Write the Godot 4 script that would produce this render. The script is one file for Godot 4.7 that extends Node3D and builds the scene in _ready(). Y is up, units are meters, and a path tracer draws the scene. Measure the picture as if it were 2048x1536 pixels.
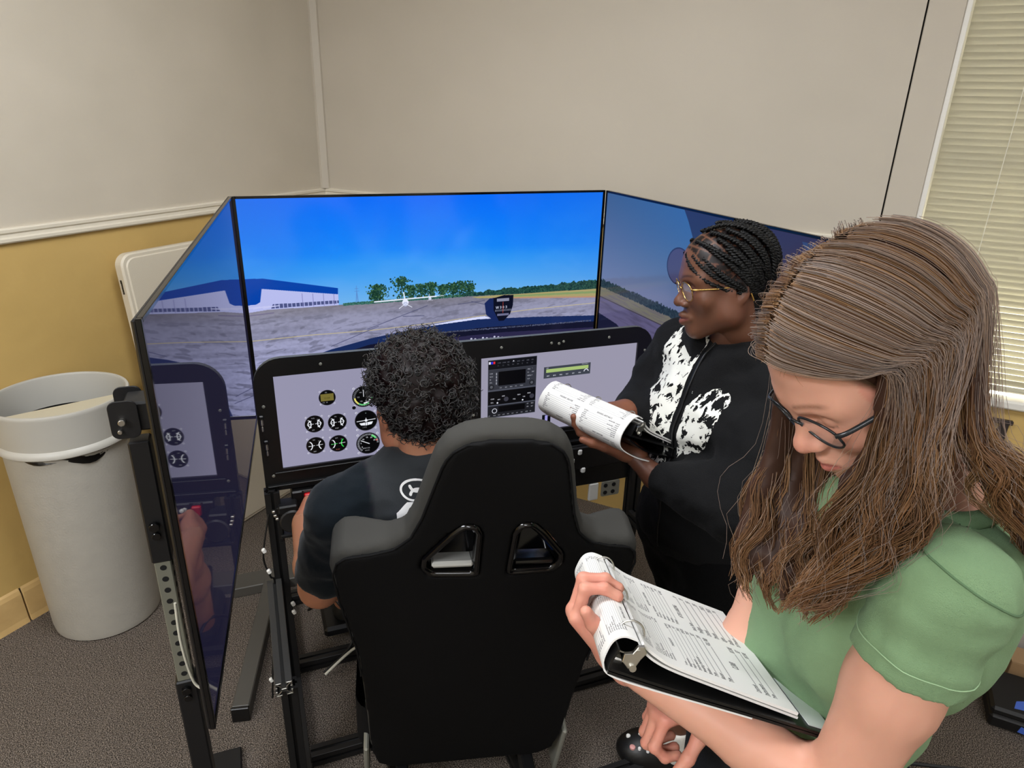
extends Node3D
# A corner of a classroom: three televisions round a flight trainer, a racing seat and three students.
var off := {}
var used := {}
var rng := RandomNumberGenerator.new()
var M := {}
var nz := FastNoiseLite.new()
const ID := Transform3D.IDENTITY
const TROFFERS := [Vector2(1.45, 1.7), Vector2(1.45, 4.1), Vector2(3.5, 1.7), Vector2(3.5, 4.1)]
var RIG := Transform3D(Basis(Vector3(0.931981, -0.000000, -0.362508), Vector3.UP, Vector3(0.362508, 0.000000, 0.931981)), Vector3(-0.2576, 0.0000, -2.2540))
var ROOM := Transform3D(Basis(Vector3(0.898154, 0.000000, 0.439681), Vector3.UP, Vector3(-0.439681, -0.000000, 0.898154)), Vector3(-0.9271, 0.0000, -3.4277))

func _ready():
	stage()
	materials()
	setting()
	screens()
	cockpit()
	racing_seat()
	things()
	people()

func stage():
	var cam := Camera3D.new(); cam.name = "camera"
	cam.fov = 58.2296
	cam.near = 0.02
	cam.transform = Transform3D(Basis(Vector3(0.999643, 0.024812, -0.009963), Vector3(-0.026737, 0.927650, -0.372493), Vector3(0.000000, 0.372626, 0.927981)), Vector3(0, 1.7, 0))
	add_child(cam); cam.current = true
	var env := Environment.new()
	env.background_mode = Environment.BG_SKY
	var sky := Sky.new(); var sm := ProceduralSkyMaterial.new()
	sm.sky_top_color = Color(0.42, 0.58, 0.82); sm.sky_horizon_color = Color(0.8, 0.86, 0.92)
	sm.ground_bottom_color = Color(0.55, 0.54, 0.5); sm.ground_horizon_color = Color(0.75, 0.75, 0.72)
	sm.energy_multiplier = 1.0
	sky.sky_material = sm; env.sky = sky
	env.tonemap_mode = Environment.TONE_MAPPER_LINEAR
	env.tonemap_exposure = 1.0
	env.sdfgi_enabled = true; env.ssao_enabled = true; env.ssil_enabled = true
	var we := WorldEnvironment.new(); we.name = "world"; we.environment = env; add_child(we)
	var sun := DirectionalLight3D.new(); sun.name = "sun"
	sun.light_energy = 16.0
	sun.light_angular_distance = 5.0; sun.light_color = Color(1, 0.985, 0.96); sun.shadow_enabled = true
	# hazy sun on the window side: the eave shades the upper half of the blind, the lower half glows
	sun.basis = Basis.looking_at((ROOM.basis * Vector3(-0.25, -0.70, 0.67)).normalized())
	add_child(sun)
	# four fluorescent troffers: the area lights hang just below the glowing diffusers that setting() builds
	for i in TROFFERS.size():
		var al := AreaLight3D.new(); al.name = "troffer_light_%d" % (i + 1)
		al.area_size = Vector2(1.16, 0.56); al.area_normalize_energy = true; al.area_range = 12.0; al.area_attenuation = 2.0
		al.light_energy = [3.3, 8.0, 1.9, 3.6][i]; al.light_color = Color(0.97, 0.98, 1.0); al.shadow_enabled = true
		al.transform = ROOM * Transform3D(Basis(Vector3.RIGHT, -PI / 2), Vector3(TROFFERS[i].x, 2.70, TROFFERS[i].y))
		add_child(al)

# ---------------------------------------------------------------- nodes
func numbered(called: String) -> String:
	if not used.has(called):
		used[called] = 0
		return called
	used[called] += 1
	return "%s_%03d" % [called, used[called]]

func tag(o: Node, label := "", category := "", group := "", kind := ""):
	if label: o.set_meta("label", label)
	if category: o.set_meta("category", category)
	if group: o.set_meta("group", group)
	if kind: o.set_meta("kind", kind)

func thing(called: String, label: String, category: String, base: Vector3, xf := ID, group := "") -> Node3D:
	var o := Node3D.new(); o.name = numbered(called)
	o.transform = xf * Transform3D(Basis(), base)
	off[o] = base
	tag(o, label, category, group)
	add_child(o, true)
	return o

func part(root: Node3D, called: String, mesh: Mesh, mat: Material, label := "", kind := "") -> MeshInstance3D:
	var o := MeshInstance3D.new(); o.name = called; o.mesh = mesh; o.material_override = mat
	if off.has(root): o.position = -off[root]
	tag(o, label, "", "", kind)
	root.add_child(o, true)
	return o

func solo(called: String, mesh: Mesh, mat: Material, label: String, category: String, xf := ID, group := "") -> MeshInstance3D:
	var o := MeshInstance3D.new(); o.name = numbered(called); o.mesh = mesh; o.material_override = mat
	o.transform = xf
	tag(o, label, category, group)
	add_child(o, true)
	return o

func struct(called: String, mesh: Mesh, mat: Material, xf := ID) -> MeshInstance3D:
	var o := MeshInstance3D.new(); o.name = called; o.mesh = mesh; o.material_override = mat
	o.transform = xf
	tag(o, "", "", "", "structure")
	add_child(o, true)
	return o

# ---------------------------------------------------------------- meshes
class MB:
	var v := PackedVector3Array()
	var n := PackedVector3Array()
	var uv := PackedVector2Array()
	var c := PackedColorArray()
	var ix := PackedInt32Array()
	var col := Color.WHITE
	var tinted := false
	func vert(p: Vector3, nn: Vector3, t := Vector2.ZERO):
		v.append(p); n.append(nn); uv.append(t); c.append(col)
	func quad(a: Vector3, b: Vector3, d: Vector3, e: Vector3, t0 := Vector2.ZERO, t1 := Vector2.ONE):
		# counter-clockwise from outside
		var nn := (b - a).cross(e - a)
		if nn.length_squared() < 1e-16: nn = (d - b).cross(e - b)
		nn = nn.normalized()
		var i := v.size()
		vert(a, nn, Vector2(t0.x, t1.y)); vert(b, nn, t1); vert(d, nn, Vector2(t1.x, t0.y)); vert(e, nn, t0)
		ix.append_array([i, i + 2, i + 1, i, i + 3, i + 2])
	func tri(a: Vector3, b: Vector3, d: Vector3):
		var nn := (b - a).cross(d - a).normalized()
		var i := v.size()
		vert(a, nn); vert(b, nn); vert(d, nn)
		ix.append_array([i, i + 2, i + 1])
	func box(at: Vector3, size: Vector3, bevel := 0.0, bs := Basis.IDENTITY):
		var h := size / 2
		var b := minf(bevel, minf(h.x, minf(h.y, h.z)) * 0.95)
		var p := func(s: Vector3, ax: int) -> Vector3:
			var q := Vector3(s.x * (h.x - b), s.y * (h.y - b), s.z * (h.z - b))
			q[ax] = s[ax] * h[ax]
			return at + bs * q
		for ax in 3:
			var u := (ax + 1) % 3
			var w := (ax + 2) % 3
			for s in [-1.0, 1.0]:
				var k := []
				for e in [[-1, -1], [1, -1], [1, 1], [-1, 1]]:
					var q := Vector3.ZERO
					q[ax] = s; q[u] = e[0]; q[w] = e[1]
					k.append(p.call(q, ax))
				if s > 0: quad(k[0], k[1], k[2], k[3])
				else: quad(k[0], k[3], k[2], k[1])
		if b <= 0: return
		for ax in 3:
			var u := (ax + 1) % 3
			var w := (ax + 2) % 3
			for su in [-1.0, 1.0]:
				for sw in [-1.0, 1.0]:
					var q0 := Vector3.ZERO
					q0[ax] = -1; q0[u] = su; q0[w] = sw
					var q1 := q0
					q1[ax] = 1
					var a = p.call(q0, u); var bb = p.call(q1, u); var cc = p.call(q1, w); var dd = p.call(q0, w)
					_orient(a, bb, cc, dd, at)
		for sx in [-1.0, 1.0]:
			for sy in [-1.0, 1.0]:
				for sz in [-1.0, 1.0]:
					var q := Vector3(sx, sy, sz)
					var a: Vector3 = p.call(q, 0); var bb: Vector3 = p.call(q, 1); var cc: Vector3 = p.call(q, 2)
					if (bb - a).cross(cc - a).dot(a - at) > 0: tri(a, bb, cc)
					else: tri(a, cc, bb)
	func _orient(a: Vector3, b: Vector3, d: Vector3, e: Vector3, at: Vector3):
		if (b - a).cross(e - a).dot((a + d) / 2 - at) > 0: quad(a, b, d, e)
		else: quad(a, e, d, b)
	# rows of points, counter-clockwise outside when rows go up and points go right
	func grid(rows: Array, around := false, t0 := Vector2.ZERO, t1 := Vector2.ONE, flip := false):
		var R := rows.size()
		var K: int = rows[0].size()
		var i0 := v.size()
		var W := K + (1 if around else 0)
		for r in R:
			var row: PackedVector3Array = rows[r]
			var up: PackedVector3Array = rows[mini(r + 1, R - 1)]
			var dn: PackedVector3Array = rows[maxi(r - 1, 0)]
			for k in W:
				var kk := k % K
				var kn := (kk + 1) % K if around else mini(kk + 1, K - 1)
				var kp := (kk - 1 + K) % K if around else maxi(kk - 1, 0)
				var nn := (row[kn] - row[kp]).cross(up[kk] - dn[kk])
				if nn.length_squared() < 1e-18:
					nn = (up[kn] - up[kp] + dn[kn] - dn[kp]).cross(up[kk] - dn[kk])
				if flip: nn = -nn
				vert(row[kk], nn.normalized(), Vector2(lerpf(t0.x, t1.x, float(k) / maxf(1, W - 1)), lerpf(t1.y, t0.y, float(r) / maxf(1, R - 1))))
		for r in R - 1:
			for k in W - 1:
				var a := i0 + r * W + k
				if flip: ix.append_array([a, a + 1, a + W + 1, a, a + W + 1, a + W])
				else: ix.append_array([a, a + W + 1, a + 1, a, a + W, a + W + 1])
	func fan(ring: PackedVector3Array, nn: Vector3, mid = null):
		var m := Vector3.ZERO
		for q in ring: m += q
		m /= ring.size()
		if mid != null: m = mid
		var i := v.size()
		vert(m, nn, Vector2(0.5, 0.5))
		for q in ring: vert(q, nn)
		for k in ring.size():
			var a := i + 1 + k
			var b := i + 1 + (k + 1) % ring.size()
			if (v[a] - m).cross(v[b] - m).dot(nn) > 0: ix.append_array([i, b, a])
			else: ix.append_array([i, a, b])
	func tube(pts: PackedVector3Array, rad, sides := 8, closed := false, flat := 1.0):
		var K := pts.size()
		var rows := []
		var t := (pts[1] - pts[0]).normalized()
		if closed: t = (pts[1] - pts[K - 1]).normalized()
		var u := t.cross(Vector3.UP if absf(t.y) < 0.9 else Vector3.RIGHT).normalized()
		for k in K:
			var a := pts[(k - 1 + K) % K] if closed else pts[maxi(k - 1, 0)]
			var b := pts[(k + 1) % K] if closed else pts[mini(k + 1, K - 1)]
			t = (b - a).normalized()
			u = (u - t * u.dot(t)).normalized()
			var w := t.cross(u)
			var r: float = rad[k] if rad is Array or rad is PackedFloat32Array else rad
			var row := PackedVector3Array()
			for s in sides:
				var an := TAU * s / sides
				row.append(pts[k] + (u * cos(an) + w * sin(an) * flat) * r)
			rows.append(row)
		if closed: rows.append(rows[0])
		grid(rows, true)
		if not closed:
			fan(rows[0], (pts[0] - pts[1]).normalized())
			fan(rows[K - 1], (pts[K - 1] - pts[K - 2]).normalized())
	func cyl(a: Vector3, b: Vector3, r: float, sides := 20, bevel := 0.0):
		var d := (b - a).normalized()
		if bevel > 0:
			lathe([Vector2(0, 0), Vector2(r - bevel, 0), Vector2(r, bevel), Vector2(r, (b - a).length() - bevel), Vector2(r - bevel, (b - a).length()), Vector2(0, (b - a).length())], sides, frame(a, d))
		else: lathe([Vector2(0, 0), Vector2(r, 0), Vector2(r, (b - a).length()), Vector2(0, (b - a).length())], sides, frame(a, d))
	static func frame(at: Vector3, up: Vector3) -> Transform3D:
		var y := up.normalized()
		var x := y.cross(Vector3.FORWARD if absf(y.z) < 0.9 else Vector3.RIGHT).normalized()
		return Transform3D(Basis(x, y, x.cross(y)), at)
	# profile of (radius, height) from bottom to top; corners sharper than 35 degrees stay sharp
	func lathe(prof: Array, sides := 32, xf := Transform3D.IDENTITY, squash := 1.0):
		var run := [prof[0]]
		for i in range(1, prof.size()):
			run.append(prof[i])
			var sharp := i == prof.size() - 1
			if not sharp:
				var d0: Vector2 = (prof[i] - prof[i - 1]).normalized()
				var d1: Vector2 = (prof[i + 1] - prof[i]).normalized()
				sharp = d0.dot(d1) < 0.82
			if sharp:
				var rows := []
				for q in run:
					var row := PackedVector3Array()
					for s in sides:
						var an := -TAU * s / sides
						row.append(xf * Vector3(cos(an) * q.x, q.y, sin(an) * q.x * squash))
					rows.append(row)
				grid(rows, true)
				run = [prof[i]]
	# outline counter-clockwise seen from +z, made solid from z0 to z1
	func prism(poly: PackedVector2Array, z0: float, z1: float, bevel := 0.0, xf := Transform3D.IDENTITY, smooth := false):
		var K := poly.size()
		var inner := PackedVector2Array()
		for k in K:
			var e0 := (poly[k] - poly[(k - 1 + K) % K]).normalized()
			var e1 := (poly[(k + 1) % K] - poly[k]).normalized()
			var m := (Vector2(-e0.y, e0.x) + Vector2(-e1.y, e1.x))
			m = m / maxf(m.length_squared(), 0.5) * 2.0
			inner.append(poly[k] + m * bevel)
		var ids := Geometry2D.triangulate_polygon(inner)
		for side in 2:
			var z := z1 if side else z0
			var nn := xf.basis * Vector3(0, 0, 1 if side else -1)
			var i0 := v.size()
			for q in inner: vert(xf * Vector3(q.x, q.y, z), nn.normalized(), Vector2(q.x, -q.y))
			for t in range(0, ids.size(), 3):
				var a := inner[ids[t]]; var b := inner[ids[t + 1]]; var d := inner[ids[t + 2]]
				var ccw := (b - a).cross(d - a) > 0
				if ccw == (side == 1): ix.append_array([i0 + ids[t], i0 + ids[t + 2], i0 + ids[t + 1]])
				else: ix.append_array([i0 + ids[t], i0 + ids[t + 1], i0 + ids[t + 2]])
		var levels := [[poly, z0, z1]] if bevel <= 0 else [[inner, z0, poly, z0 + bevel], [poly, z0 + bevel, poly, z1 - bevel], [poly, z1 - bevel, inner, z1]]
		for l in levels:
			var pa: PackedVector2Array = l[0]
			var za: float = l[1]
			var pb: PackedVector2Array = l[2] if l.size() == 4 else l[0]
			var zb: float = l[3] if l.size() == 4 else l[2]
			if smooth:
				var r0 := PackedVector3Array(); var r1 := PackedVector3Array()
				for k in K:
					r0.append(xf * Vector3(pa[k].x, pa[k].y, za)); r1.append(xf * Vector3(pb[k].x, pb[k].y, zb))
				grid([r0, r1], true)
			else:
				for k in K:
					var j := (k + 1) % K
					quad(xf * Vector3(pa[k].x, pa[k].y, za), xf * Vector3(pa[j].x, pa[j].y, za), xf * Vector3(pb[j].x, pb[j].y, zb), xf * Vector3(pb[k].x, pb[k].y, zb))
	func mesh() -> ArrayMesh:
		var a := []
		a.resize(Mesh.ARRAY_MAX)
		a[Mesh.ARRAY_VERTEX] = v; a[Mesh.ARRAY_NORMAL] = n; a[Mesh.ARRAY_TEX_UV] = uv; a[Mesh.ARRAY_INDEX] = ix
		if tinted: a[Mesh.ARRAY_COLOR] = c
		var m := ArrayMesh.new()
		m.add_surface_from_arrays(Mesh.PRIMITIVE_TRIANGLES, a)
		return m

func bx(at: Vector3, size: Vector3, bevel := 0.0, bs := Basis.IDENTITY) -> ArrayMesh:
	var m := MB.new(); m.box(at, size, bevel, bs); return m.mesh()

func span(lo: Vector3, hi: Vector3, bevel := 0.0) -> ArrayMesh:
	return bx((lo + hi) / 2, hi - lo, bevel)

func rrect(x0: float, y0: float, x1: float, y1: float, r: float, seg := 6) -> PackedVector2Array:
	var p := PackedVector2Array()
	for c in [[x1 - r, y0 + r, -PI / 2], [x1 - r, y1 - r, 0.0], [x0 + r, y1 - r, PI / 2], [x0 + r, y0 + r, PI]]:
		for i in seg + 1:
			var an: float = c[2] + PI / 2 * i / seg
			p.append(Vector2(c[0] + cos(an) * r, c[1] + sin(an) * r))
	return p

func curve(pts: Array, steps := 8) -> PackedVector3Array:
	# Catmull-Rom through the points
	var o := PackedVector3Array()
	for i in pts.size() - 1:
		var a: Vector3 = pts[maxi(i - 1, 0)]; var b: Vector3 = pts[i]; var c: Vector3 = pts[i + 1]; var d: Vector3 = pts[mini(i + 2, pts.size() - 1)]
		for s in steps:
			var t := float(s) / steps
			o.append(b.cubic_interpolate(c, a, d, t))
	o.append(pts[-1])
	return o

# ---------------------------------------------------------------- pictures
func px(im: Image, x: int, y: int, c: Color, a: float):
	if a <= 0.0 or x < 0 or y < 0 or x >= im.get_width() or y >= im.get_height(): return
	im.set_pixel(x, y, c if a >= 1.0 else im.get_pixel(x, y).lerp(c, a))

func dot(im: Image, cx: float, cy: float, r: float, c: Color, hole := 0.0):
	for y in range(int(cy - r - 1), int(cy + r + 2)):
		for x in range(int(cx - r - 1), int(cx + r + 2)):
			var d := Vector2(x + 0.5 - cx, y + 0.5 - cy).length()
			px(im, x, y, c, minf(clampf(r - d + 0.5, 0, 1), 1.0 if hole <= 0 else clampf(d - hole + 0.5, 0, 1)))

func arc(im: Image, cx: float, cy: float, r0: float, r1: float, a0: float, a1: float, c: Color):
	for y in range(int(cy - r1 - 1), int(cy + r1 + 2)):
		for x in range(int(cx - r1 - 1), int(cx + r1 + 2)):
			var q := Vector2(x + 0.5 - cx, y + 0.5 - cy)
			var d := q.length()
			if fposmod(q.angle() - a0, TAU) > a1 - a0: continue
			px(im, x, y, c, minf(clampf(r1 - d + 0.5, 0, 1), clampf(d - r0 + 0.5, 0, 1)))

func stroke(im: Image, a: Vector2, b: Vector2, w: float, c: Color, alpha := 1.0):
	for y in range(int(minf(a.y, b.y) - w - 1), int(maxf(a.y, b.y) + w + 2)):
		for x in range(int(minf(a.x, b.x) - w - 1), int(maxf(a.x, b.x) + w + 2)):
			var p := Vector2(x + 0.5, y + 0.5)
			var d := p.distance_to(Geometry2D.get_closest_point_to_segment(p, a, b))
			px(im, x, y, c, clampf(w / 2 - d + 0.5, 0, 1) * alpha)

func area(im: Image, poly: PackedVector2Array, c: Color, alpha := 1.0):
	var lo := poly[0]; var hi := poly[0]
	for q in poly:
		lo = lo.min(q); hi = hi.max(q)
	for y in range(maxi(0, int(lo.y)), mini(im.get_height(), int(hi.y) + 2)):
		var xs := []
		for k in poly.size():
			var a := poly[k]; var b := poly[(k + 1) % poly.size()]
			if (a.y <= y + 0.5) != (b.y <= y + 0.5): xs.append(a.x + (y + 0.5 - a.y) / (b.y - a.y) * (b.x - a.x))
		xs.sort()
		for k in range(0, xs.size() - 1, 2):
			for x in range(int(xs[k]), int(xs[k + 1]) + 1):
				px(im, x, y, c, alpha * clampf(minf(x + 1 - xs[k], xs[k + 1] - x), 0, 1))

func rect(im: Image, x0: float, y0: float, x1: float, y1: float, c: Color):
	im.fill_rect(Rect2i(int(round(x0)), int(round(y0)), int(round(x1)) - int(round(x0)), int(round(y1)) - int(round(y0))), c)

var fonts := {}
func letters(im: Image, at: Vector2, s: String, size: int, c: Color, bold := false, dir := Vector2.RIGHT, stretch := 1.0) -> float:
	var key := "b" if bold else "r"
	if not fonts.has(key):
		var f := SystemFont.new(); f.font_names = PackedStringArray(["Droid Sans"]); f.font_weight = 700 if bold else 400
		fonts[key] = f
	var ts := TextServerManager.get_primary_interface()
	var rid: RID = fonts[key].get_rids()[0]
	var sz := Vector2i(size, 0)
	var pen := 0.0
	var dn := Vector2(-dir.y, dir.x)
	for ch in s:
		var g := ts.font_get_glyph_index(rid, size, ch.unicode_at(0), 0)
		ts.font_render_glyph(rid, sz, g)
		var ti := ts.font_get_glyph_texture_idx(rid, sz, g)
		if ti >= 0:
			var key2 := "%s%d_%d" % [key, size, ti]
			var src: Image = ts.font_get_texture_image(rid, sz, ti)
			var r := ts.font_get_glyph_uv_rect(rid, sz, g)
			var o := ts.font_get_glyph_offset(rid, sz, g)
			for y in int(r.size.y):
				for x in int(r.size.x):
					var k := src.get_pixel(int(r.position.x) + x, int(r.position.y) + y)
					if k.a > 0.02:
						var q := at + dir * (pen + (o.x + x) * stretch) + dn * (o.y + y)
						px(im, int(round(q.x)), int(round(q.y)), c, k.a)
		pen += ts.font_get_glyph_advance(rid, size, g).x * stretch
	return pen

func tex(im: Image) -> ImageTexture:
	im.generate_mipmaps()
	return ImageTexture.create_from_image(im)

# ---------------------------------------------------------------- materials
func mat(color: Color, rough := 0.6, metal := 0.0, spec := 0.5) -> StandardMaterial3D:
	var m := StandardMaterial3D.new()
	m.albedo_color = color; m.roughness = rough; m.metallic = metal; m.metallic_specular = spec
	return m

func noise_tex(freq: float, lo: Color, hi: Color, size := 256, oct := 3, kind := FastNoiseLite.TYPE_SIMPLEX_SMOOTH, seed_ := 1, bump := 0.0) -> NoiseTexture2D:
	var t := NoiseTexture2D.new(); t.width = size; t.height = size; t.seamless = true
	var f := FastNoiseLite.new(); f.noise_type = kind; f.frequency = freq; f.fractal_octaves = oct; f.seed = seed_
	t.noise = f
	if bump > 0:
		t.as_normal_map = true; t.bump_strength = bump
	else:
		var g := Gradient.new(); g.set_color(0, lo); g.set_color(1, hi); t.color_ramp = g
	return t

func tri_tex(m: StandardMaterial3D, t: Texture2D, scale: float, nrm: Texture2D = null, ns := 1.0):
	m.uv1_triplanar = true; m.uv1_world_triplanar = true; m.uv1_scale = Vector3.ONE * scale
	if t: m.albedo_texture = t
	if nrm:
		m.normal_enabled = true; m.normal_texture = nrm; m.normal_scale = ns

func glow(t: Texture2D, energy: float, rough := 0.12) -> StandardMaterial3D:
	var m := mat(Color(0.012, 0.012, 0.014), rough)
	m.emission_enabled = true; m.emission = Color.WHITE; m.emission_operator = BaseMaterial3D.EMISSION_OP_MULTIPLY
	m.emission_texture = t; m.emission_energy_multiplier = energy
	m.texture_repeat = false
	return m

func materials():
	nz.seed = 7; nz.frequency = 1.0; nz.fractal_octaves = 3
	M.plaster = mat(Color(0.80, 0.765, 0.70), 0.62)
	tri_tex(M.plaster, noise_tex(0.01, Color(0.955, 0.955, 0.95), Color(1, 1, 1), 256, 4), 0.8, noise_tex(0.05, Color.BLACK, Color.WHITE, 256, 4, 1, 5, 2.0), 0.12)
	M.panel = mat(Color(0.775, 0.74, 0.68), 0.55)
	tri_tex(M.panel, noise_tex(0.008, Color(0.96, 0.96, 0.955), Color(1, 1, 1), 256, 4, 1, 9), 0.7, noise_tex(0.05, Color.BLACK, Color.WHITE, 256, 4, 1, 6, 2.0), 0.08)
	M.ochre = mat(Color(0.785, 0.66, 0.405), 0.6)
	tri_tex(M.ochre, noise_tex(0.01, Color(0.95, 0.95, 0.93), Color(1, 1, 1), 256, 4, 1, 3), 0.9, noise_tex(0.06, Color.BLACK, Color.WHITE, 256, 4, 1, 8, 2.0), 0.15)
	M.trim = mat(Color(0.86, 0.83, 0.76), 0.4)
	M.cove = mat(Color(0.83, 0.70, 0.47), 0.45)
	tri_tex(M.cove, noise_tex(0.02, Color(0.9, 0.88, 0.86), Color(1, 1, 1), 256, 4, 1, 12), 2.5)
	M.white_paint = mat(Color(0.90, 0.89, 0.86), 0.35)
	M.slat = mat(Color(0.75, 0.73, 0.64), 0.45)
	M.slat.backlight = Color(1.0, 0.98, 0.93)
	M.cord = mat(Color(0.88, 0.87, 0.82), 0.7)
	M.carpet = mat(Color(1, 1, 1), 0.95, 0.0, 0.2)
	M.carpet.albedo_texture = noise_tex(0.20, Color(0.05, 0.042, 0.036), Color(0.78, 0.72, 0.66), 512, 3, FastNoiseLite.TYPE_SIMPLEX, 21)
	M.carpet.uv1_triplanar = true; M.carpet.uv1_world_triplanar = true; M.carpet.uv1_scale = Vector3.ONE * 2.1
	M.carpet.normal_enabled = true; M.carpet.normal_texture = noise_tex(0.3, Color.BLACK, Color.WHITE, 512, 3, FastNoiseLite.TYPE_SIMPLEX, 22, 8.0); M.carpet.normal_scale = 0.7
	M.concrete = mat(Color(0.86, 0.86, 0.85), 0.8)
	M.soffit = mat(Color(0.35, 0.33, 0.3), 0.8)
	M.black_metal = mat(Color(0.075, 0.075, 0.08), 0.42, 0.0, 0.45)
	M.black_plastic = mat(Color(0.05, 0.05, 0.055), 0.38)
	M.satin_black = mat(Color(0.04, 0.04, 0.043), 0.55)
	M.panel_black = mat(Color(0.05, 0.048, 0.052), 0.42)
	M.edge_grey = mat(Color(0.36, 0.36, 0.33), 0.5)
	M.steel = mat(Color(0.78, 0.77, 0.74), 0.28, 1.0)
	M.zinc = mat(Color(0.56, 0.56, 0.52), 0.5, 0.35)
	M.grey_bar = mat(Color(0.30, 0.29, 0.27), 0.5, 0.1)
	M.hole = mat(Color(0.01, 0.01, 0.01), 0.9)
	M.anodised = mat(Color(0.23, 0.23, 0.225), 0.38, 0.25)
	M.white_plastic = mat(Color(0.88, 0.88, 0.86), 0.4)
	M.red_plastic = mat(Color(0.8, 0.06, 0.09), 0.35)
	M.bin_grey = mat(Color(0.665, 0.65, 0.61), 0.5)
	tri_tex(M.bin_grey, noise_tex(0.03, Color(0.96, 0.96, 0.96), Color(1, 1, 1), 256, 3, 1, 31), 2.0, noise_tex(0.25, Color.BLACK, Color.WHITE, 256, 2, 1, 32, 3.0), 0.12)
	M.bin_lid = mat(Color(0.71, 0.70, 0.665), 0.42)
	M.bin_flap = mat(Color(0.74, 0.71, 0.62), 0.5)
	M.table_white = mat(Color(0.80, 0.765, 0.69), 0.45)
	tri_tex(M.table_white, null, 6.0, noise_tex(0.2, Color.BLACK, Color.WHITE, 256, 2, 1, 35, 3.0), 0.15)
	M.seat_shell = mat(Color(0.018, 0.018, 0.02), 0.75, 0.0, 0.3)
	M.seat_fabric = mat(Color(0.235, 0.232, 0.22), 0.85, 0.0, 0.3)
	M.dark_fabric = mat(Color(0.05, 0.05, 0.053), 0.85, 0.0, 0.3)
	M.gloss_black = mat(Color(0.02, 0.02, 0.022), 0.15)
	M.rubber = mat(Color(0.04, 0.04, 0.04), 0.7)
	M.cable_white = mat(Color(0.75, 0.74, 0.68), 0.5)
	M.cable_black = mat(Color(0.03, 0.03, 0.03), 0.5)

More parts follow.
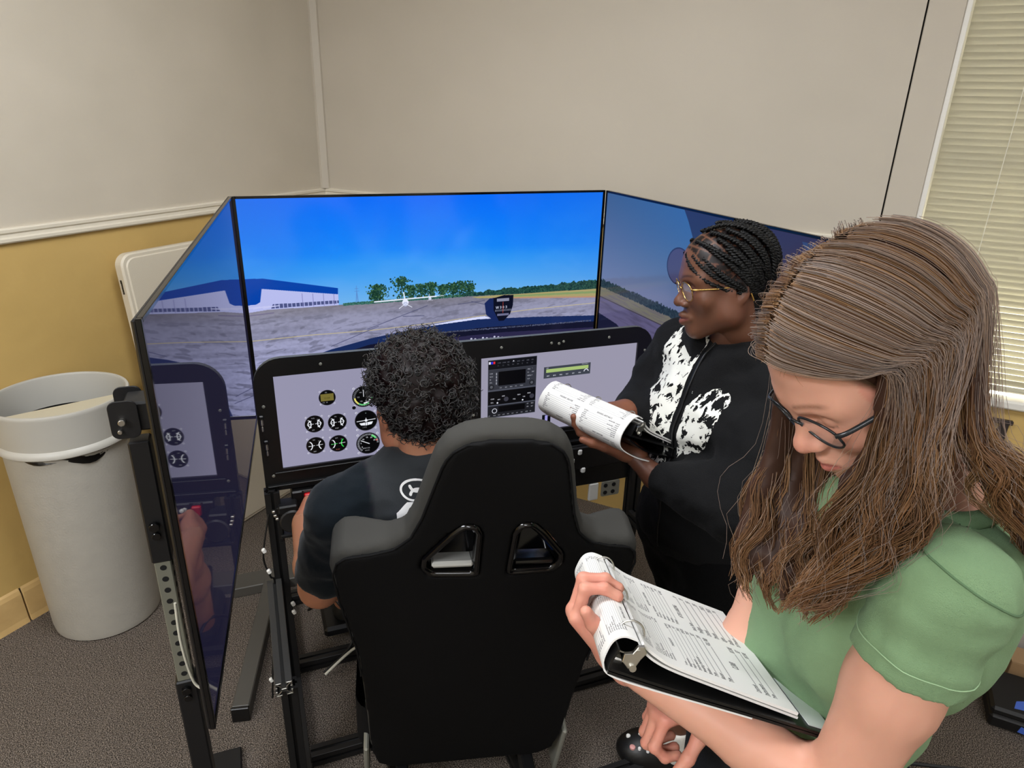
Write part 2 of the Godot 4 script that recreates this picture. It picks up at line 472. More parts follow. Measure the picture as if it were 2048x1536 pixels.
# ---------------------------------------------------------------- the room
func setting():
	struct("floor", span(Vector3(-0.2, -0.1, -0.2), Vector3(4.8, 0, 5.4)), M.carpet, ROOM)
	struct("ceiling", span(Vector3(-0.2, 2.75, -0.2), Vector3(4.8, 2.85, 5.4)), mat(Color(0.82, 0.81, 0.78), 0.8), ROOM)
	for i in TROFFERS.size():
		var at := Vector3(TROFFERS[i].x, 0, TROFFERS[i].y)
		var t := thing("ceiling_light", ["glowing ceiling troffer above the televisions and bin", "glowing ceiling troffer behind the camera on the bin side", "glowing ceiling troffer nearest the window", "glowing ceiling troffer behind the camera on the window side"][i], "light", at + Vector3(0, 2.705, 0), ROOM, "ceiling troffers")
		part(t, "frame", span(at + Vector3(-0.61, 2.715, -0.31), at + Vector3(0.61, 2.75, 0.31), 0.004), M.white_paint)
		var d := mat(Color(0.9, 0.9, 0.88), 0.5)
		d.emission_enabled = true; d.emission = Color(0.97, 0.98, 1.0); d.emission_energy_multiplier = [1.4, 3.0, 1.0, 1.6][i]
		part(t, "diffuser", span(at + Vector3(-0.58, 2.708, -0.28), at + Vector3(0.58, 2.715, 0.28)), d)
	# left wall: painted dado below a moulded rail, pale board above
	var wl := struct("wall_left", span(Vector3(-0.2, 0, -0.2), Vector3(-0.004, 2.75, 5.4)), M.plaster, ROOM)
	wpart(wl, "painted_dado", span(Vector3(-0.004, 0, 0), Vector3(0, 1.285, 5.2)), M.ochre)
	wpart(wl, "pale_board", span(Vector3(-0.004, 1.3, 0), Vector3(0.002, 2.75, 5.2)), M.plaster)
	var rail_profile := PackedVector2Array([Vector2(0, 1.272), Vector2(0.012, 1.272), Vector2(0.016, 1.277), Vector2(0.016, 1.286), Vector2(0.010, 1.290), Vector2(0.009, 1.300), Vector2(0.014, 1.304), Vector2(0.014, 1.313), Vector2(0.011, 1.317), Vector2(0, 1.318)])
	var m := MB.new()
	m.prism(rail_profile, 0.0, 5.2)
	struct("trim_1", m.mesh(), M.trim, ROOM)
	m = MB.new()
	var back_profile := PackedVector2Array()
	for q in rail_profile: back_profile.append(Vector2(-q.x, q.y))
	back_profile.reverse()
	m.prism(back_profile, 0.0, 2.39, 0.0, Transform3D(Basis(Vector3(0, 0, -1), Vector3.UP, Vector3(1, 0, 0)), Vector3.ZERO))
	struct("trim_2", m.mesh(), M.trim, ROOM)
	# corner bead of the boards
	m = MB.new()
	m.prism(PackedVector2Array([Vector2(0, 0), Vector2(0.034, 0), Vector2(0.034, 0.010), Vector2(0.014, 0.030), Vector2(0, 0.030)]), -2.75, -1.318, 0.0, Transform3D(Basis(Vector3.RIGHT, Vector3(0, 0, 1), Vector3(0, -1, 0)), Vector3.ZERO))
	struct("trim_3", m.mesh(), M.panel, ROOM)
	# moulded cove base in lengths, the joint beside the bin a little open
	var cove := PackedVector2Array([Vector2(0, 0), Vector2(0.022, 0), Vector2(0.017, 0.02), Vector2(0.013, 0.08), Vector2(0.011, 0.112), Vector2(0.006, 0.126), Vector2(0, 0.133)])
	var bl := struct("baseboard_left", span(Vector3(0, 0, 0), Vector3(0.002, 0.13, 5.2)), mat(Color(0.12, 0.09, 0.06), 0.9), ROOM)
	for zz in [[0.0, 0.55], [0.553, 1.684], [1.689, 2.9], [2.903, 4.1], [4.103, 5.2]]:
		m = MB.new(); m.prism(cove, zz[0], zz[1], 0.0015)
		wpart(bl, "base_length", m.mesh(), M.cove)
	# back wall round the window
	var wb := struct("wall_back", span(Vector3(-0.2, 0, -0.2), Vector3(2.514, 2.75, -0.013)), M.plaster, ROOM)
	wpart(wb, "wall_below_window", span(Vector3(2.514, 0, -0.2), Vector3(3.8, 0.80, -0.013)), M.ochre)
	wpart(wb, "wall_above_window", span(Vector3(2.514, 2.22, -0.2), Vector3(3.8, 2.75, -0.013)), M.plaster)
	wpart(wb, "wall_beside_window", span(Vector3(3.8, 0, -0.2), Vector3(4.8, 2.75, -0.013)), M.plaster)
	wpart(wb, "painted_dado", span(Vector3(0, 0, -0.013), Vector3(4.6, 0.80, 0)), M.ochre)
	wpart(wb, "painted_dado", span(Vector3(0, 0.80, -0.013), Vector3(2.499, 1.285, 0)), M.ochre)
	wpart(wb, "pale_board", span(Vector3(0, 1.29, -0.013), Vector3(2.3945, 2.75, 0)), M.panel)
	wpart(wb, "joint_backing", span(Vector3(2.39, 0.8, -0.0129), Vector3(2.404, 2.75, -0.011)), mat(Color(0.10, 0.085, 0.06), 0.9))
	wpart(wb, "boxed_column", span(Vector3(2.3995, 0.80, -0.013), Vector3(2.500, 2.75, 0.001), 0.002), M.panel)
	wpart(wb, "pale_board", span(Vector3(3.8, 0.8, -0.013), Vector3(4.6, 2.75, 0)), M.panel)
	var wr := struct("wall_right", span(Vector3(4.6, 0, -0.2), Vector3(4.8, 2.75, 5.4)), M.plaster, ROOM)
	var wf := struct("wall_front", span(Vector3(-0.2, 0, 5.2), Vector3(4.8, 2.75, 5.4)), M.plaster, ROOM)
	# window: jambs, sill, sash and pane, with pavement and a deep eave outside
	var wd := struct("window_1", span(Vector3(2.500, 0.83, -0.2), Vector3(2.515, 2.22, 0.006), 0.002), M.white_paint, ROOM)
	wpart(wd, "window_jamb", span(Vector3(3.79, 0.83, -0.2), Vector3(3.81, 2.22, 0.006), 0.002), M.white_paint)
	wpart(wd, "window_head", span(Vector3(2.515, 2.21, -0.2), Vector3(3.79, 2.235, 0.006), 0.002), M.white_paint)
	wpart(wd, "window_sill", span(Vector3(2.49, 0.799, -0.2), Vector3(3.83, 0.83, 0.028), 0.006), M.white_paint)
	var sash := MB.new()
	for r in [[2.515, 0.83, 2.56, 2.21], [3.745, 0.83, 3.79, 2.21], [2.56, 0.83, 3.745, 0.875], [2.56, 2.165, 3.745, 2.21], [2.56, 1.50, 3.745, 1.54]]:
		sash.box(Vector3((r[0] + r[2]) / 2, (r[1] + r[3]) / 2, -0.14), Vector3(r[2] - r[0], r[3] - r[1], 0.04), 0.004)
	wpart(wd, "sash", sash.mesh(), M.white_paint)
	var glass := mat(Color(0.95, 0.98, 0.97, 0.08), 0.02)
	glass.transparency = BaseMaterial3D.TRANSPARENCY_ALPHA
	wpart(wd, "pane", span(Vector3(2.55, 0.87, -0.143), Vector3(3.75, 2.17, -0.139)), glass)
	struct("ground", span(Vector3(-3, -0.4, -14), Vector3(10, -0.25, -0.2)), M.concrete, ROOM)
	struct("roof_eave", span(Vector3(-0.5, 2.42, -1.25), Vector3(5.2, 2.55, -0.2)), M.soffit, ROOM)
	struct("roof", span(Vector3(-0.5, 2.86, -0.5), Vector3(5.2, 3.0, 5.8)), M.soffit, ROOM)
	blinds()

func wpart(root: Node3D, called: String, mesh: Mesh, mt: Material) -> MeshInstance3D:
	var o := MeshInstance3D.new(); o.name = called; o.mesh = mesh; o.material_override = mt
	root.add_child(o, true)
	return o

func blinds():
	var b := thing("venetian_blind", "cream venetian blind with closed narrow slats, daylight glowing low behind it", "blind", Vector3(3.15, 0.84, -0.03), ROOM)
	part(b, "headrail", span(Vector3(2.52, 2.18, -0.05), Vector3(3.785, 2.208, -0.01), 0.003), M.slat)
	part(b, "bottom_rail", span(Vector3(2.522, 0.842, -0.045), Vector3(3.783, 0.860, -0.018), 0.006), M.slat)
	# one shared slat: a shallow arched strip, tilted almost shut
	var pr := PackedVector2Array()
	var W := 0.0250
	var top := []
	for i in 7:
		var t := i / 6.0 - 0.5
		top.append(Vector2(t * W, 0.0022 * (1.0 - 4.0 * t * t)))
	for q in top: pr.append(q)
	for i in 7: pr.append(top[6 - i] - Vector2(0, 0.0004))
	pr.reverse()
	var m := MB.new()
	m.prism(pr, -0.630, 0.630, 0.0, Transform3D(Basis(Vector3(0, 0, 1), Vector3.UP, Vector3(-1, 0, 0)), Vector3.ZERO))
	var slat := m.mesh()
	var y := 0.874
	var k := 0
	while y < 2.175:
		var o := part(b, "slat", slat, M.slat)
		o.transform = Transform3D(Basis(Vector3.RIGHT, deg_to_rad(-64.0 + 1.2 * sin(k * 1.7))), Vector3(3.1525, y, -0.032) - off[b])
		y += 0.0205
		k += 1
	for x in [2.70, 3.60]:
		var c := MB.new()
		c.tube(PackedVector3Array([Vector3(x, 0.85, -0.018), Vector3(x, 2.19, -0.018)]), 0.0011, 6)
		part(b, "ladder_cord", c.mesh(), M.cord)

# ---------------------------------------------------------------- televisions
func tv_picture() -> Image:
	var W := 1210
	var Hh := 700
	var im := Image.create(W, Hh, false, Image.FORMAT_RGB8)
	var cl := FastNoiseLite.new(); cl.seed = 3; cl.frequency = 0.004; cl.fractal_octaves = 4
	var gr := FastNoiseLite.new(); gr.seed = 5; gr.frequency = 0.02; gr.fractal_octaves = 4
	for y in Hh:
		var v := float(y) / Hh
		for x in W:
			var u := float(x) / W
			var hz := 0.489 + 0.012 * smoothstep(0.55, 1.0, u)
			var c: Color
			if v < hz:
				var t := clampf(v / hz, 0, 1)
				c = Color(0.015, 0.42, 0.97).lerp(Color(0.10, 0.55, 0.97), clampf(t * 1.6, 0, 1)).lerp(Color(0.45, 0.71, 0.93), clampf(t * 2.0 - 1.0, 0, 1))
				var e := clampf(1.0 - minf(u * 4.5, (1.0 - u) * 3.2), 0, 1)
				c = c.lerp(Color(0.16, 0.45, 0.86), e * 0.42 * (1.0 - t * 0.6))
				c = c.lerp(Color(0.45, 0.68, 0.97), clampf(cl.get_noise_2d(x * 0.6, y) * 0.55, 0, 0.3) * t)
			else:
				var t := clampf((v - hz) / 0.3, 0, 1)
				c = Color(0.57, 0.57, 0.66).lerp(Color(0.66, 0.67, 0.83), t)
				var s := gr.get_noise_2d(x * (0.10 + 0.05 * t) + y * 0.1, y * (2.6 - 1.6 * t))
				var s2 := gr.get_noise_2d(x * 2.0 + 400, y * 3.0)
				var s3 := gr.get_noise_2d(x * 0.5 + y * 0.9, y * 1.8 + 900)
				c = c.darkened(clampf(0.06 + s * 0.15 + s2 * 0.08, 0, 0.3))
				c = c.darkened(0.22 * smoothstep(0.22, 0.34, s3) * (0.4 + 0.6 * t))
				c = c.lerp(Color(0.50, 0.47, 0.47), 0.35 * (1.0 - clampf((v - hz) / 0.05, 0, 1)))
			im.set_pixel(x, y, c)
	var P := func(u: float, v: float) -> Vector2: return Vector2(u * W, v * Hh)
	# hangar
	area(im, PackedVector2Array([P.call(-0.01, 0.343), P.call(0.043, 0.346), P.call(0.228, 0.410), P.call(0.227, 0.492), P.call(0.047, 0.49), P.call(-0.01, 0.50)]), Color(0.72, 0.74, 0.93))
	area(im, PackedVector2Array([P.call(-0.01, 0.343), P.call(0.043, 0.346), P.call(0.228, 0.410), P.call(0.227, 0.439), P.call(0.037, 0.392), P.call(0.03, 0.452), P.call(0.02, 0.462), P.call(-0.01, 0.465)]), Color(0.02, 0.26, 0.66))
	area(im, PackedVector2Array([P.call(0.06, 0.466), P.call(0.228, 0.468), P.call(0.228, 0.482), P.call(0.055, 0.486)]), Color(0.30, 0.33, 0.52))
	for k in 16:
		stroke(im, P.call(0.065 + k * 0.0105, 0.465), P.call(0.065 + k * 0.0105, 0.487), 2.5, Color(0.72, 0.74, 0.93))
	for k in 4: stroke(im, P.call(0.135 + k * 0.027, 0.425 + k * 0.004), P.call(0.135 + k * 0.027, 0.488), 1.6, Color(0.5, 0.5, 0.72))
	for k in 5:
		stroke(im, P.call(0.0 + k * 0.012, 0.478 + 0.004 * (k % 2)), P.call(0.028 + k * 0.012, 0.474), 3.0, Color(0.78, 0.79, 0.95))
	stroke(im, P.call(0.0, 0.512), P.call(0.06, 0.506), 3.0, Color(0.45, 0.43, 0.55))
	# pylon, far trees, tree line and grass
	for q in [[0.2765, 0.405, 0.2765, 0.485], [0.271, 0.43, 0.283, 0.43], [0.272, 0.418, 0.281, 0.418], [0.273, 0.485, 0.2765, 0.43], [0.280, 0.485, 0.2765, 0.43]]:
		stroke(im, P.call(q[0], q[1]), P.call(q[2], q[3]), 1.4, Color(0.35, 0.52, 0.78))
	rng.seed = 11
	for k in 1500:
		var u := 0.24 + rng.randf() * 0.34
		dot(im, u * W, (0.487 + rng.randf() * 0.010 - 0.01 * u) * Hh, rng.randf_range(1.2, 2.6), Color(0.14, 0.33, 0.30).lerp(Color(0.3, 0.5, 0.45), rng.randf()))
	for tr in [[0.325, 0.44, 0.018], [0.335, 0.415, 0.026], [0.398, 0.385, 0.028], [0.425, 0.43, 0.022], [0.455, 0.425, 0.022], [0.485, 0.42, 0.016], [0.515, 0.435, 0.022], [0.545, 0.43, 0.020], [0.572, 0.425, 0.024], [0.595, 0.44, 0.016]]:
		stroke(im, P.call(tr[0], tr[1] + 0.02), P.call(tr[0], 0.492), 2.2, Color(0.22, 0.26, 0.26))
		for k in 260:
			var h := rng.randf()
			var q := Vector2(tr[0] + rng.randfn(0, 0.42) * tr[2], lerpf(tr[1], 0.487, h * h * 0.9) + rng.randf_range(-0.012, 0.012))
			var sh := rng.randf()
			dot(im, q.x * W, q.y * Hh, rng.randf_range(1.0, 3.2), Color(0.07, 0.20, 0.17).lerp(Color(0.30, 0.46, 0.30), sh * sh))
	for k in 5200:
		var u := 0.575 + pow(rng.randf(), 0.8) * 0.44
		var f := (u - 0.575) / 0.42
		var base := 0.489 - 0.004 * f
		var hgt := 0.012 + 0.038 * f + 0.012 * cl.get_noise_2d(u * 9000.0, 0)
		dot(im, u * W, (base - rng.randf() * hgt + f * 0.02) * Hh, rng.randf_range(1.2, 3.4), Color(0.06, 0.18, 0.19).lerp(Color(0.20, 0.37, 0.31), rng.randf()))
	area(im, PackedVector2Array([P.call(0.60, 0.497), P.call(1.0, 0.500), P.call(1.0, 0.545), P.call(0.76, 0.522), P.call(0.62, 0.506)]), Color(0.66, 0.62, 0.42))
	area(im, PackedVector2Array([P.call(0.70, 0.503), P.call(1.0, 0.512), P.call(1.0, 0.524), P.call(0.70, 0.510)]), Color(0.52, 0.60, 0.40))
	area(im, PackedVector2Array([P.call(0.66, 0.508), P.call(1.0, 0.540), P.call(1.0, 0.548), P.call(0.66, 0.513)]), Color(0.72, 0.55, 0.45))
	# taxi line and cracks
	var yl := [[0.0, 0.632], [0.15, 0.626], [0.30, 0.628], [0.46, 0.618], [0.62, 0.60], [0.80, 0.585], [1.0, 0.578]]
	for k in yl.size() - 1: stroke(im, P.call(yl[k][0], yl[k][1]), P.call(yl[k + 1][0], yl[k + 1][1]), 2.6, Color(0.80, 0.74, 0.55), 0.8)
	for q in [[0.20, 0.69, 0.33, 0.61], [0.30, 0.62, 0.47, 0.525], [0.0, 0.86, 0.045, 0.90], [0.0, 0.90, 0.05, 0.935], [0.60, 0.52, 0.70, 0.57], [0.56, 0.53, 0.64, 0.52], [0.40, 0.57, 0.46, 0.575]]:
		stroke(im, P.call(q[0], q[1]), P.call(q[2], q[3]), 2.4, Color(0.28, 0.29, 0.42), 0.75)
	# parked high-wing aeroplane, seen from the nose, and a smaller one beyond
	for pl in [[0.408, 0.497, 1.0, 0.9], [0.478, 0.487, 0.45, 0.8]]:
		var s: float = pl[2]
		var wh := Color(0.92, 0.94, 1.0)
		stroke(im, P.call(pl[0] - 0.085 * s, pl[1] - 0.009 * s), P.call(pl[0] + 0.088 * s, pl[1] - 0.016 * s), 4.5 * s, wh)
		dot(im, pl[0] * W, (pl[1] + 0.004) * Hh, 11 * s, wh)
		dot(im, pl[0] * W, (pl[1] + 0.012 * s) * Hh, 8 * s, Color(0.75, 0.78, 0.9))
		stroke(im, P.call(pl[0], pl[1]), P.call(pl[0] - 0.004 * s, pl[1] - 0.045 * s), 4.0 * s, wh)
		stroke(im, P.call(pl[0], pl[1] + 0.01), P.call(pl[0] - 0.018 * s, pl[1] + 0.033 * s), 2.0 * s, wh)
		stroke(im, P.call(pl[0], pl[1] + 0.01), P.call(pl[0] + 0.018 * s, pl[1] + 0.030 * s), 2.0 * s, wh)
	# glare shield of the aeroplane and the instruments below it
	area(im, PackedVector2Array([P.call(0.46, 0.632), P.call(0.55, 0.612), P.call(0.64, 0.602), P.call(0.66, 0.615), P.call(0.5, 0.65)]), Color(0.85, 0.87, 1.0))
	var sh := PackedVector2Array([P.call(0.13, 0.74), P.call(0.20, 0.705), P.call(0.31, 0.667), P.call(0.46, 0.632), P.call(0.62, 0.616), P.call(0.80, 0.628), P.call(1.0, 0.648), P.call(1.0, 1.0), P.call(0.06, 1.0), P.call(0.09, 0.80)])
	area(im, sh, Color(0.10, 0.17, 0.36))
	area(im, PackedVector2Array([P.call(0.16, 0.76), P.call(0.30, 0.70), P.call(0.50, 0.668), P.call(0.65, 0.662), P.call(0.80, 0.668), P.call(1.0, 0.682), P.call(1.0, 1.0), P.call(0.10, 1.0)]), Color(0.075, 0.085, 0.17))
	for k in 900:
		var u := rng.randf_range(0.34, 0.99)
		dot(im, u * W, (0.668 - 0.004 * sin(u * 5.0) + 0.05 * maxf(0, 0.55 - u) + rng.randf() * 0.006) * Hh, 1.4, Color(0.42, 0.45, 0.58).darkened(rng.randf() * 0.5))
	area(im, PackedVector2Array([P.call(0.36, 0.725), P.call(0.55, 0.70), P.call(0.70, 0.697), P.call(1.0, 0.715), P.call(1.0, 1.0), P.call(0.36, 1.0)]), Color(0.17, 0.16, 0.29))
	for k in 9: dot(im, (0.60 + k * 0.012) * W, (0.718 + 0.004 * (k % 3)) * Hh, 4, Color(0.78, 0.78, 0.88))
	arc(im, 0.53 * W, 0.77 * Hh, 34, 37, PI * 1.1, PI * 1.9, Color(0.75, 0.75, 0.85))
	# whisky compass on the shield
	area(im, PackedVector2Array([P.call(0.640, 0.535), P.call(0.655, 0.512), P.call(0.69, 0.507), P.call(0.70, 0.64), P.call(0.665, 0.625), P.call(0.645, 0.595)]), Color(0.10, 0.16, 0.36))
	area(im, PackedVector2Array([P.call(0.667, 0.512), P.call(0.70, 0.499), P.call(0.729, 0.502), P.call(0.728, 0.555), P.call(0.720, 0.60), P.call(0.70, 0.635), P.call(0.685, 0.635), P.call(0.668, 0.575)]), Color(0.05, 0.06, 0.13))
	rect(im, 0.678 * W, 0.515 * Hh, 0.716 * W, 0.531 * Hh, Color(0.55, 0.56, 0.65))
	letters(im, P.call(0.674, 0.568), "W 3 0 3", 13, Color(0.85, 0.87, 0.95), true)
	for k in 12: stroke(im, P.call(0.674 + k * 0.0043, 0.574), P.call(0.674 + k * 0.0043, 0.583), 1.3, Color(0.8, 0.82, 0.9))
	rect(im, 0.679 * W, 0.595 * Hh, 0.716 * W, 0.607 * Hh, Color(0.42, 0.43, 0.55))
	stroke(im, P.call(0.697, 0.535), P.call(0.697, 0.592), 1.5, Color(0.85, 0.3, 0.2))
	return im

func side_picture() -> Image:
	var W := 1000
	var Hh := 560
	var im := Image.create(W, Hh, false, Image.FORMAT_RGB8)
	var gr := FastNoiseLite.new(); gr.seed = 8; gr.frequency = 0.02; gr.fractal_octaves = 4
	for y in Hh:
		var v := float(y) / Hh
		for x in W:
			var u := float(x) / W
			var c: Color
			if v < 0.47:
				c = Color(0.25, 0.37, 0.53).lerp(Color(0.44, 0.48, 0.63), clampf(v / 0.45, 0, 1))
				c = c.lerp(Color(0.22, 0.42, 0.66), clampf(u * 2.2, 0, 1) * clampf(1.0 - v * 2.4, 0, 1))
			elif v < 0.535: c = Color(0.46, 0.45, 0.40).lerp(Color(0.40, 0.38, 0.42), absf(gr.get_noise_2d(x * 0.3, y * 4.0)) * 1.4)
			else: c = Color(0.38, 0.36, 0.50).darkened(clampf(gr.get_noise_2d(x * 0.3, y * 3.0) * 0.3, 0, 0.2))
			im.set_pixel(x, y, c)
	var P := func(u: float, v: float) -> Vector2: return Vector2(u * W, v * Hh)
	rng.seed = 21
	for k in 3600:
		var u := rng.randf() * 0.62
		var h := 0.020 + 0.010 * gr.get_noise_2d(u * 7000.0, 3.0) + 0.006 * rng.randf()
		dot(im, u * W, (0.482 - rng.randf() * (h + 0.012)) * Hh, rng.randf_range(1.5, 3.2), Color(0.12, 0.18, 0.24).lerp(Color(0.2, 0.27, 0.32), rng.randf()))
	area(im, PackedVector2Array([P.call(0, 0.535), P.call(0.6, 0.535), P.call(0.6, 0.542), P.call(0, 0.541)]), Color(0.27, 0.25, 0.30))
	# cabin: shield, door post, headrest and seat of the empty right side
	area(im, PackedVector2Array([P.call(0, 0.63), P.call(0.10, 0.642), P.call(0.20, 0.70), P.call(0.24, 0.78), P.call(0.30, 1.0), P.call(0, 1.0)]), Color(0.10, 0.11, 0.21))
	area(im, PackedVector2Array([P.call(0.345, -0.01), P.call(0.37, 0.045), P.call(0.405, 0.14), P.call(0.50, 0.30), P.call(0.60, 0.62), P.call(0.72, 1.0), P.call(1.0, 1.0), P.call(1.0, -0.01)]), Color(0.20, 0.18, 0.29))
	area(im, PackedVector2Array([P.call(0.345, -0.01), P.call(0.37, 0.045), P.call(0.405, 0.14), P.call(0.50, 0.30), P.call(0.60, 0.62), P.call(0.64, 0.62), P.call(0.55, 0.24), P.call(0.52, 0.0)]), Color(0.17, 0.21, 0.34))
	var hd := PackedVector2Array()
	for k in 30:
		var an := TAU * k / 30
		hd.append(P.call(0.352 + 0.048 * cos(an), 0.245 + 0.083 * sin(an)))
	area(im, hd, Color(0.17, 0.18, 0.32))
	var hd2 := PackedVector2Array()
	for q in hd: hd2.append(P.call(0.352, 0.245).lerp(q, 0.93))
	area(im, hd2, Color(0.29, 0.28, 0.43))
	area(im, PackedVector2Array([P.call(0.56, 0.09), P.call(0.78, 0.13), P.call(0.82, 0.17), P.call(0.58, 0.13)]), Color(0.16, 0.145, 0.25))
	area(im, PackedVector2Array([P.call(0.72, 0.02), P.call(0.93, 0.015), P.call(0.90, 0.06), P.call(0.74, 0.075)]), Color(0.20, 0.27, 0.43))
	area(im, PackedVector2Array([P.call(0.80, 0.20), P.call(1.0, 0.24), P.call(1.0, 0.9), P.call(0.86, 0.9)]), Color(0.24, 0.215, 0.30))
	return im

func television(called: String, label: String, width: float, y0: float, y1: float, screen: Material, at: Vector3, dir: Vector3):
	# local frame: x along the screen, z out of it
	var x := dir.normalized()
	var fr := RIG * Transform3D(Basis(x, Vector3.UP, x.cross(Vector3.UP)), at)
	var t := thing(called, label, "television", Vector3(width / 2, y0, -0.02), fr)
	part(t, "casing", span(Vector3(0, y0, -0.011), Vector3(width, y1, -0.003), 0.003), M.black_plastic)
	part(t, "rear_housing", span(Vector3(width * 0.16, y0 + 0.03, -0.050), Vector3(width * 0.84, y0 + 0.40, -0.011), 0.012), M.satin_black)
	var b := MB.new()
	var w := 0.009
	for r in [[0, y0, w, y1], [width - w, y0, width, y1], [w, y0, width - w, y0 + w * 1.4], [w, y1 - w * 0.8, width - w, y1]]:
		b.box(Vector3((r[0] + r[2]) / 2, (r[1] + r[3]) / 2, -0.002), Vector3(r[2] - r[0], r[3] - r[1], 0.008), 0.001)
	part(t, "bezel", b.mesh(), M.gloss_black)
	var s := MB.new()
	s.quad(Vector3(w, y0 + w * 1.4, 0), Vector3(width - w, y0 + w * 1.4, 0), Vector3(width - w, y1 - w * 0.8, 0), Vector3(w, y1 - w * 0.8, 0))
	s.box(Vector3(width / 2, (y0 + y1) / 2, -0.0035), Vector3(width - 0.02, y1 - y0 - 0.02, 0.006))
	var k := s.uv.size()
	for i in range(4, k): s.uv[i] = Vector2(0.001, 0.999)
	part(t, "screen", s.mesh(), screen)
	return t

func screens():
	television("television", "large television facing the seat, blue sky and grey apron with a hangar on its screen", 1.21, 0.738, 1.441, glow(tex(tv_picture()), 1.0), Vector3(-0.605, 0, 0), Vector3.RIGHT)
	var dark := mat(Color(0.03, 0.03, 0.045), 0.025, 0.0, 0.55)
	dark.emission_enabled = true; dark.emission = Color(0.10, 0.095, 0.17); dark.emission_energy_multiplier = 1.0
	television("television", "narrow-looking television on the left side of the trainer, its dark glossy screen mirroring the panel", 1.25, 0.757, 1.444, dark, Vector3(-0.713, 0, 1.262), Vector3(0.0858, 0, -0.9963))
	television("television", "television on the right behind the person with braids, dim cabin view on its screen", 1.25, 0.74, 1.441, glow(tex(side_picture()), 0.9), Vector3(0.606, 0, 0.006), Vector3(0.0557, 0, 0.9984))

# ---------------------------------------------------------------- instrument panel
func dial(im: Image, X: float, Y: float, r: float, x0: float, y1: float, s: float) -> Vector3:
	var c := Vector2((X - x0) * s, (y1 - Y) * s)
	var R := r * s
	dot(im, c.x, c.y, R, Color(0.02, 0.02, 0.025))
	arc(im, c.x, c.y, R * 0.93, R, 0, TAU, Color(0.10, 0.10, 0.12))
	for k in 4:
		var an := PI / 4 + k * PI / 2
		var q := c + Vector2(cos(an), sin(an)) * R * 1.18
		dot(im, q.x, q.y, R * 0.10, Color(0.86, 0.86, 0.92))
		dot(im, q.x + 0.6, q.y + 0.6, R * 0.05, Color(0.45, 0.45, 0.52))
	return Vector3(c.x, c.y, R)

func ticks(im: Image, d: Vector3, a0: float, a1: float, count: int, r0: float, r1: float, w: float, c := Color(0.85, 0.86, 0.9)):
	for k in count:
		var an := lerpf(a0, a1, float(k) / (count - 1))
		stroke(im, Vector2(d.x + cos(an) * d.z * r0, d.y + sin(an) * d.z * r0), Vector2(d.x + cos(an) * d.z * r1, d.y + sin(an) * d.z * r1), w, c)

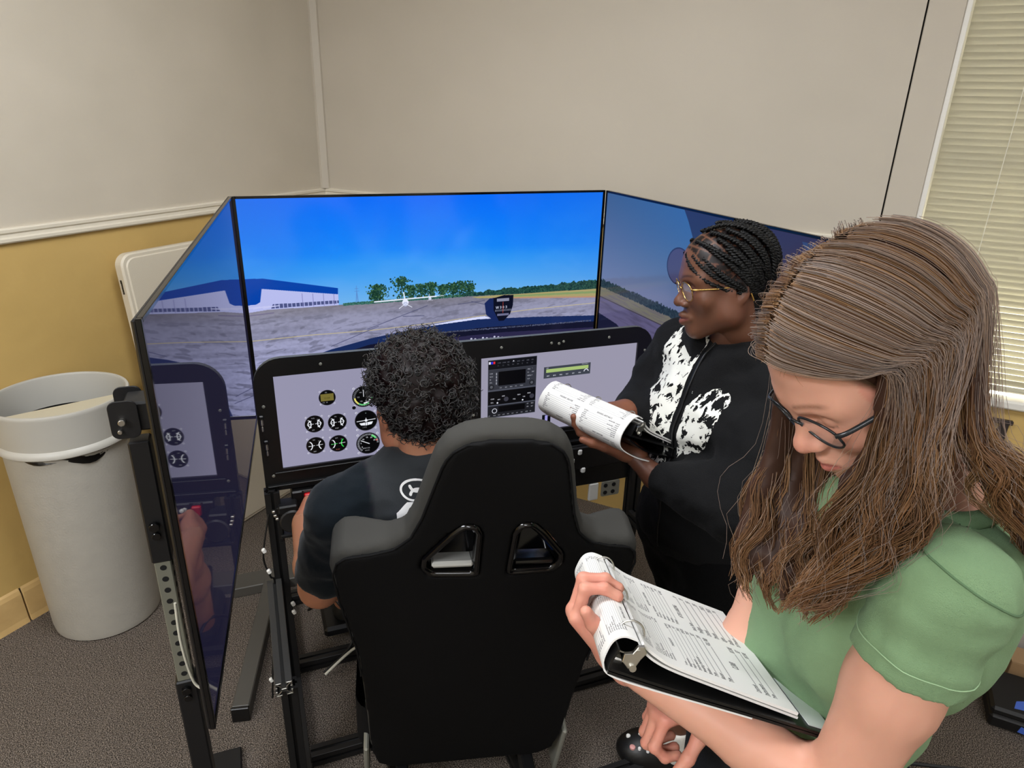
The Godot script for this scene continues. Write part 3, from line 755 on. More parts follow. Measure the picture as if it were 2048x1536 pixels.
func left_screen() -> Image:
	var s := 2200.0
	var x0 := -0.553
	var y1 := 1.027
	var im := Image.create(int(0.533 * s), int(0.274 * s), false, Image.FORMAT_RGB8)
	var g := Color(0.585, 0.58, 0.675)
	im.fill(g)
	var W := Color(0.92, 0.93, 0.96)
	var d := dial(im, -0.419, 0.948, 0.0225, x0, y1, s)
	rect(im, d.x - d.z * 0.78, d.y - d.z * 0.5, d.x + d.z * 0.78, d.y + d.z * 0.42, Color(0.46, 0.42, 0.20))
	letters(im, Vector2(d.x - d.z * 0.42, d.y + 8), "12:04", 15, Color(0.25, 0.22, 0.08))
	letters(im, Vector2(d.x - d.z * 0.24, d.y - d.z * 0.62), "SEL", 9, W)
	letters(im, Vector2(d.x - d.z * 0.6, d.y + d.z * 0.7), "CTL   ET", 9, W)
	# airspeed
	d = dial(im, -0.3205, 0.939, 0.0315, x0, y1, s)
	arc(im, d.x, d.y, d.z * 0.72, d.z * 0.86, 0.15, 2.2, Color(0.25, 0.75, 0.35))
	arc(im, d.x, d.y, d.z * 0.72, d.z * 0.86, 2.2, 3.05, Color(0.9, 0.85, 0.25))
	arc(im, d.x, d.y, d.z * 0.58, d.z * 0.71, 0.2, 1.6, W)
	ticks(im, d, -1.3, 4.2, 34, 0.74, 0.9, 2.0)
	for k in 6: letters(im, Vector2(d.x - 7 + cos(-0.9 + k) * d.z * 0.5, d.y + 4 + sin(-0.9 + k) * d.z * 0.5), str(40 + 20 * k), 10, W)
	stroke(im, Vector2(d.x, d.y), Vector2(d.x, d.y - d.z * 0.62), 4, W)
	dot(im, d.x - d.z * 0.9, d.y + d.z * 0.98, d.z * 0.16, Color(0.04, 0.04, 0.05))
	# four twin engine gauges
	for q in [[-0.459, 0.874, 0], [-0.397, 0.871, 1], [-0.4605, 0.808, 2], [-0.399, 0.805, 3]]:
		d = dial(im, q[0], q[1], 0.0255, x0, y1, s)
		var gcol := Color(0.2, 0.85, 0.3) if q[2] == 3 else W
		arc(im, d.x - d.z * 0.95, d.y, d.z * 0.55, d.z * 0.66, -0.9, 0.9, W)
		arc(im, d.x + d.z * 0.95, d.y, d.z * 0.55, d.z * 0.66, PI - 0.9, PI + 0.9, gcol)
		if q[2] < 2:
			arc(im, d.x - d.z * 0.3, d.y, d.z * 0.32, d.z * 0.42, 1.6, 4.7, W)
			arc(im, d.x + d.z * 0.3, d.y, d.z * 0.32, d.z * 0.42, -1.5, 1.5, W)
		stroke(im, Vector2(d.x - d.z * 0.75, d.y + 2), Vector2(d.x - d.z * 0.1, d.y), 3.2, gcol)
		stroke(im, Vector2(d.x + d.z * 0.75, d.y - 2), Vector2(d.x + d.z * 0.1, d.y), 3.2, W)
		for k in 5:
			letters(im, Vector2(d.x - d.z * 0.72 + (k % 2) * d.z, d.y - d.z * 0.42 + int(k / 2) * d.z * 0.5), ["20", "10", "E", "0", "5"][k], 9, W)
		letters(im, Vector2(d.x - d.z * 0.28, d.y - d.z * 0.62), ["FUEL", "OIL", "VAC", "EGT"][q[2]], 9, W)
		letters(im, Vector2(d.x - d.z * 0.3, d.y + d.z * 0.78), ["QTY", "TEMP", "AMP", "FLOW"][q[2]], 9, Color(0.95, 0.5, 0.4) if q[2] == 3 else W)
	# turn coordinator
	d = dial(im, -0.3175, 0.865, 0.0315, x0, y1, s)
	stroke(im, Vector2(d.x - d.z * 0.82, d.y + 2), Vector2(d.x + d.z * 0.82, d.y - 4), 4.5, W)
	dot(im, d.x, d.y, d.z * 0.13, W)
	stroke(im, Vector2(d.x, d.y), Vector2(d.x, d.y - d.z * 0.24), 3.5, W)
	area(im, PackedVector2Array([Vector2(d.x - d.z * 0.62, d.y + d.z * 0.22), Vector2(d.x + d.z * 0.62, d.y + d.z * 0.16), Vector2(d.x + d.z * 0.48, d.y + d.z * 0.42), Vector2(d.x, d.y + d.z * 0.5), Vector2(d.x - d.z * 0.48, d.y + d.z * 0.44)]), W)
	stroke(im, Vector2(d.x - 6, d.y + d.z * 0.2), Vector2(d.x - 6, d.y + d.z * 0.5), 2, Color(0.05, 0.05, 0.05))
	stroke(im, Vector2(d.x + 6, d.y + d.z * 0.2), Vector2(d.x + 6, d.y + d.z * 0.5), 2, Color(0.05, 0.05, 0.05))
	letters(im, Vector2(d.x - d.z * 0.36, d.y + d.z * 0.72), "2 MIN", 10, Color(0.6, 0.6, 0.62))
	dot(im, d.x, d.y - d.z * 0.72, 4, Color(0.35, 0.4, 0.4))
	# tachometer
	d = dial(im, -0.3156, 0.793, 0.0335, x0, y1, s)
	arc(im, d.x, d.y, d.z * 0.70, d.z * 0.86, -1.15, -0.55, Color(0.25, 0.85, 0.35))
	arc(im, d.x, d.y, d.z * 0.70, d.z * 0.86, -0.35, -0.2, Color(0.9, 0.3, 0.2))
	ticks(im, d, 2.3, 6.3, 32, 0.76, 0.9, 2.4)
	for k in 6: letters(im, Vector2(d.x - 5 + cos(2.6 + k * 0.65) * d.z * 0.58, d.y + 5 + sin(2.6 + k * 0.65) * d.z * 0.58), str(5 * k), 12, W, true)
	stroke(im, Vector2(d.x + d.z * 0.1, d.y + d.z * 0.06), Vector2(d.x - d.z * 0.58, d.y - d.z * 0.30), 5, W)
	letters(im, Vector2(d.x - d.z * 0.48, d.y + d.z * 0.5), "RPM X100", 10, W)
	letters(im, Vector2(d.x - d.z * 0.3, d.y + d.z * 0.72), "HOURS", 9, W)
	# those behind the pilot's head
	for q in [[-0.243, 0.939], [-0.166, 0.939], [-0.243, 0.865], [-0.166, 0.865], [-0.243, 0.793], [-0.166, 0.793], [-0.09, 0.939], [-0.09, 0.865], [-0.09, 0.793]]:
		d = dial(im, q[0], q[1], 0.0315, x0, y1, s)
		ticks(im, d, 0, 5.9, 30, 0.76, 0.9, 2.0)
		stroke(im, Vector2(d.x, d.y), Vector2(d.x + d.z * 0.3, d.y - d.z * 0.5), 4, W)
	rect(im, 0.505 * s, 0.215 * s, 0.522 * s, 0.240 * s, Color(0.1, 0.1, 0.12))
	stroke(im, Vector2(0.513 * s, 0.219 * s), Vector2(0.513 * s, 0.236 * s), 5, W)
	return im

func right_screen() -> Image:
	var s := 2200.0
	var x0 := 0.023
	var y1 := 1.018
	var im := Image.create(int(0.523 * s), int(0.262 * s), false, Image.FORMAT_RGB8)
	im.fill(Color(0.60, 0.59, 0.67))
	var P := func(X: float, Y: float) -> Vector2: return Vector2((X - x0) * s, (y1 - Y) * s)
	var W := Color(0.88, 0.89, 0.93)
	var K := Color(0.055, 0.06, 0.085)
	var G := Color(0.20, 0.21, 0.245)
	var box := func(xa: float, ya: float, xb: float, yb: float, c: Color):
		var a: Vector2 = P.call(xa, yb); var b: Vector2 = P.call(xb, ya)
		rect(im, a.x, a.y, b.x, b.y, c)
	box.call(0.0465, 0.8205, 0.2025, 1.0065, Color(0.30, 0.31, 0.36))
	# audio panel
	box.call(0.0475, 0.977, 0.2015, 1.0055, K)
	for q in [[0.049, Color(0.9, 0.9, 0.95)], [0.056, Color(0.15, 0.2, 0.9)], [0.063, Color(0.9, 0.15, 0.2)]]: box.call(q[0], 0.994, q[0] + 0.006, 1.0015, q[1])
	for k in 8:
		var a: Vector2 = P.call(0.076 + k * 0.0155, 0.9945)
		letters(im, a, ["COM1", "COM2", "MIC", "NAV1", "NAV2", "ADF", "DME", "SPR"][k], 9, Color(0.55, 0.56, 0.62))
		letters(im, a + Vector2(0, 20), ["C1", "C2", "TEL", "PA", "MK", "IC", "HI", "LO"][k], 10, Color(0.45, 0.46, 0.5))
	dot(im, P.call(0.127, 0.998).x, P.call(0.127, 0.998).y, 4, W)
	# navigator
	box.call(0.0475, 0.911, 0.2015, 0.976, G)
	box.call(0.080, 0.923, 0.167, 0.968, Color(0.015, 0.015, 0.03))
	for k in 5:
		letters(im, P.call(0.084 + k * 0.0165, 0.9145), ["CDI", "OBS", "MSG", "FPL", "PROC"][k], 9, W)
	for k in 4:
		letters(im, P.call(0.052, 0.962 - k * 0.0095), ["COM", "VLOC", "ID", "VOL"][k], 10, W)
		letters(im, P.call(0.173, 0.965 - k * 0.0105), ["RNG", "D>", "MENU", "CLR"][k], 10, W)
		letters(im, P.call(0.187, 0.966 - k * 0.0105), ["^", "ENT", "x", "."][k], 10, W)
		stroke(im, P.call(0.0735, 0.964 - k * 0.010), P.call(0.0735, 0.959 - k * 0.010), 7, Color(0.6, 0.61, 0.65))
	for q in [[0.058, 0.921], [0.188, 0.922]]:
		var a: Vector2 = P.call(q[0], q[1])
		dot(im, a.x, a.y, 19, Color(0.13, 0.135, 0.16)); dot(im, a.x, a.y, 10, Color(0.34, 0.35, 0.38))
	# second radio
	box.call(0.0475, 0.862, 0.2015, 0.906, Color(0.03, 0.03, 0.045))
	for q in [[0.106, 0.877], [0.190, 0.877]]:
		var a: Vector2 = P.call(q[0], q[1])
		dot(im, a.x, a.y, 17, Color(0.22, 0.22, 0.26))
	for q in [[0.056, 0.868, "VOL"], [0.056, 0.880, "COM"], [0.078, 0.876, "OFF"], [0.128, 0.872, "PUL"], [0.142, 0.885, "NAV"], [0.160, 0.876, "T/R"], [0.175, 0.886, "MHZ"], [0.092, 0.886, "KHZ"]]:
		letters(im, P.call(q[0], q[1]), q[2], 11, W, true)
	for q in [[0.078, 0.8675], [0.160, 0.8675]]:
		var a: Vector2 = P.call(q[0], q[1])
		dot(im, a.x, a.y, 6, W)
	# autopilot
	box.call(0.0475, 0.822, 0.2015, 0.858, Color(0.11, 0.115, 0.14))
	box.call(0.081, 0.836, 0.168, 0.855, Color(0.015, 0.015, 0.025))
	arc(im, P.call(0.069, 0.842).x, P.call(0.069, 0.842).y, 14, 18, 0, TAU, W)
	for k in 10: letters(im, P.call(0.050 + k * 0.0150, 0.8255), ["AP", "HDG", "NAV", "APR", "REV", "ALT", "UP", "DN", "ARM", "FD"][k], 9, W)
	for k in 4: letters(im, P.call(0.174 + (k % 2) * 0.014, 0.851 - int(k / 2) * 0.010), ["UP", "BRO", "DN", "ALT"][k], 10, W)
	# transponder strip
	box.call(0.227, 0.929, 0.3855, 0.966, Color(0.24, 0.26, 0.30))
	box.call(0.235, 0.947, 0.3785, 0.9585, Color(0.66, 0.76, 0.47))
	letters(im, P.call(0.235, 0.9605), "ADF", 10, W)
	letters(im, P.call(0.355, 0.9615), "FREQUENCY", 9, W)
	for k in 6: letters(im, P.call(0.237 + k * 0.0215, 0.9345), ["ADF", "BFO", "FRQ", "FLT", "SET", "VOL"][k], 11, W, true)
	arc(im, P.call(0.3715, 0.938).x, P.call(0.3715, 0.938).y, 13, 19, PI, TAU, W)
	# flap indicator
	box.call(0.228, 0.770, 0.2565, 0.806, Color(0.05, 0.055, 0.085))
	box.call(0.2375, 0.772, 0.2465, 0.804, Color(0.62, 0.60, 0.86))
	box.call(0.247, 0.776, 0.2555, 0.800, Color(0.02, 0.02, 0.03))
	letters(im, P.call(0.248, 0.8005), "UP", 9, W)
	return im

func cockpit():
	var t := thing("instrument_panel", "black flight trainer panel with two lavender instrument screens before the large television", "cockpit panel", Vector3(0, 0.688, 0.39), RIG)
	var r := 0.072
	var up := PackedVector2Array([Vector2(-0.604, 0.89)])
	var X1 := 0.600
	var Y1 := 1.076
	for i in 9:
		var an := PI - PI / 2 * i / 8
		up.append(Vector2(-0.604 + r + cos(an) * r, Y1 - r + sin(an) * r))
	for i in 9:
		var an := PI / 2 - PI / 2 * i / 8
		up.append(Vector2(X1 - r + cos(an) * r, Y1 - 0.006 - r + sin(an) * r))
	for q in [[X1, 0.89], [0.546, 0.89], [0.546, 1.018], [0.023, 1.018], [0.023, 0.89], [-0.020, 0.89], [-0.020, 1.027], [-0.553, 1.027], [-0.553, 0.89]]: up.append(Vector2(q[0], q[1]))
	up.reverse()
	var m := MB.new()
	m.prism(up, 0.384, 0.400, 0.0)
	var lo := PackedVector2Array()
	for q in [[-0.604, 0.89], [-0.553, 0.89], [-0.553, 0.753], [-0.020, 0.753], [-0.020, 0.89], [0.023, 0.89], [0.023, 0.756], [0.546, 0.756], [0.546, 0.89], [X1, 0.89], [X1, 0.688], [-0.604, 0.688]]: lo.append(Vector2(q[0], q[1]))
	lo.reverse()
	m.prism(lo, 0.384, 0.400, 0.0)
	part(t, "faceplate", m.mesh(), M.panel_black)
	m = MB.new()
	var edge := PackedVector3Array()
	for i in range(0, 19):
		pass
	var rim := []
	for q in up:
		if q.y > 0.9 and (absf(q.x) > 0.58 or q.y > 1.03): rim.append(q)
	for i in rim.size() - 1:
		var a: Vector2 = rim[i]; var b: Vector2 = rim[i + 1]
		if a.distance_to(b) > 1.3: continue
		m.quad(Vector3(b.x, b.y + 0.0012, 0.3845), Vector3(b.x, b.y + 0.0012, 0.3995), Vector3(a.x, a.y + 0.0012, 0.3995), Vector3(a.x, a.y + 0.0012, 0.3845))
	part(t, "raw_top_edge", m.mesh(), M.edge_grey, "pale worn top edge")
	for q in [[-0.553, 0.753, -0.020, 1.027, true], [0.023, 0.756, 0.546, 1.018, false]]:
		m = MB.new()
		m.quad(Vector3(q[0], q[1], 0.3925), Vector3(q[2], q[1], 0.3925), Vector3(q[2], q[3], 0.3925), Vector3(q[0], q[3], 0.3925))
		part(t, "instrument_screen", m.mesh(), glow(tex(left_screen() if q[4] else right_screen()), 1.0, 0.3), "lavender screen of round dials" if q[4] else "lavender screen with a radio stack")
		part(t, "screen_back", span(Vector3(q[0] - 0.01, q[1] - 0.01, 0.345), Vector3(q[2] + 0.01, q[3] + 0.01, 0.384), 0.004), M.satin_black)
	part(t, "lower_lip", span(Vector3(-0.598, 0.704, 0.400), Vector3(0.596, 0.709, 0.412), 0.001), M.black_metal)
	part(t, "lower_lip", span(Vector3(-0.575, 0.742, 0.400), Vector3(0.57, 0.7455, 0.405), 0.001), M.black_metal)
	# spring pins, screws
	for q in [[-0.594, 0.893, 0.0], [-0.589, 0.819, 0.0], [-0.004, 0.903, 0.5], [0.578, 0.931, 0.75], [0.580, 0.86, 0.0]]:
		var d := Vector3(sin(q[2]), -cos(q[2]), 0.25).normalized()
		var o := Vector3(q[0], q[1] + 0.017, 0.402)
		m = MB.new()
		m.cyl(o, o + d * 0.017, 0.0042, 12, 0.001)
		m.cyl(o + d * 0.019, o + d * 0.033, 0.0032, 12, 0.001)
		part(t, "toggle_pin", m.mesh(), M.steel, "bright steel pin")
		part(t, "pin_boss", bx(o + Vector3(0, 0.006, 0.001), Vector3(0.014, 0.012, 0.008), 0.003), M.black_metal)
	for q in [[-0.585, 0.945], [-0.43, 1.050], [-0.20, 1.051], [0.085, 1.046], [0.245, 1.045], [0.285, 1.046], [0.44, 1.045], [0.573, 0.99], [0.578, 0.965], [-0.002, 0.955], [-0.58, 0.735], [-0.30, 0.728], [0.0, 0.73], [0.3, 0.728], [0.0, 0.84], [0.27, 1.041]]:
		m = MB.new()
		m.lathe([Vector2(0.0045, 0), Vector2(0.0035, 0.0018), Vector2(0, 0.0022)], 12, MB.frame(Vector3(q[0], q[1], 0.400), Vector3(0, 0, 1)))
		part(t, "screw", m.mesh(), M.zinc)
	# switch box below
	var sbox := thing("switch_panel", "black switch box under the panel with white toggles and a red rocker", "switch panel", Vector3(0, 0.60, 0.36), RIG)
	m = MB.new()
	m.box(Vector3(0.0, 0.645, 0.385), Vector3(1.08, 0.082, 0.07), 0.004)
	part(sbox, "housing", m.mesh(), M.panel_black)
	part(sbox, "red_rocker", bx(Vector3(-0.494, 0.664, 0.424), Vector3(0.024, 0.030, 0.014), 0.003), M.red_plastic, "red rocker switch")
	part(sbox, "rocker_plate", bx(Vector3(-0.494, 0.664, 0.4205), Vector3(0.034, 0.048, 0.002), 0.001), M.black_plastic)
	m = MB.new()
	m.quad(Vector3(-0.508, 0.681, 0.4222), Vector3(-0.48, 0.681, 0.4222), Vector3(-0.48, 0.687, 0.4222), Vector3(-0.508, 0.687, 0.4222))
	var mi := Image.create(96, 20, false, Image.FORMAT_RGB8)
	mi.fill(Color(0.05, 0.05, 0.05)); letters(mi, Vector2(6, 16), "MASTER", 18, Color(0.75, 0.75, 0.72))
	var mm := mat(Color.WHITE, 0.5); mm.albedo_texture = tex(mi)
	part(sbox, "legend", m.mesh(), mm)
	for k in 12:
		var x := -0.463 + k * 0.0245 + (0.09 if k > 5 else 0.0)
		m = MB.new()
		m.cyl(Vector3(x, 0.668, 0.420), Vector3(x, 0.668, 0.426), 0.0062, 12, 0.001)
		m.cyl(Vector3(x, 0.668, 0.426), Vector3(x, 0.676, 0.440), 0.0028, 10)
		m.lathe([Vector2(0, -0.006), Vector2(0.0055, -0.004), Vector2(0.006, 0.0), Vector2(0.0055, 0.004), Vector2(0, 0.006)], 12, MB.frame(Vector3(x, 0.678, 0.443), Vector3(0, 0.5, 0.86)))
		part(sbox, "toggle", m.mesh(), M.white_plastic, "white toggle switch")
	# lower right bay seen past the seat: black skirt, white toggles, drilled silver bracket
	var skirt := thing("lower_panel", "black lower panel right of the seat back, small white switches on it", "panel", Vector3(0.44, 0.53, 0.41), RIG)
	part(skirt, "skirt", span(Vector3(0.15, 0.535, 0.398), Vector3(0.585, 0.690, 0.410), 0.003), M.panel_black)
	for q in [[0.356, 0.668], [0.372, 0.60], [0.33, 0.64]]:
		part(skirt, "switch", bx(Vector3(q[0], q[1], 0.416), Vector3(0.016, 0.020, 0.016), 0.004), M.white_plastic)
	var br := thing("mounting_bracket", "drilled silver bracket low on the right below the black panel", "bracket", Vector3(0.45, 0.47, 0.42), RIG)
	m = MB.new()
	m.prism(rrect(0.452, 0.478, 0.520, 0.535, 0.006), 0.405, 0.411, 0.001)
	part(br, "plate", m.mesh(), M.zinc)
	for q in [[0.466, 0.493], [0.466, 0.520], [0.495, 0.493], [0.497, 0.520]]:
		m = MB.new()
		m.lathe([Vector2(0.0075, 0), Vector2(0.0075, 0.0012), Vector2(0.003, 0.0015), Vector2(0, 0.0015)], 14, MB.frame(Vector3(q[0], q[1], 0.411), Vector3(0, 0, 1)))
		part(br, "bolt", m.mesh(), M.hole)
	part(br, "strap", span(Vector3(0.405, 0.470, 0.400), Vector3(0.440, 0.535, 0.412), 0.003), M.white_plastic)
	# trim wheel with its carrier, left under the panel
	var tw := thing("trim_wheel", "round black control knob under the left end of the panel", "control knob", Vector3(-0.545, 0.585, 0.46), RIG)
	m = MB.new()
	m.cyl(Vector3(-0.545, 0.615, 0.432), Vector3(-0.545, 0.617, 0.462), 0.034, 36, 0.004)
	part(tw, "wheel", m.mesh(), mat(Color(0.075, 0.073, 0.075), 0.5))
	m = MB.new()
	m.box(Vector3(-0.553, 0.652, 0.43), Vector3(0.052, 0.026, 0.05), 0.004)
	m.box(Vector3(-0.577, 0.600, 0.425), Vector3(0.012, 0.11, 0.03), 0.003)
	m.box(Vector3(-0.53, 0.562, 0.43), Vector3(0.10, 0.012, 0.03), 0.003)
	m.box(Vector3(-0.535, 0.585, 0.425), Vector3(0.03, 0.04, 0.02), 0.003)
	part(tw, "carrier", m.mesh(), M.black_metal)
	m = MB.new()
	for q in [[-0.588, 0.643], [-0.584, 0.632], [-0.591, 0.656]]: m.box(Vector3(q[0], q[1], 0.455), Vector3(0.009, 0.008, 0.012), 0.002)
	part(tw, "connector", m.mesh(), M.steel)
	frame_rig()

func extrusion(at: Vector3, along: Vector3, length: float, s := 0.040) -> ArrayMesh:
	# T-slot aluminium profile
	var h := s / 2
	var p := []
	var quarter := [Vector2(0.004, 0.0085), Vector2(0.011, 0.0145), Vector2(0.004, 0.0145), Vector2(0.004, 0.02), Vector2(0.0192, 0.02), Vector2(0.02, 0.0192)]
	var poly := PackedVector2Array()
	for k in 4:
		var rot := -PI / 2 * k
		var q := [Vector2(0.0065, 0.0065), Vector2(0.011, 0.0115), Vector2(0.011, 0.0155), Vector2(0.0042, 0.0155), Vector2(0.0042, 0.02), Vector2(0.019, 0.02), Vector2(0.02, 0.019), Vector2(0.02, 0.0042), Vector2(0.0155, 0.0042), Vector2(0.0155, 0.011), Vector2(0.0115, 0.011)]
		for e in q: poly.append((e * (s / 0.04)).rotated(rot))
	poly.reverse()
	var z := along.normalized()
	var y := Vector3.UP if absf(z.y) < 0.9 else Vector3(0, 0, -1)
	var x := y.cross(z).normalized()
	var m := MB.new()
	m.prism(poly, 0, length, 0.0, Transform3D(Basis(x, z.cross(x), z), at))
	return m.mesh()

func frame_rig():
	var t := thing("trainer_frame", "black slotted aluminium frame with floor rails carrying the panel and seat", "frame", Vector3(-0.2, 0, 0.6), RIG)
	part(t, "upright", extrusion(Vector3(-0.590, 0, 0.415), Vector3.UP, 0.70), M.satin_black)
	part(t, "upright", extrusion(Vector3(0.570, 0, 0.415), Vector3.UP, 0.70), M.satin_black)
	part(t, "side_rail", extrusion(Vector3(-0.612, 0.40, 0.435), Vector3(0, 0, 1), 0.405), M.anodised, "grey slotted rail, its cut end facing out")
	var e := MB.new()
	# bright cut end of the rail
	for k in 4:
		var a := k * PI / 2
		for q in [[Vector2(0.0055, 0.0055), Vector2(0.0155, 0.0155)], [Vector2(0.006, 0.018), Vector2(0.019, 0.018)], [Vector2(0.018, 0.006), Vector2(0.018, 0.019)], [Vector2(0.006, 0.0155), Vector2(0.006, 0.0195)], [Vector2(0.0155, 0.006), Vector2(0.0195, 0.006)]]:
			var p0: Vector2 = q[0].rotated(a); var p1: Vector2 = q[1].rotated(a)
			e.tube(PackedVector3Array([Vector3(-0.612 + p0.x, 0.40 + p0.y, 0.8402), Vector3(-0.612 + p1.x, 0.40 + p1.y, 0.8402)]), 0.0011, 6)
	e.tube(PackedVector3Array([Vector3(-0.6175, 0.40, 0.8402), Vector3(-0.6065, 0.40, 0.8402)]), 0.0014, 6)
	part(t, "cut_end", e.mesh(), M.steel)
	part(t, "side_rail", extrusion(Vector3(0.570, 0.40, 0.435), Vector3(0, 0, 1), 0.405), M.satin_black)
	part(t, "upright", extrusion(Vector3(-0.602, 0, 0.805), Vector3.UP, 0.379), M.satin_black)
	part(t, "upright", extrusion(Vector3(0.570, 0, 0.805), Vector3.UP, 0.379), M.satin_black)
	for x in [-0.590, 0.570]: part(t, "floor_rail", extrusion(Vector3(x, 0.022, -0.10), Vector3(0, 0, 1), 1.35), M.satin_black)
	for z in [0.02, 0.36, 0.72, 1.05]: part(t, "cross_rail", extrusion(Vector3(-0.568, 0.024, z), Vector3(1, 0, 0), 1.116), M.satin_black)
	for x in [-0.36, -0.05]: part(t, "seat_rail", extrusion(Vector3(x, 0.066, 0.34), Vector3(0, 0, 1), 0.80), M.satin_black)
	# rudder pedals
	var pd := thing("rudder_pedals", "black rudder pedal set on the floor under the panel", "pedals", Vector3(-0.25, 0.046, 0.20), RIG)
	part(pd, "base", span(Vector3(-0.48, 0.046, 0.05), Vector3(-0.02, 0.085, 0.30), 0.01), M.black_metal)
	for x in [-0.37, -0.14]:
		part(pd, "pedal", bx(Vector3(x, 0.19, 0.15), Vector3(0.10, 0.17, 0.02), 0.006, Basis(Vector3.RIGHT, -0.5)), M.black_metal)
		var pm := MB.new()
		pm.cyl(Vector3(x, 0.08, 0.20), Vector3(x, 0.13, 0.17), 0.010, 10)
		part(pd, "arm", pm.mesh(), M.steel)
	var m := MB.new()
	m.tube(curve([Vector3(-0.52, 0.10, 0.20), Vector3(-0.44, 0.20, 0.30), Vector3(-0.40, 0.09, 0.38), Vector3(-0.50, 0.05, 0.45)], 8), 0.005, 7)
	solo("pedal_cable", m.mesh(), M.cable_black, "black cable looped beside the rudder pedals on the floor", "cable", RIG)
	m = MB.new()
	m.tube(curve([Vector3(-0.50, 0.07, 0.48), Vector3(-0.40, 0.11, 0.44), Vector3(-0.30, 0.12, 0.42), Vector3(-0.2, 0.09, 0.40)], 8), 0.0045, 7)
	solo("grey_cable", m.mesh(), M.cable_white, "pale grey cable strung low behind the left side rail", "cable", RIG)
	# wiring clipped to the left upright
	var wr := thing("wiring_loom", "thin black wiring with white connectors down the left upright", "wiring", Vector3(-0.62, 0.2, 0.44), RIG)
	m = MB.new()
	m.tube(curve([Vector3(-0.605, 0.64, 0.44), Vector3(-0.625, 0.56, 0.455), Vector3(-0.632, 0.50, 0.45), Vector3(-0.620, 0.44, 0.445), Vector3(-0.612, 0.40, 0.44), Vector3(-0.64, 0.20, 0.50), Vector3(-0.655, 0.07, 0.52)], 8), 0.0028, 6)
	part(wr, "wire", m.mesh(), M.cable_black)
	for q in [[-0.628, 0.541, 0.462], [-0.622, 0.463, 0.452], [-0.652, 0.13, 0.512], [-0.568, 0.33, 0.445], [-0.568, 0.30, 0.445]]:
		part(wr, "connector", bx(Vector3(q[0], q[1], q[2]), Vector3(0.010, 0.014, 0.010), 0.002, Basis(Vector3(0, 0, 1), 0.4)), M.white_plastic)
	tv_stand()

func tv_stand():
	# floor bars and the drilled mast behind the left television
	var t := thing("television_stand", "dark steel stand with a drilled telescopic mast behind the mirroring left television", "stand", Vector3(-0.80, 0, 0.60), RIG)
	part(t, "floor_bar", bx(Vector3(-0.688, 0.026, 0.207), Vector3(0.050, 0.05, 0.60), 0.003, Basis(Vector3.UP, -0.195)), M.grey_bar)
	part(t, "end_cap", bx(Vector3(-0.7475, 0.0255, 0.506), Vector3(0.051, 0.051, 0.012), 0.002, Basis(Vector3.UP, -0.195)), M.black_plastic)
	part(t, "cross_bar", bx(Vector3(-0.30, 0.02, -0.12), Vector3(1.05, 0.04, 0.09), 0.003), M.grey_bar)
	var x := -0.798
	var z := 0.915
	part(t, "mast_sleeve", bx(Vector3(x, 1.00, z), Vector3(0.036, 0.26, 0.036), 0.003), M.black_metal)
	part(t, "mast_foot", bx(Vector3(x, 0.295, z), Vector3(0.040, 0.56, 0.040), 0.003), M.black_metal)
	part(t, "mast_tube", bx(Vector3(x, 0.73, z), Vector3(0.030, 0.36, 0.030), 0.002), mat(Color(0.44, 0.44, 0.39), 0.55, 0.15))
	for k in 11:
		var y := 0.592 + k * 0.0265
		for f in [[Vector3(0, 0, 1), 0.01505], [Vector3(1, 0, 0), 0.01505]]:
			var m := MB.new()
			m.lathe([Vector2(0.0060, -0.001), Vector2(0.0060, 0.0004), Vector2(0, 0.0004)], 14, MB.frame(Vector3(x, y, z) + f[0] * f[1], f[0]))
			part(t, "hole", m.mesh(), M.hole)
	part(t, "foot_plate", span(Vector3(x - 0.05, 0, z - 0.30), Vector3(x + 0.05, 0.02, z + 0.30), 0.003), M.black_metal)
	for q in [[0.555, 0.0205], [0.955, 0.019]]:
		var m := MB.new()
		m.cyl(Vector3(x, q[0], z + q[1]), Vector3(x, q[0], z + q[1] + 0.010), 0.010, 6, 0.001)
		m.cyl(Vector3(x, q[0] - 0.022, z + q[1]), Vector3(x, q[0] - 0.022, z + q[1] + 0.006), 0.008, 12, 0.001)
		part(t, "clamp_bolt", m.mesh(), M.gloss_black)
	var kn := MB.new()
	kn.cyl(Vector3(x + 0.020, 0.58, z), Vector3(x + 0.045, 0.58, z), 0.016, 14, 0.003)
	part(t, "clamp_knob", kn.mesh(), M.black_plastic)
	# tilt head: two rounded plates and a bolt
	for dz in [-0.035, 0.035]:
		var m := MB.new()
		m.prism(rrect(-0.832, 1.148, -0.786, 1.218, 0.013), 0, 0.004, 0.0008, Transform3D(Basis(), Vector3(0, 0, z + dz)))
		part(t, "tilt_plate", m.mesh(), M.black_metal)
	var b := MB.new()
	b.cyl(Vector3(-0.812, 1.182, z + 0.035), Vector3(-0.812, 1.182, z + 0.050), 0.006, 12, 0.001)
	b.cyl(Vector3(-0.818, 1.163, z + 0.035), Vector3(-0.818, 1.163, z + 0.045), 0.004, 12, 0.001)
	part(t, "tilt_bolt", b.mesh(), M.steel)
	part(t, "head_arm", span(Vector3(-0.81, 1.155, z - 0.03), Vector3(-0.750, 1.21, z + 0.03), 0.004), M.black_metal)
	part(t, "mounting_rail", span(Vector3(-0.760, 0.86, z - 0.02), Vector3(-0.735, 1.30, z + 0.02), 0.002), M.black_metal)
	var w := MB.new()
	w.tube(curve([Vector3(-0.742, 0.98, 1.215), Vector3(-0.745, 0.90, 1.212), Vector3(-0.74, 0.81, 1.20), Vector3(-0.725, 0.79, 1.205)], 8), 0.0022, 7)
	solo("television_cable", w.mesh(), M.cable_white, "white cable hanging down the back edge of the left television", "cable", RIG)

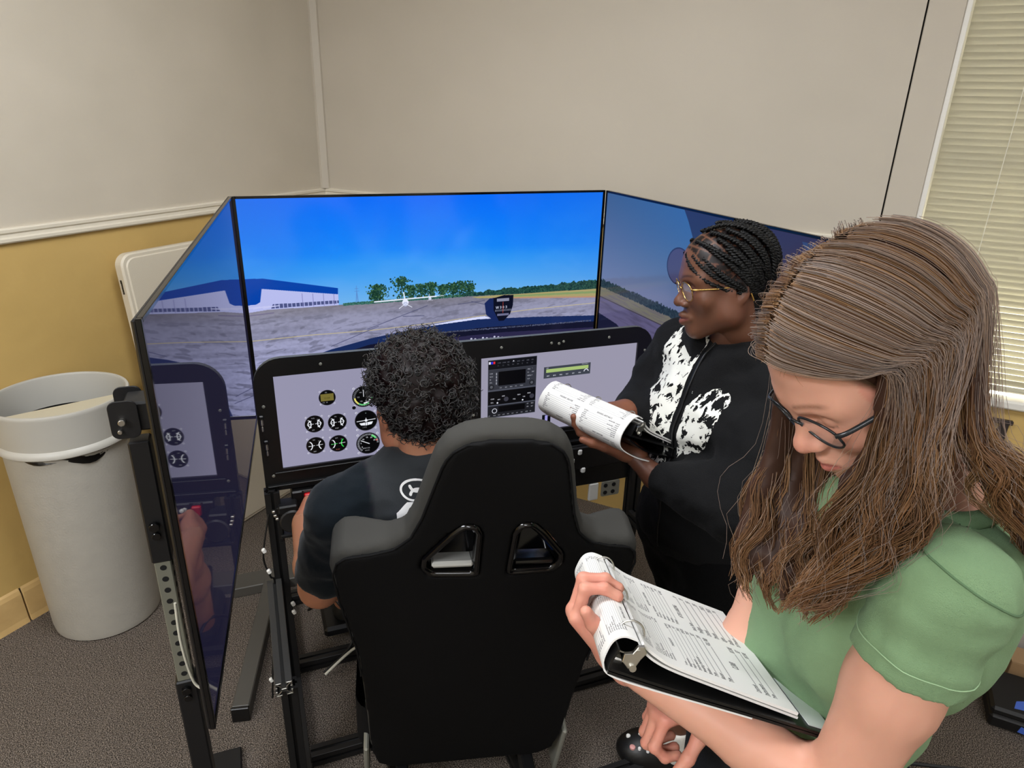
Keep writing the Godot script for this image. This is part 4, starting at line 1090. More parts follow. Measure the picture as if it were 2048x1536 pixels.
# ---------------------------------------------------------------- the seat
func outline_field(poly: PackedVector2Array, lo: Vector2, step: float, nx: int, ny: int) -> PackedFloat32Array:
	var f := PackedFloat32Array(); f.resize(nx * ny)
	for j in ny:
		for i in nx:
			var p := lo + Vector2(i, j) * step
			var d := 1e9
			for k in poly.size():
				d = minf(d, p.distance_squared_to(Geometry2D.get_closest_point_to_segment(p, poly[k], poly[(k + 1) % poly.size()])))
			f[j * nx + i] = sqrt(d) * (-1.0 if Geometry2D.is_point_in_polygon(p, poly) else 1.0)
	return f

func seat_outline(inset_top: float, inset_low: float) -> PackedVector2Array:
	var hw := [[-0.085, 0.180], [-0.06, 0.218], [0.0, 0.232], [0.10, 0.236], [0.22, 0.243], [0.38, 0.254], [0.52, 0.280], [0.62, 0.298], [0.655, 0.294], [0.68, 0.276], [0.695, 0.232], [0.71, 0.194], [0.74, 0.163], [0.79, 0.145], [0.87, 0.127], [0.92, 0.115], [0.95, 0.099], [0.97, 0.070], [0.978, 0.035]]
	var p := PackedVector2Array()
	for q in hw: p.append(Vector2(q[1], q[0]))
	for i in range(hw.size() - 1, -1, -1): p.append(Vector2(-hw[i][1], hw[i][0]))
	return p

func hole_shape(s: float, grow: float) -> PackedVector2Array:
	var p := PackedVector2Array([Vector2(0.034, 0.646), Vector2(0.036, 0.752), Vector2(0.044, 0.766), Vector2(0.060, 0.766), Vector2(0.078, 0.746), Vector2(0.122, 0.682), Vector2(0.124, 0.662), Vector2(0.112, 0.646)])
	var o := PackedVector2Array()
	for q in p: o.append(Vector2(q.x * s, q.y))
	if s < 0: o.reverse()
	o.reverse()
	if grow != 0.0:
		var g := Geometry2D.offset_polygon(o, grow, Geometry2D.JOIN_ROUND)
		if g.size(): return g[0]
	return o

func racing_seat():
	var xf := RIG * Transform3D(Basis(), Vector3(-0.212, 0.280, 1.026)) * Transform3D(Basis(Vector3.UP, -deg_to_rad(12)) * Basis(Vector3.RIGHT, deg_to_rad(15)) * Basis(Vector3(0, 0, 1), -0.045), Vector3.ZERO)
	var t := thing("racing_seat", "black bucket racing seat with grey edging and two harness openings, back to us", "seat", Vector3(0, -0.13, -0.05), xf)
	var step := 0.005
	var lo := Vector2(-0.36, -0.18)
	var nx := 146
	var ny := 244
	var F := outline_field(seat_outline(0, 0), lo, step, nx, ny)
	var holes := [outline_field(hole_shape(1, 0), lo, step, nx, ny), outline_field(hole_shape(-1, 0), lo, step, nx, ny)]
	var at := func(f: PackedFloat32Array, x: float, y: float) -> float:
		var gx := clampf((x - lo.x) / step, 0, nx - 1.001)
		var gy := clampf((y - lo.y) / step, 0, ny - 1.001)
		var i := int(gx); var j := int(gy)
		var a := f[j * nx + i]; var b := f[j * nx + i + 1]; var c := f[(j + 1) * nx + i]; var d := f[(j + 1) * nx + i + 1]
		var u := gx - i; var v := gy - j
		return lerpf(lerpf(a, b, u), lerpf(c, d, u), v)
	var fold := func(x: float, y: float) -> float:      # how far the back wraps forward
		return -0.32 * x * x * smoothstep(-0.2, 0.45, y)
	var cushion := func(p: Vector3) -> float:
		var D: float = at.call(F, p.x, p.y)
		var hole := minf(at.call(holes[0], p.x, p.y), at.call(holes[1], p.x, p.y))
		var zc: float = fold.call(p.x, p.y)
		var th := 0.026 + 0.022 * smoothstep(0.14, 0.27, absf(p.x))
		var slab := absf(p.z - zc + th) - th
		var r := 0.019
		var q := Vector2(maxf(D + r, 0), maxf(slab + r, 0))
		var d := minf(maxf(D + r, slab + r), 0.0) + q.length() - r
		return maxf(d, 0.008 - hole)
	part(t, "backrest_cushion", net(cushion, Vector3(-0.34, -0.16, -0.26), Vector3(0.34, 1.01, 0.02), 0.0085), M.seat_fabric, "grey mesh fabric edge")
	var shell := func(p: Vector3) -> float:
		var D: float = at.call(F, p.x, p.y)
		var hole := minf(at.call(holes[0], p.x, p.y), at.call(holes[1], p.x, p.y))
		var inset := lerpf(0.004, 0.012, smoothstep(0.58, 0.74, p.y + 0.22 * absf(p.x)))
		var zc: float = fold.call(p.x, p.y)
		var slab := absf(p.z - zc - 0.003) - 0.006
		var e := D + inset
		var r := 0.005
		var q := Vector2(maxf(e + r, 0), maxf(slab + r, 0))
		var d := minf(maxf(e + r, slab + r), 0.0) + q.length() - r
		return maxf(d, 0.010 - hole)
	part(t, "backrest_shell", net(shell, Vector3(-0.34, -0.16, -0.13), Vector3(0.34, 1.01, 0.02), 0.0065), M.seat_shell)
	# piping along the seam and plastic bezels in the harness openings
	var seam := MB.new()
	var ring := PackedVector3Array()
	var so := seat_outline(0, 0)
	var inner := PackedVector2Array()
	for s in 2:
		for i in 40:
			var y := lerpf(0.30, 0.958, i / 39.0) if s == 0 else lerpf(0.958, 0.30, i / 39.0)
			var inset := lerpf(0.004, 0.012, smoothstep(0.58, 0.74, y + 0.05))
			var x := 0.0
			while x < 0.33 and at.call(F, x, y) + inset < 0: x += 0.002
			if x < 0.01: continue
			inner.append(Vector2(x if s == 0 else -x, y))
	for q in inner: ring.append(Vector3(q.x, q.y, fold.call(q.x, q.y) + 0.007))
	seam.tube(ring, 0.0022, 6)
	part(t, "piping", seam.mesh(), M.dark_fabric)
	for s in [1, -1]:
		var m := MB.new()
		var hp := hole_shape(s, -0.006)
		var ho := hole_shape(s, 0.010)
		var rows := []
		var K := 48
		var loop := func(poly: PackedVector2Array, z: float) -> PackedVector3Array:
			var total := 0.0
			for k in poly.size(): total += poly[k].distance_to(poly[(k + 1) % poly.size()])
			var o := PackedVector3Array()
			# start from the corner nearest the same place on each ring
			var first := 0
			for k in poly.size():
				if poly[k].distance_squared_to(Vector2(0, 0.664)) < poly[first].distance_squared_to(Vector2(0, 0.664)): first = k
			var acc := 0.0
			var k := first
			var want := 0.0
			for i in K:
				want = total * i / K
				while acc + poly[k].distance_to(poly[(k + 1) % poly.size()]) < want:
					acc += poly[k].distance_to(poly[(k + 1) % poly.size()])
					k = (k + 1) % poly.size()
				var q := poly[k].lerp(poly[(k + 1) % poly.size()], (want - acc) / maxf(1e-6, poly[k].distance_to(poly[(k + 1) % poly.size()])))
				o.append(Vector3(q.x, q.y, fold.call(q.x, q.y) + z))
			return o
		if not Geometry2D.is_polygon_clockwise(ho): pass
		rows = [loop.call(ho, 0.004), loop.call(hole_shape(s, 0.007), 0.012), loop.call(hole_shape(s, 0.001), 0.012), loop.call(hp, 0.004), loop.call(hp, -0.10)]
		m.grid(rows, true, Vector2.ZERO, Vector2.ONE, Geometry2D.is_polygon_clockwise(ho))
		part(t, "harness_bezel", m.mesh(), M.gloss_black, "glossy black opening trim")
		# moulded sill at the foot of the opening
		var lip := MB.new()
		var tilt := Basis(Vector3.RIGHT, -0.5)
		lip.box(Vector3(0.075 * s, 0.660, fold.call(0.075, 0.66) - 0.012), Vector3(0.076, 0.012, 0.050), 0.004, tilt)
		part(t, "opening_sill", lip.mesh(), mat(Color(0.66, 0.66, 0.64), 0.35) if s < 0 else M.gloss_black, "pale plastic sill" if s < 0 else "")
	# seat pan with side bolsters
	var pan := func(p: Vector3) -> float:
		var q := Vector3(absf(p.x), p.y, p.z)
		var side := 0.10 * smoothstep(0.15, 0.235, q.x)
		var c := Vector3(0, -0.02 + side * 0.5, -0.30)
		var h := Vector3(0.265, 0.075 + side * 0.5, 0.27)
		var e := (q - c).abs() - h + Vector3.ONE * 0.045
		return Vector3(maxf(e.x, 0), maxf(e.y, 0), maxf(e.z, 0)).length() + minf(maxf(e.x, maxf(e.y, e.z)), 0) - 0.045
	part(t, "seat_pan", net(pan, Vector3(-0.29, -0.14, -0.60), Vector3(0.29, 0.12, 0.0), 0.011), M.dark_fabric)
	for s in [-1.0, 1.0]:
		part(t, "recliner_hinge", bx(Vector3(0.240 * s, -0.09, -0.06), Vector3(0.012, 0.20, 0.13), 0.004), M.zinc, "grey steel hinge plate")
	for s in [-1.0, 1.0]:
		var rm := MB.new()
		rm.box(Vector3(0.155 * s, -0.165, -0.18), Vector3(0.03, 0.05, 0.50), 0.004, Basis(Vector3.RIGHT, -deg_to_rad(15)))
		part(t, "slider", rm.mesh(), M.black_metal)
	var bar := MB.new()
	bar.tube(PackedVector3Array([Vector3(-0.15, -0.165, 0.09), Vector3(0.15, -0.165, 0.09)]), 0.007, 8)
	part(t, "slide_handle", bar.mesh(), M.zinc)

# ---------------------------------------------------------------- smooth bodies (surface nets)
class Flesh:
	var A := PackedVector3Array()
	var BA := PackedVector3Array()
	var IL := PackedFloat32Array()
	var RA := PackedFloat32Array()
	var RD := PackedFloat32Array()
	var KK := PackedFloat32Array()
	var OP := PackedInt32Array()
	var KIND := PackedInt32Array()
	var XF: Array[Transform3D] = []
	var IR := PackedVector3Array()
	var planes: Array = []        # [normal, offset]: keep n.p < offset
	var noise: FastNoiseLite = null
	var amp := 0.0
	var nscale := Vector3.ONE
	var extra = null              # Callable(p) -> metres added to the distance
	var rows := 0
	func cap(a: Vector3, b: Vector3, ra: float, rb: float, k := 0.02, op := 0):
		A.append(a); BA.append(b - a); IL.append(1.0 / maxf(1e-9, (b - a).length_squared())); RA.append(ra); RD.append(rb - ra)
		KK.append(maxf(k, 1e-5)); OP.append(op); KIND.append(0); XF.append(Transform3D.IDENTITY); IR.append(Vector3.ONE)
	func ell(c: Vector3, r: Vector3, bs := Basis.IDENTITY, k := 0.02, op := 0):
		A.append(c); BA.append(Vector3.ZERO); IL.append(0); RA.append(maxf(r.x, maxf(r.y, r.z))); RD.append(0)
		KK.append(maxf(k, 1e-5)); OP.append(op); KIND.append(1)
		XF.append(Transform3D(bs.orthonormalized(), c).affine_inverse().scaled(Vector3.ONE / r))
		IR.append(Vector3.ONE / r)
	func chain(pts: Array, rs: Array, k := 0.02):
		for i in pts.size() - 1: cap(pts[i], pts[i + 1], rs[i], rs[i + 1], k)
	func one(i: int, p: Vector3) -> float:
		if KIND[i] == 0:
			var pa := p - A[i]
			var h := clampf(pa.dot(BA[i]) * IL[i], 0.0, 1.0)
			return (pa - BA[i] * h).length() - (RA[i] + RD[i] * h)
		var q := XF[i] * p
		var k0 := q.length()
		var k1 := (q * IR[i]).length()
		return k0 * (k0 - 1.0) / maxf(k1, 1e-6)
	func ev(p: Vector3, ids: PackedInt32Array) -> float:
		var d := 1e3
		for i in ids:
			var e := 0.0
			if KIND[i] == 0:
				var pa := p - A[i]
				var ba := BA[i]
				var h := clampf(pa.dot(ba) * IL[i], 0.0, 1.0)
				e = (pa - ba * h).length() - RA[i] - RD[i] * h
			else:
				var q := XF[i] * p
				var k0 := q.length()
				e = k0 * (k0 - 1.0) / maxf((q * IR[i]).length(), 1e-6)
			var k := KK[i]
			if OP[i] == 0:
				var g := maxf(k - absf(d - e), 0.0) / k
				d = minf(d, e) - g * g * k * 0.25
			else:
				e = -e
				var g := maxf(k - absf(d - e), 0.0) / k
				d = maxf(d, e) + g * g * k * 0.25
		if amp > 0.0: d += amp * noise.get_noise_3dv(p * nscale)
		if extra != null: d += extra.call(p)
		for pl in planes: d = maxf(d, pl[0].dot(p) - pl[1])
		return d
	func all() -> PackedInt32Array:
		var o := PackedInt32Array()
		for i in A.size(): o.append(i)
		return o
	func bounds(pad := 0.03) -> AABB:
		var b := AABB()
		for i in A.size():
			if OP[i]: continue
			var r := RA[i] + maxf(RD[i], 0) + pad
			var s := AABB(A[i] - Vector3.ONE * r, Vector3.ONE * 2 * r).merge(AABB(A[i] + BA[i] - Vector3.ONE * r, Vector3.ONE * 2 * r))
			b = s if i == 0 else b.merge(s)
		return b

func net(f: Callable, lo: Vector3, hi: Vector3, cell: float) -> ArrayMesh:
	return nets(null, f, lo, hi, cell)

func skin(fl: Flesh, cell: float, paint = null, wrap = null) -> ArrayMesh:
	var b := fl.bounds()
	return nets(fl, null, b.position, b.end, cell, paint, wrap)

# one vertex in each cell that the surface crosses, one quad round each crossed edge
func nets(fl: Flesh, f, lo: Vector3, hi: Vector3, cell: float, paint = null, wrap = null) -> ArrayMesh:
	const B := 6
	var n := Vector3i(((hi - lo) / cell / B).ceil())
	var ids_of := {}
	var verts := PackedVector3Array()
	var edges := PackedInt64Array()
	var signs := PackedByteArray()
	var SY := (n.x * B + 2)
	var SZ := SY * (n.y * B + 2)
	var rad := cell * B * 0.87
	var every := PackedInt32Array()
	if fl: every = fl.all()
	var val := PackedFloat32Array(); val.resize((B + 1) * (B + 1) * (B + 1))
	var S := B + 1
	for bz in n.z:
		for by in n.y:
			for bx_ in n.x:
				var o := lo + Vector3(bx_, by, bz) * (cell * B)
				var mid := o + Vector3.ONE * (cell * B * 0.5)
				var ids := PackedInt32Array()
				if fl:
					for i in every:
						if fl.one(i, mid) < rad * 1.9 + fl.KK[i] + 0.010: ids.append(i)
					if ids.is_empty(): continue
					var dm := fl.ev(mid, ids)
					if absf(dm) > rad * 2.2 + fl.amp + 0.012: continue
				else:
					if absf(f.call(mid)) > rad * 1.6: continue
				var q := 0
				var any_in := false
				var any_out := false
				for z in S:
					for y in S:
						for x in S:
							var p := o + Vector3(x, y, z) * cell
							var d: float = fl.ev(p, ids) if fl else f.call(p)
							val[q] = d
							if d < 0: any_in = true
							else: any_out = true
							q += 1
				if not (any_in and any_out): continue
				for z in B:
					for y in B:
						for x in B:
							var k := (z * S + y) * S + x
							var v0 := val[k]; var v1 := val[k + 1]; var v2 := val[k + S]; var v3 := val[k + S + 1]
							var v4 := val[k + S * S]; var v5 := val[k + S * S + 1]; var v6 := val[k + S * S + S]; var v7 := val[k + S * S + S + 1]
							var c := int(v0 < 0) + int(v1 < 0) + int(v2 < 0) + int(v3 < 0) + int(v4 < 0) + int(v5 < 0) + int(v6 < 0) + int(v7 < 0)
							if c == 0 or c == 8: continue
							var acc := Vector3.ZERO
							var m := 0
							if (v0 < 0) != (v1 < 0): acc += Vector3(v0 / (v0 - v1), 0, 0); m += 1
							if (v2 < 0) != (v3 < 0): acc += Vector3(v2 / (v2 - v3), 1, 0); m += 1
							if (v4 < 0) != (v5 < 0): acc += Vector3(v4 / (v4 - v5), 0, 1); m += 1
							if (v6 < 0) != (v7 < 0): acc += Vector3(v6 / (v6 - v7), 1, 1); m += 1
							if (v0 < 0) != (v2 < 0): acc += Vector3(0, v0 / (v0 - v2), 0); m += 1
							if (v1 < 0) != (v3 < 0): acc += Vector3(1, v1 / (v1 - v3), 0); m += 1
							if (v4 < 0) != (v6 < 0): acc += Vector3(0, v4 / (v4 - v6), 1); m += 1
							if (v5 < 0) != (v7 < 0): acc += Vector3(1, v5 / (v5 - v7), 1); m += 1
							if (v0 < 0) != (v4 < 0): acc += Vector3(0, 0, v0 / (v0 - v4)); m += 1
							if (v1 < 0) != (v5 < 0): acc += Vector3(1, 0, v1 / (v1 - v5)); m += 1
							if (v2 < 0) != (v6 < 0): acc += Vector3(0, 1, v2 / (v2 - v6)); m += 1
							if (v3 < 0) != (v7 < 0): acc += Vector3(1, 1, v3 / (v3 - v7)); m += 1
							var gx := bx_ * B + x + 1; var gy := by * B + y + 1; var gz := bz * B + z + 1
							var key := gx + gy * SY + gz * SZ
							ids_of[key] = verts.size()
							verts.append(o + (Vector3(x, y, z) + acc / m) * cell)
							if (v0 < 0) != (v1 < 0): edges.append(key * 4); signs.append(int(v0 < 0))
							if (v0 < 0) != (v2 < 0): edges.append(key * 4 + 1); signs.append(int(v0 < 0))
							if (v0 < 0) != (v4 < 0): edges.append(key * 4 + 2); signs.append(int(v0 < 0))
	var ix := PackedInt32Array()
	var nrm := PackedVector3Array(); nrm.resize(verts.size())
	for i in edges.size():
		var key := edges[i] >> 2
		var ax := edges[i] & 3
		var s1 := [SY, SZ, 1][ax] as int
		var s2 := [SZ, 1, SY][ax] as int
		var a = ids_of.get(key); var b = ids_of.get(key - s1); var c = ids_of.get(key - s1 - s2); var d = ids_of.get(key - s2)
		if a == null or b == null or c == null or d == null: continue
		var fn := (verts[c] - verts[a]).cross(verts[d] - verts[b])
		if signs[i]:
			fn = -fn if false else fn
			ix.append_array([a, c, b, a, d, c])
		else:
			fn = -fn
			ix.append_array([a, b, c, a, c, d])
		nrm[a] += fn; nrm[b] += fn; nrm[c] += fn; nrm[d] += fn
	for i in nrm.size(): nrm[i] = nrm[i].normalized()
	var ar := []
	ar.resize(Mesh.ARRAY_MAX)
	ar[Mesh.ARRAY_VERTEX] = verts; ar[Mesh.ARRAY_NORMAL] = nrm; ar[Mesh.ARRAY_INDEX] = ix
	if paint != null:
		var cs := PackedColorArray(); cs.resize(verts.size())
		for i in verts.size(): cs[i] = paint.call(verts[i], nrm[i])
		ar[Mesh.ARRAY_COLOR] = cs
	if wrap != null:
		var us := PackedVector2Array(); us.resize(verts.size())
		for i in verts.size(): us[i] = wrap.call(verts[i], nrm[i])
		ar[Mesh.ARRAY_TEX_UV] = us
	var m := ArrayMesh.new()
	m.add_surface_from_arrays(Mesh.PRIMITIVE_TRIANGLES, ar)
	return m

# ---------------------------------------------------------------- bin, folded table, things under the window
func things():
	var c := Vector3(0.2, 0, 1.52)
	var t := thing("trash_bin", "tall round grey rubbish bin with a swing-flap lid in the corner by the ochre wall", "rubbish bin", c, ROOM)
	var m := MB.new()
	m.lathe([Vector2(0, 0.004), Vector2(0.145, 0.004), Vector2(0.158, 0.0), Vector2(0.166, 0.006), Vector2(0.1695, 0.03), Vector2(0.180, 0.68), Vector2(0.183, 0.685), Vector2(0.183, 0.70), Vector2(0.178, 0.70), Vector2(0.176, 0.68), Vector2(0.164, 0.03), Vector2(0, 0.012)], 64, Transform3D(Basis(), c))
	part(t, "body", m.mesh(), M.bin_grey)
	# black liner folded out below the lid
	m = MB.new()
	var rows := []
	for r in 6:
		var row := PackedVector3Array()
		for k in 64:
			var an := -TAU * k / 64
			var sag := 0.020 + 0.012 * sin(an * 3.0 + 0.5) + 0.008 * sin(an * 7.0)
			var y := 0.712 - (sag + 0.012) * r / 5.0
			var rr := 0.1855 + 0.004 * sin(r * 1.1 + an * 9.0) - 0.003 * r / 5.0
			row.append(c + Vector3(cos(an) * rr, y, sin(an) * rr))
		rows.append(row)
	rows.reverse()
	m.grid(rows, true)
	m.lathe([Vector2(0, 0.35), Vector2(0.166, 0.36), Vector2(0.171, 0.69), Vector2(0.1735, 0.735)], 48, Transform3D(Basis(), c))
	part(t, "liner", m.mesh(), mat(Color(0.03, 0.03, 0.03), 0.3), "black liner edge")
	m = MB.new()
	m.lathe([Vector2(0.176, 0.694), Vector2(0.190, 0.694), Vector2(0.195, 0.698), Vector2(0.196, 0.706), Vector2(0.192, 0.714), Vector2(0.186, 0.72), Vector2(0.190, 0.775), Vector2(0.194, 0.822), Vector2(0.1955, 0.829), Vector2(0.193, 0.835), Vector2(0.186, 0.835), Vector2(0.183, 0.829), Vector2(0.179, 0.775), Vector2(0.175, 0.725), Vector2(0.174, 0.694)], 72, Transform3D(Basis(), c))
	part(t, "lid_ring", m.mesh(), M.bin_lid)
	# flap: a little over the near half of the throat, the rear half open and dark
	var half := PackedVector2Array()
	for i in 33:
		var an := PI + 0.25 + (PI - 0.5) * i / 32.0
		half.append(Vector2(cos(an), sin(an)) * 0.174)
	var tilt := Transform3D(Basis(Vector3.UP, 1.17) * Basis(Vector3.RIGHT, 0.03), c + Vector3(-0.02, 0.797, -0.03))
	m = MB.new()
	m.prism(half, -0.004, 0.004, 0.0015, tilt * Transform3D(Basis(Vector3.RIGHT, -PI / 2), Vector3.ZERO))
	part(t, "swing_flap", m.mesh(), M.bin_flap, "cream swing flap")
	# folded blow-moulded table leaning behind the left television
	var f := Transform3D(Basis(Vector3(0, 0, 1), 0.088), Vector3(0.185, 0.0, 0.0))
	var tf := thing("folded_table", "white folded plastic table with rounded corners leaning on the ochre wall behind the left television", "folding table", Vector3(0, 0, 0.75), ROOM * f)
	var tb := Transform3D(Basis(Vector3(0, 0, -1), Vector3.UP, Vector3(1, 0, 0)), Vector3.ZERO)
	m = MB.new()
	m.prism(rrect(-1.165, 0.0, -0.25, 1.200, 0.045, 8), -0.030, 0.012, 0.006, tb, false)
	part(tf, "top", m.mesh(), M.table_white)
	m = MB.new()
	m.prism(rrect(-1.150, 0.015, -0.265, 1.185, 0.036, 8), 0.008, 0.0165, 0.004, tb)
	part(tf, "raised_face", m.mesh(), M.table_white)
	m = MB.new()
	m.quad(Vector3(-0.016, 1.062, 1.1658), Vector3(-0.006, 1.062, 1.1658), Vector3(-0.006, 1.112, 1.1658), Vector3(-0.016, 1.112, 1.1658))
	var li := Image.create(40, 200, false, Image.FORMAT_RGB8)
	li.fill(Color(0.06, 0.06, 0.06))
	letters(li, Vector2(12, 190), "LIFETIME", 32, Color(0.75, 0.72, 0.66), true, Vector2(0, -1))
	var lm := mat(Color.WHITE, 0.5); lm.albedo_texture = tex(li)
	part(tf, "name_plate", m.mesh(), lm)
	window_corner()

func _disc(r: float, k: int, cut: float) -> PackedVector2Array:
	var p := PackedVector2Array()
	for i in k:
		var an := TAU * i / k
		p.append(Vector2(cos(an), sin(an)) * r)
	return p

func window_corner():
	var m := MB.new()
	m.box(Vector3(2.882, 0.749, 0.008), Vector3(0.092, 0.014, 0.016), 0.002)
	m.box(Vector3(2.905, 0.690, 0.008), Vector3(0.026, 0.118, 0.014), 0.002)
	m.box(Vector3(2.872, 0.714, 0.006), Vector3(0.062, 0.010, 0.010), 0.002)
	m.box(Vector3(2.852, 0.729, 0.006), Vector3(0.012, 0.036, 0.010), 0.002)
	m.box(Vector3(2.882, 0.690, 0.006), Vector3(0.012, 0.075, 0.010), 0.002, Basis(Vector3(0, 0, 1), 0.55))
	solo("wall_bracket", m.mesh(), mat(Color(0.17, 0.13, 0.12), 0.5), "small dark bracket fixed to the ochre wall under the window sill", "bracket", ROOM)
	var t := thing("storage_cabinet", "low white cabinet with a pale top standing under the window", "cabinet", Vector3(3.20, 0, 0.17), ROOM)
	part(t, "top", span(Vector3(2.93, 0.585, 0.012), Vector3(3.62, 0.606, 0.33), 0.004), M.white_paint)
	part(t, "body", span(Vector3(2.95, 0.06, 0.02), Vector3(3.60, 0.575, 0.31), 0.003), mat(Color(0.66, 0.64, 0.61), 0.5))
	part(t, "shadow_gap", span(Vector3(2.945, 0.570, 0.018), Vector3(3.605, 0.588, 0.318)), M.black_metal)
	part(t, "plinth", span(Vector3(2.96, 0, 0.04), Vector3(3.59, 0.06, 0.30)), M.black_metal)
	t = thing("cardboard_box", "small tan cardboard box on the carpet before the white cabinet", "box", Vector3(3.12, 0, 0.40), ROOM)
	part(t, "body", span(Vector3(3.03, 0, 0.335), Vector3(3.25, 0.105, 0.42), 0.002), mat(Color(0.60, 0.48, 0.34), 0.8))
	part(t, "flap", span(Vector3(3.03, 0.105, 0.335), Vector3(3.135, 0.108, 0.42)), mat(Color(0.63, 0.51, 0.37), 0.8))
	part(t, "flap", span(Vector3(3.139, 0.105, 0.335), Vector3(3.25, 0.108, 0.42)), mat(Color(0.63, 0.51, 0.37), 0.8))
	t = thing("equipment_case", "flat black case with a torn blue mark lying on the carpet at the right", "case", Vector3(3.10, 0, 0.52), ROOM)
	part(t, "body", span(Vector3(2.965, 0.0, 0.435), Vector3(3.40, 0.045, 0.62), 0.008), M.satin_black)
	part(t, "lid", span(Vector3(2.962, 0.048, 0.432), Vector3(3.402, 0.075, 0.622), 0.008), M.satin_black)
	m = MB.new()
	m.prism(PackedVector2Array([Vector2(3.04, 0.012), Vector2(3.10, 0.006), Vector2(3.16, 0.008), Vector2(3.17, 0.03), Vector2(3.12, 0.026), Vector2(3.09, 0.036), Vector2(3.07, 0.026), Vector2(3.045, 0.034)]), 0.620, 0.6212)
	m.prism(PackedVector2Array([Vector2(3.02, -0.60), Vector2(3.09, -0.59), Vector2(3.15, -0.575), Vector2(3.16, -0.545), Vector2(3.11, -0.55), Vector2(3.085, -0.565), Vector2(3.06, -0.55), Vector2(3.03, -0.565)]), 0.075, 0.0756, 0.0, Transform3D(Basis(Vector3.RIGHT, -PI / 2), Vector3.ZERO))
	part(t, "blue_mark", m.mesh(), mat(Color(0.28, 0.42, 0.80), 0.5), "blue mark")
	# stacking chair at the lower right edge
	var xf := ROOM * Transform3D(Basis(Vector3.UP, 0.35), Vector3(2.80, 0, 1.52))
	t = thing("stacking_chair", "black padded chair, its rounded seat front showing at the lower right", "chair", Vector3.ZERO, xf)
	m = MB.new()
	m.prism(rrect(-0.20, -0.20, 0.20, 0.21, 0.12, 8), 0.415, 0.450, 0.012, Transform3D(Basis(Vector3.RIGHT, -PI / 2), Vector3.ZERO), true)
	part(t, "seat", m.mesh(), mat(Color(0.085, 0.08, 0.082), 0.6))
	m = MB.new()
	var ring := PackedVector3Array()
	for q in rrect(-0.203, -0.203, 0.203, 0.213, 0.123, 8): ring.append(Vector3(q.x, 0.4455, -q.y))
	m.tube(ring, 0.004, 6, true)
	part(t, "piping", m.mesh(), M.rubber)
	for sx in [-1.0, 1.0]:
		for sz in [-1.0, 1.0]:
			m = MB.new()
			m.tube(PackedVector3Array([Vector3(0.15 * sx, 0.415, 0.14 * sz), Vector3(0.19 * sx, 0.0, 0.18 * sz)]), 0.011, 10)
			part(t, "leg", m.mesh(), M.black_metal)

# ---------------------------------------------------------------- people
func merged(list: Array) -> ArrayMesh:
	var v := PackedVector3Array(); var n := PackedVector3Array(); var c := PackedColorArray(); var ix := PackedInt32Array()
	for m in list:
		var a: Array = m.surface_get_arrays(0)
		var base := v.size()
		v.append_array(a[Mesh.ARRAY_VERTEX]); n.append_array(a[Mesh.ARRAY_NORMAL])
		if a[Mesh.ARRAY_COLOR] != null: c.append_array(a[Mesh.ARRAY_COLOR])
		else:
			var w := PackedColorArray(); w.resize(a[Mesh.ARRAY_VERTEX].size()); w.fill(Color.WHITE); c.append_array(w)
		for i in a[Mesh.ARRAY_INDEX]: ix.append(i + base)
	var ar := []
	ar.resize(Mesh.ARRAY_MAX)
	ar[Mesh.ARRAY_VERTEX] = v; ar[Mesh.ARRAY_NORMAL] = n; ar[Mesh.ARRAY_COLOR] = c; ar[Mesh.ARRAY_INDEX] = ix
	var o := ArrayMesh.new()
	o.add_surface_from_arrays(Mesh.PRIMITIVE_TRIANGLES, ar)
	return o

func lin(r: float, g: float, b: float) -> Color:
	return Color(r, g, b).srgb_to_linear()

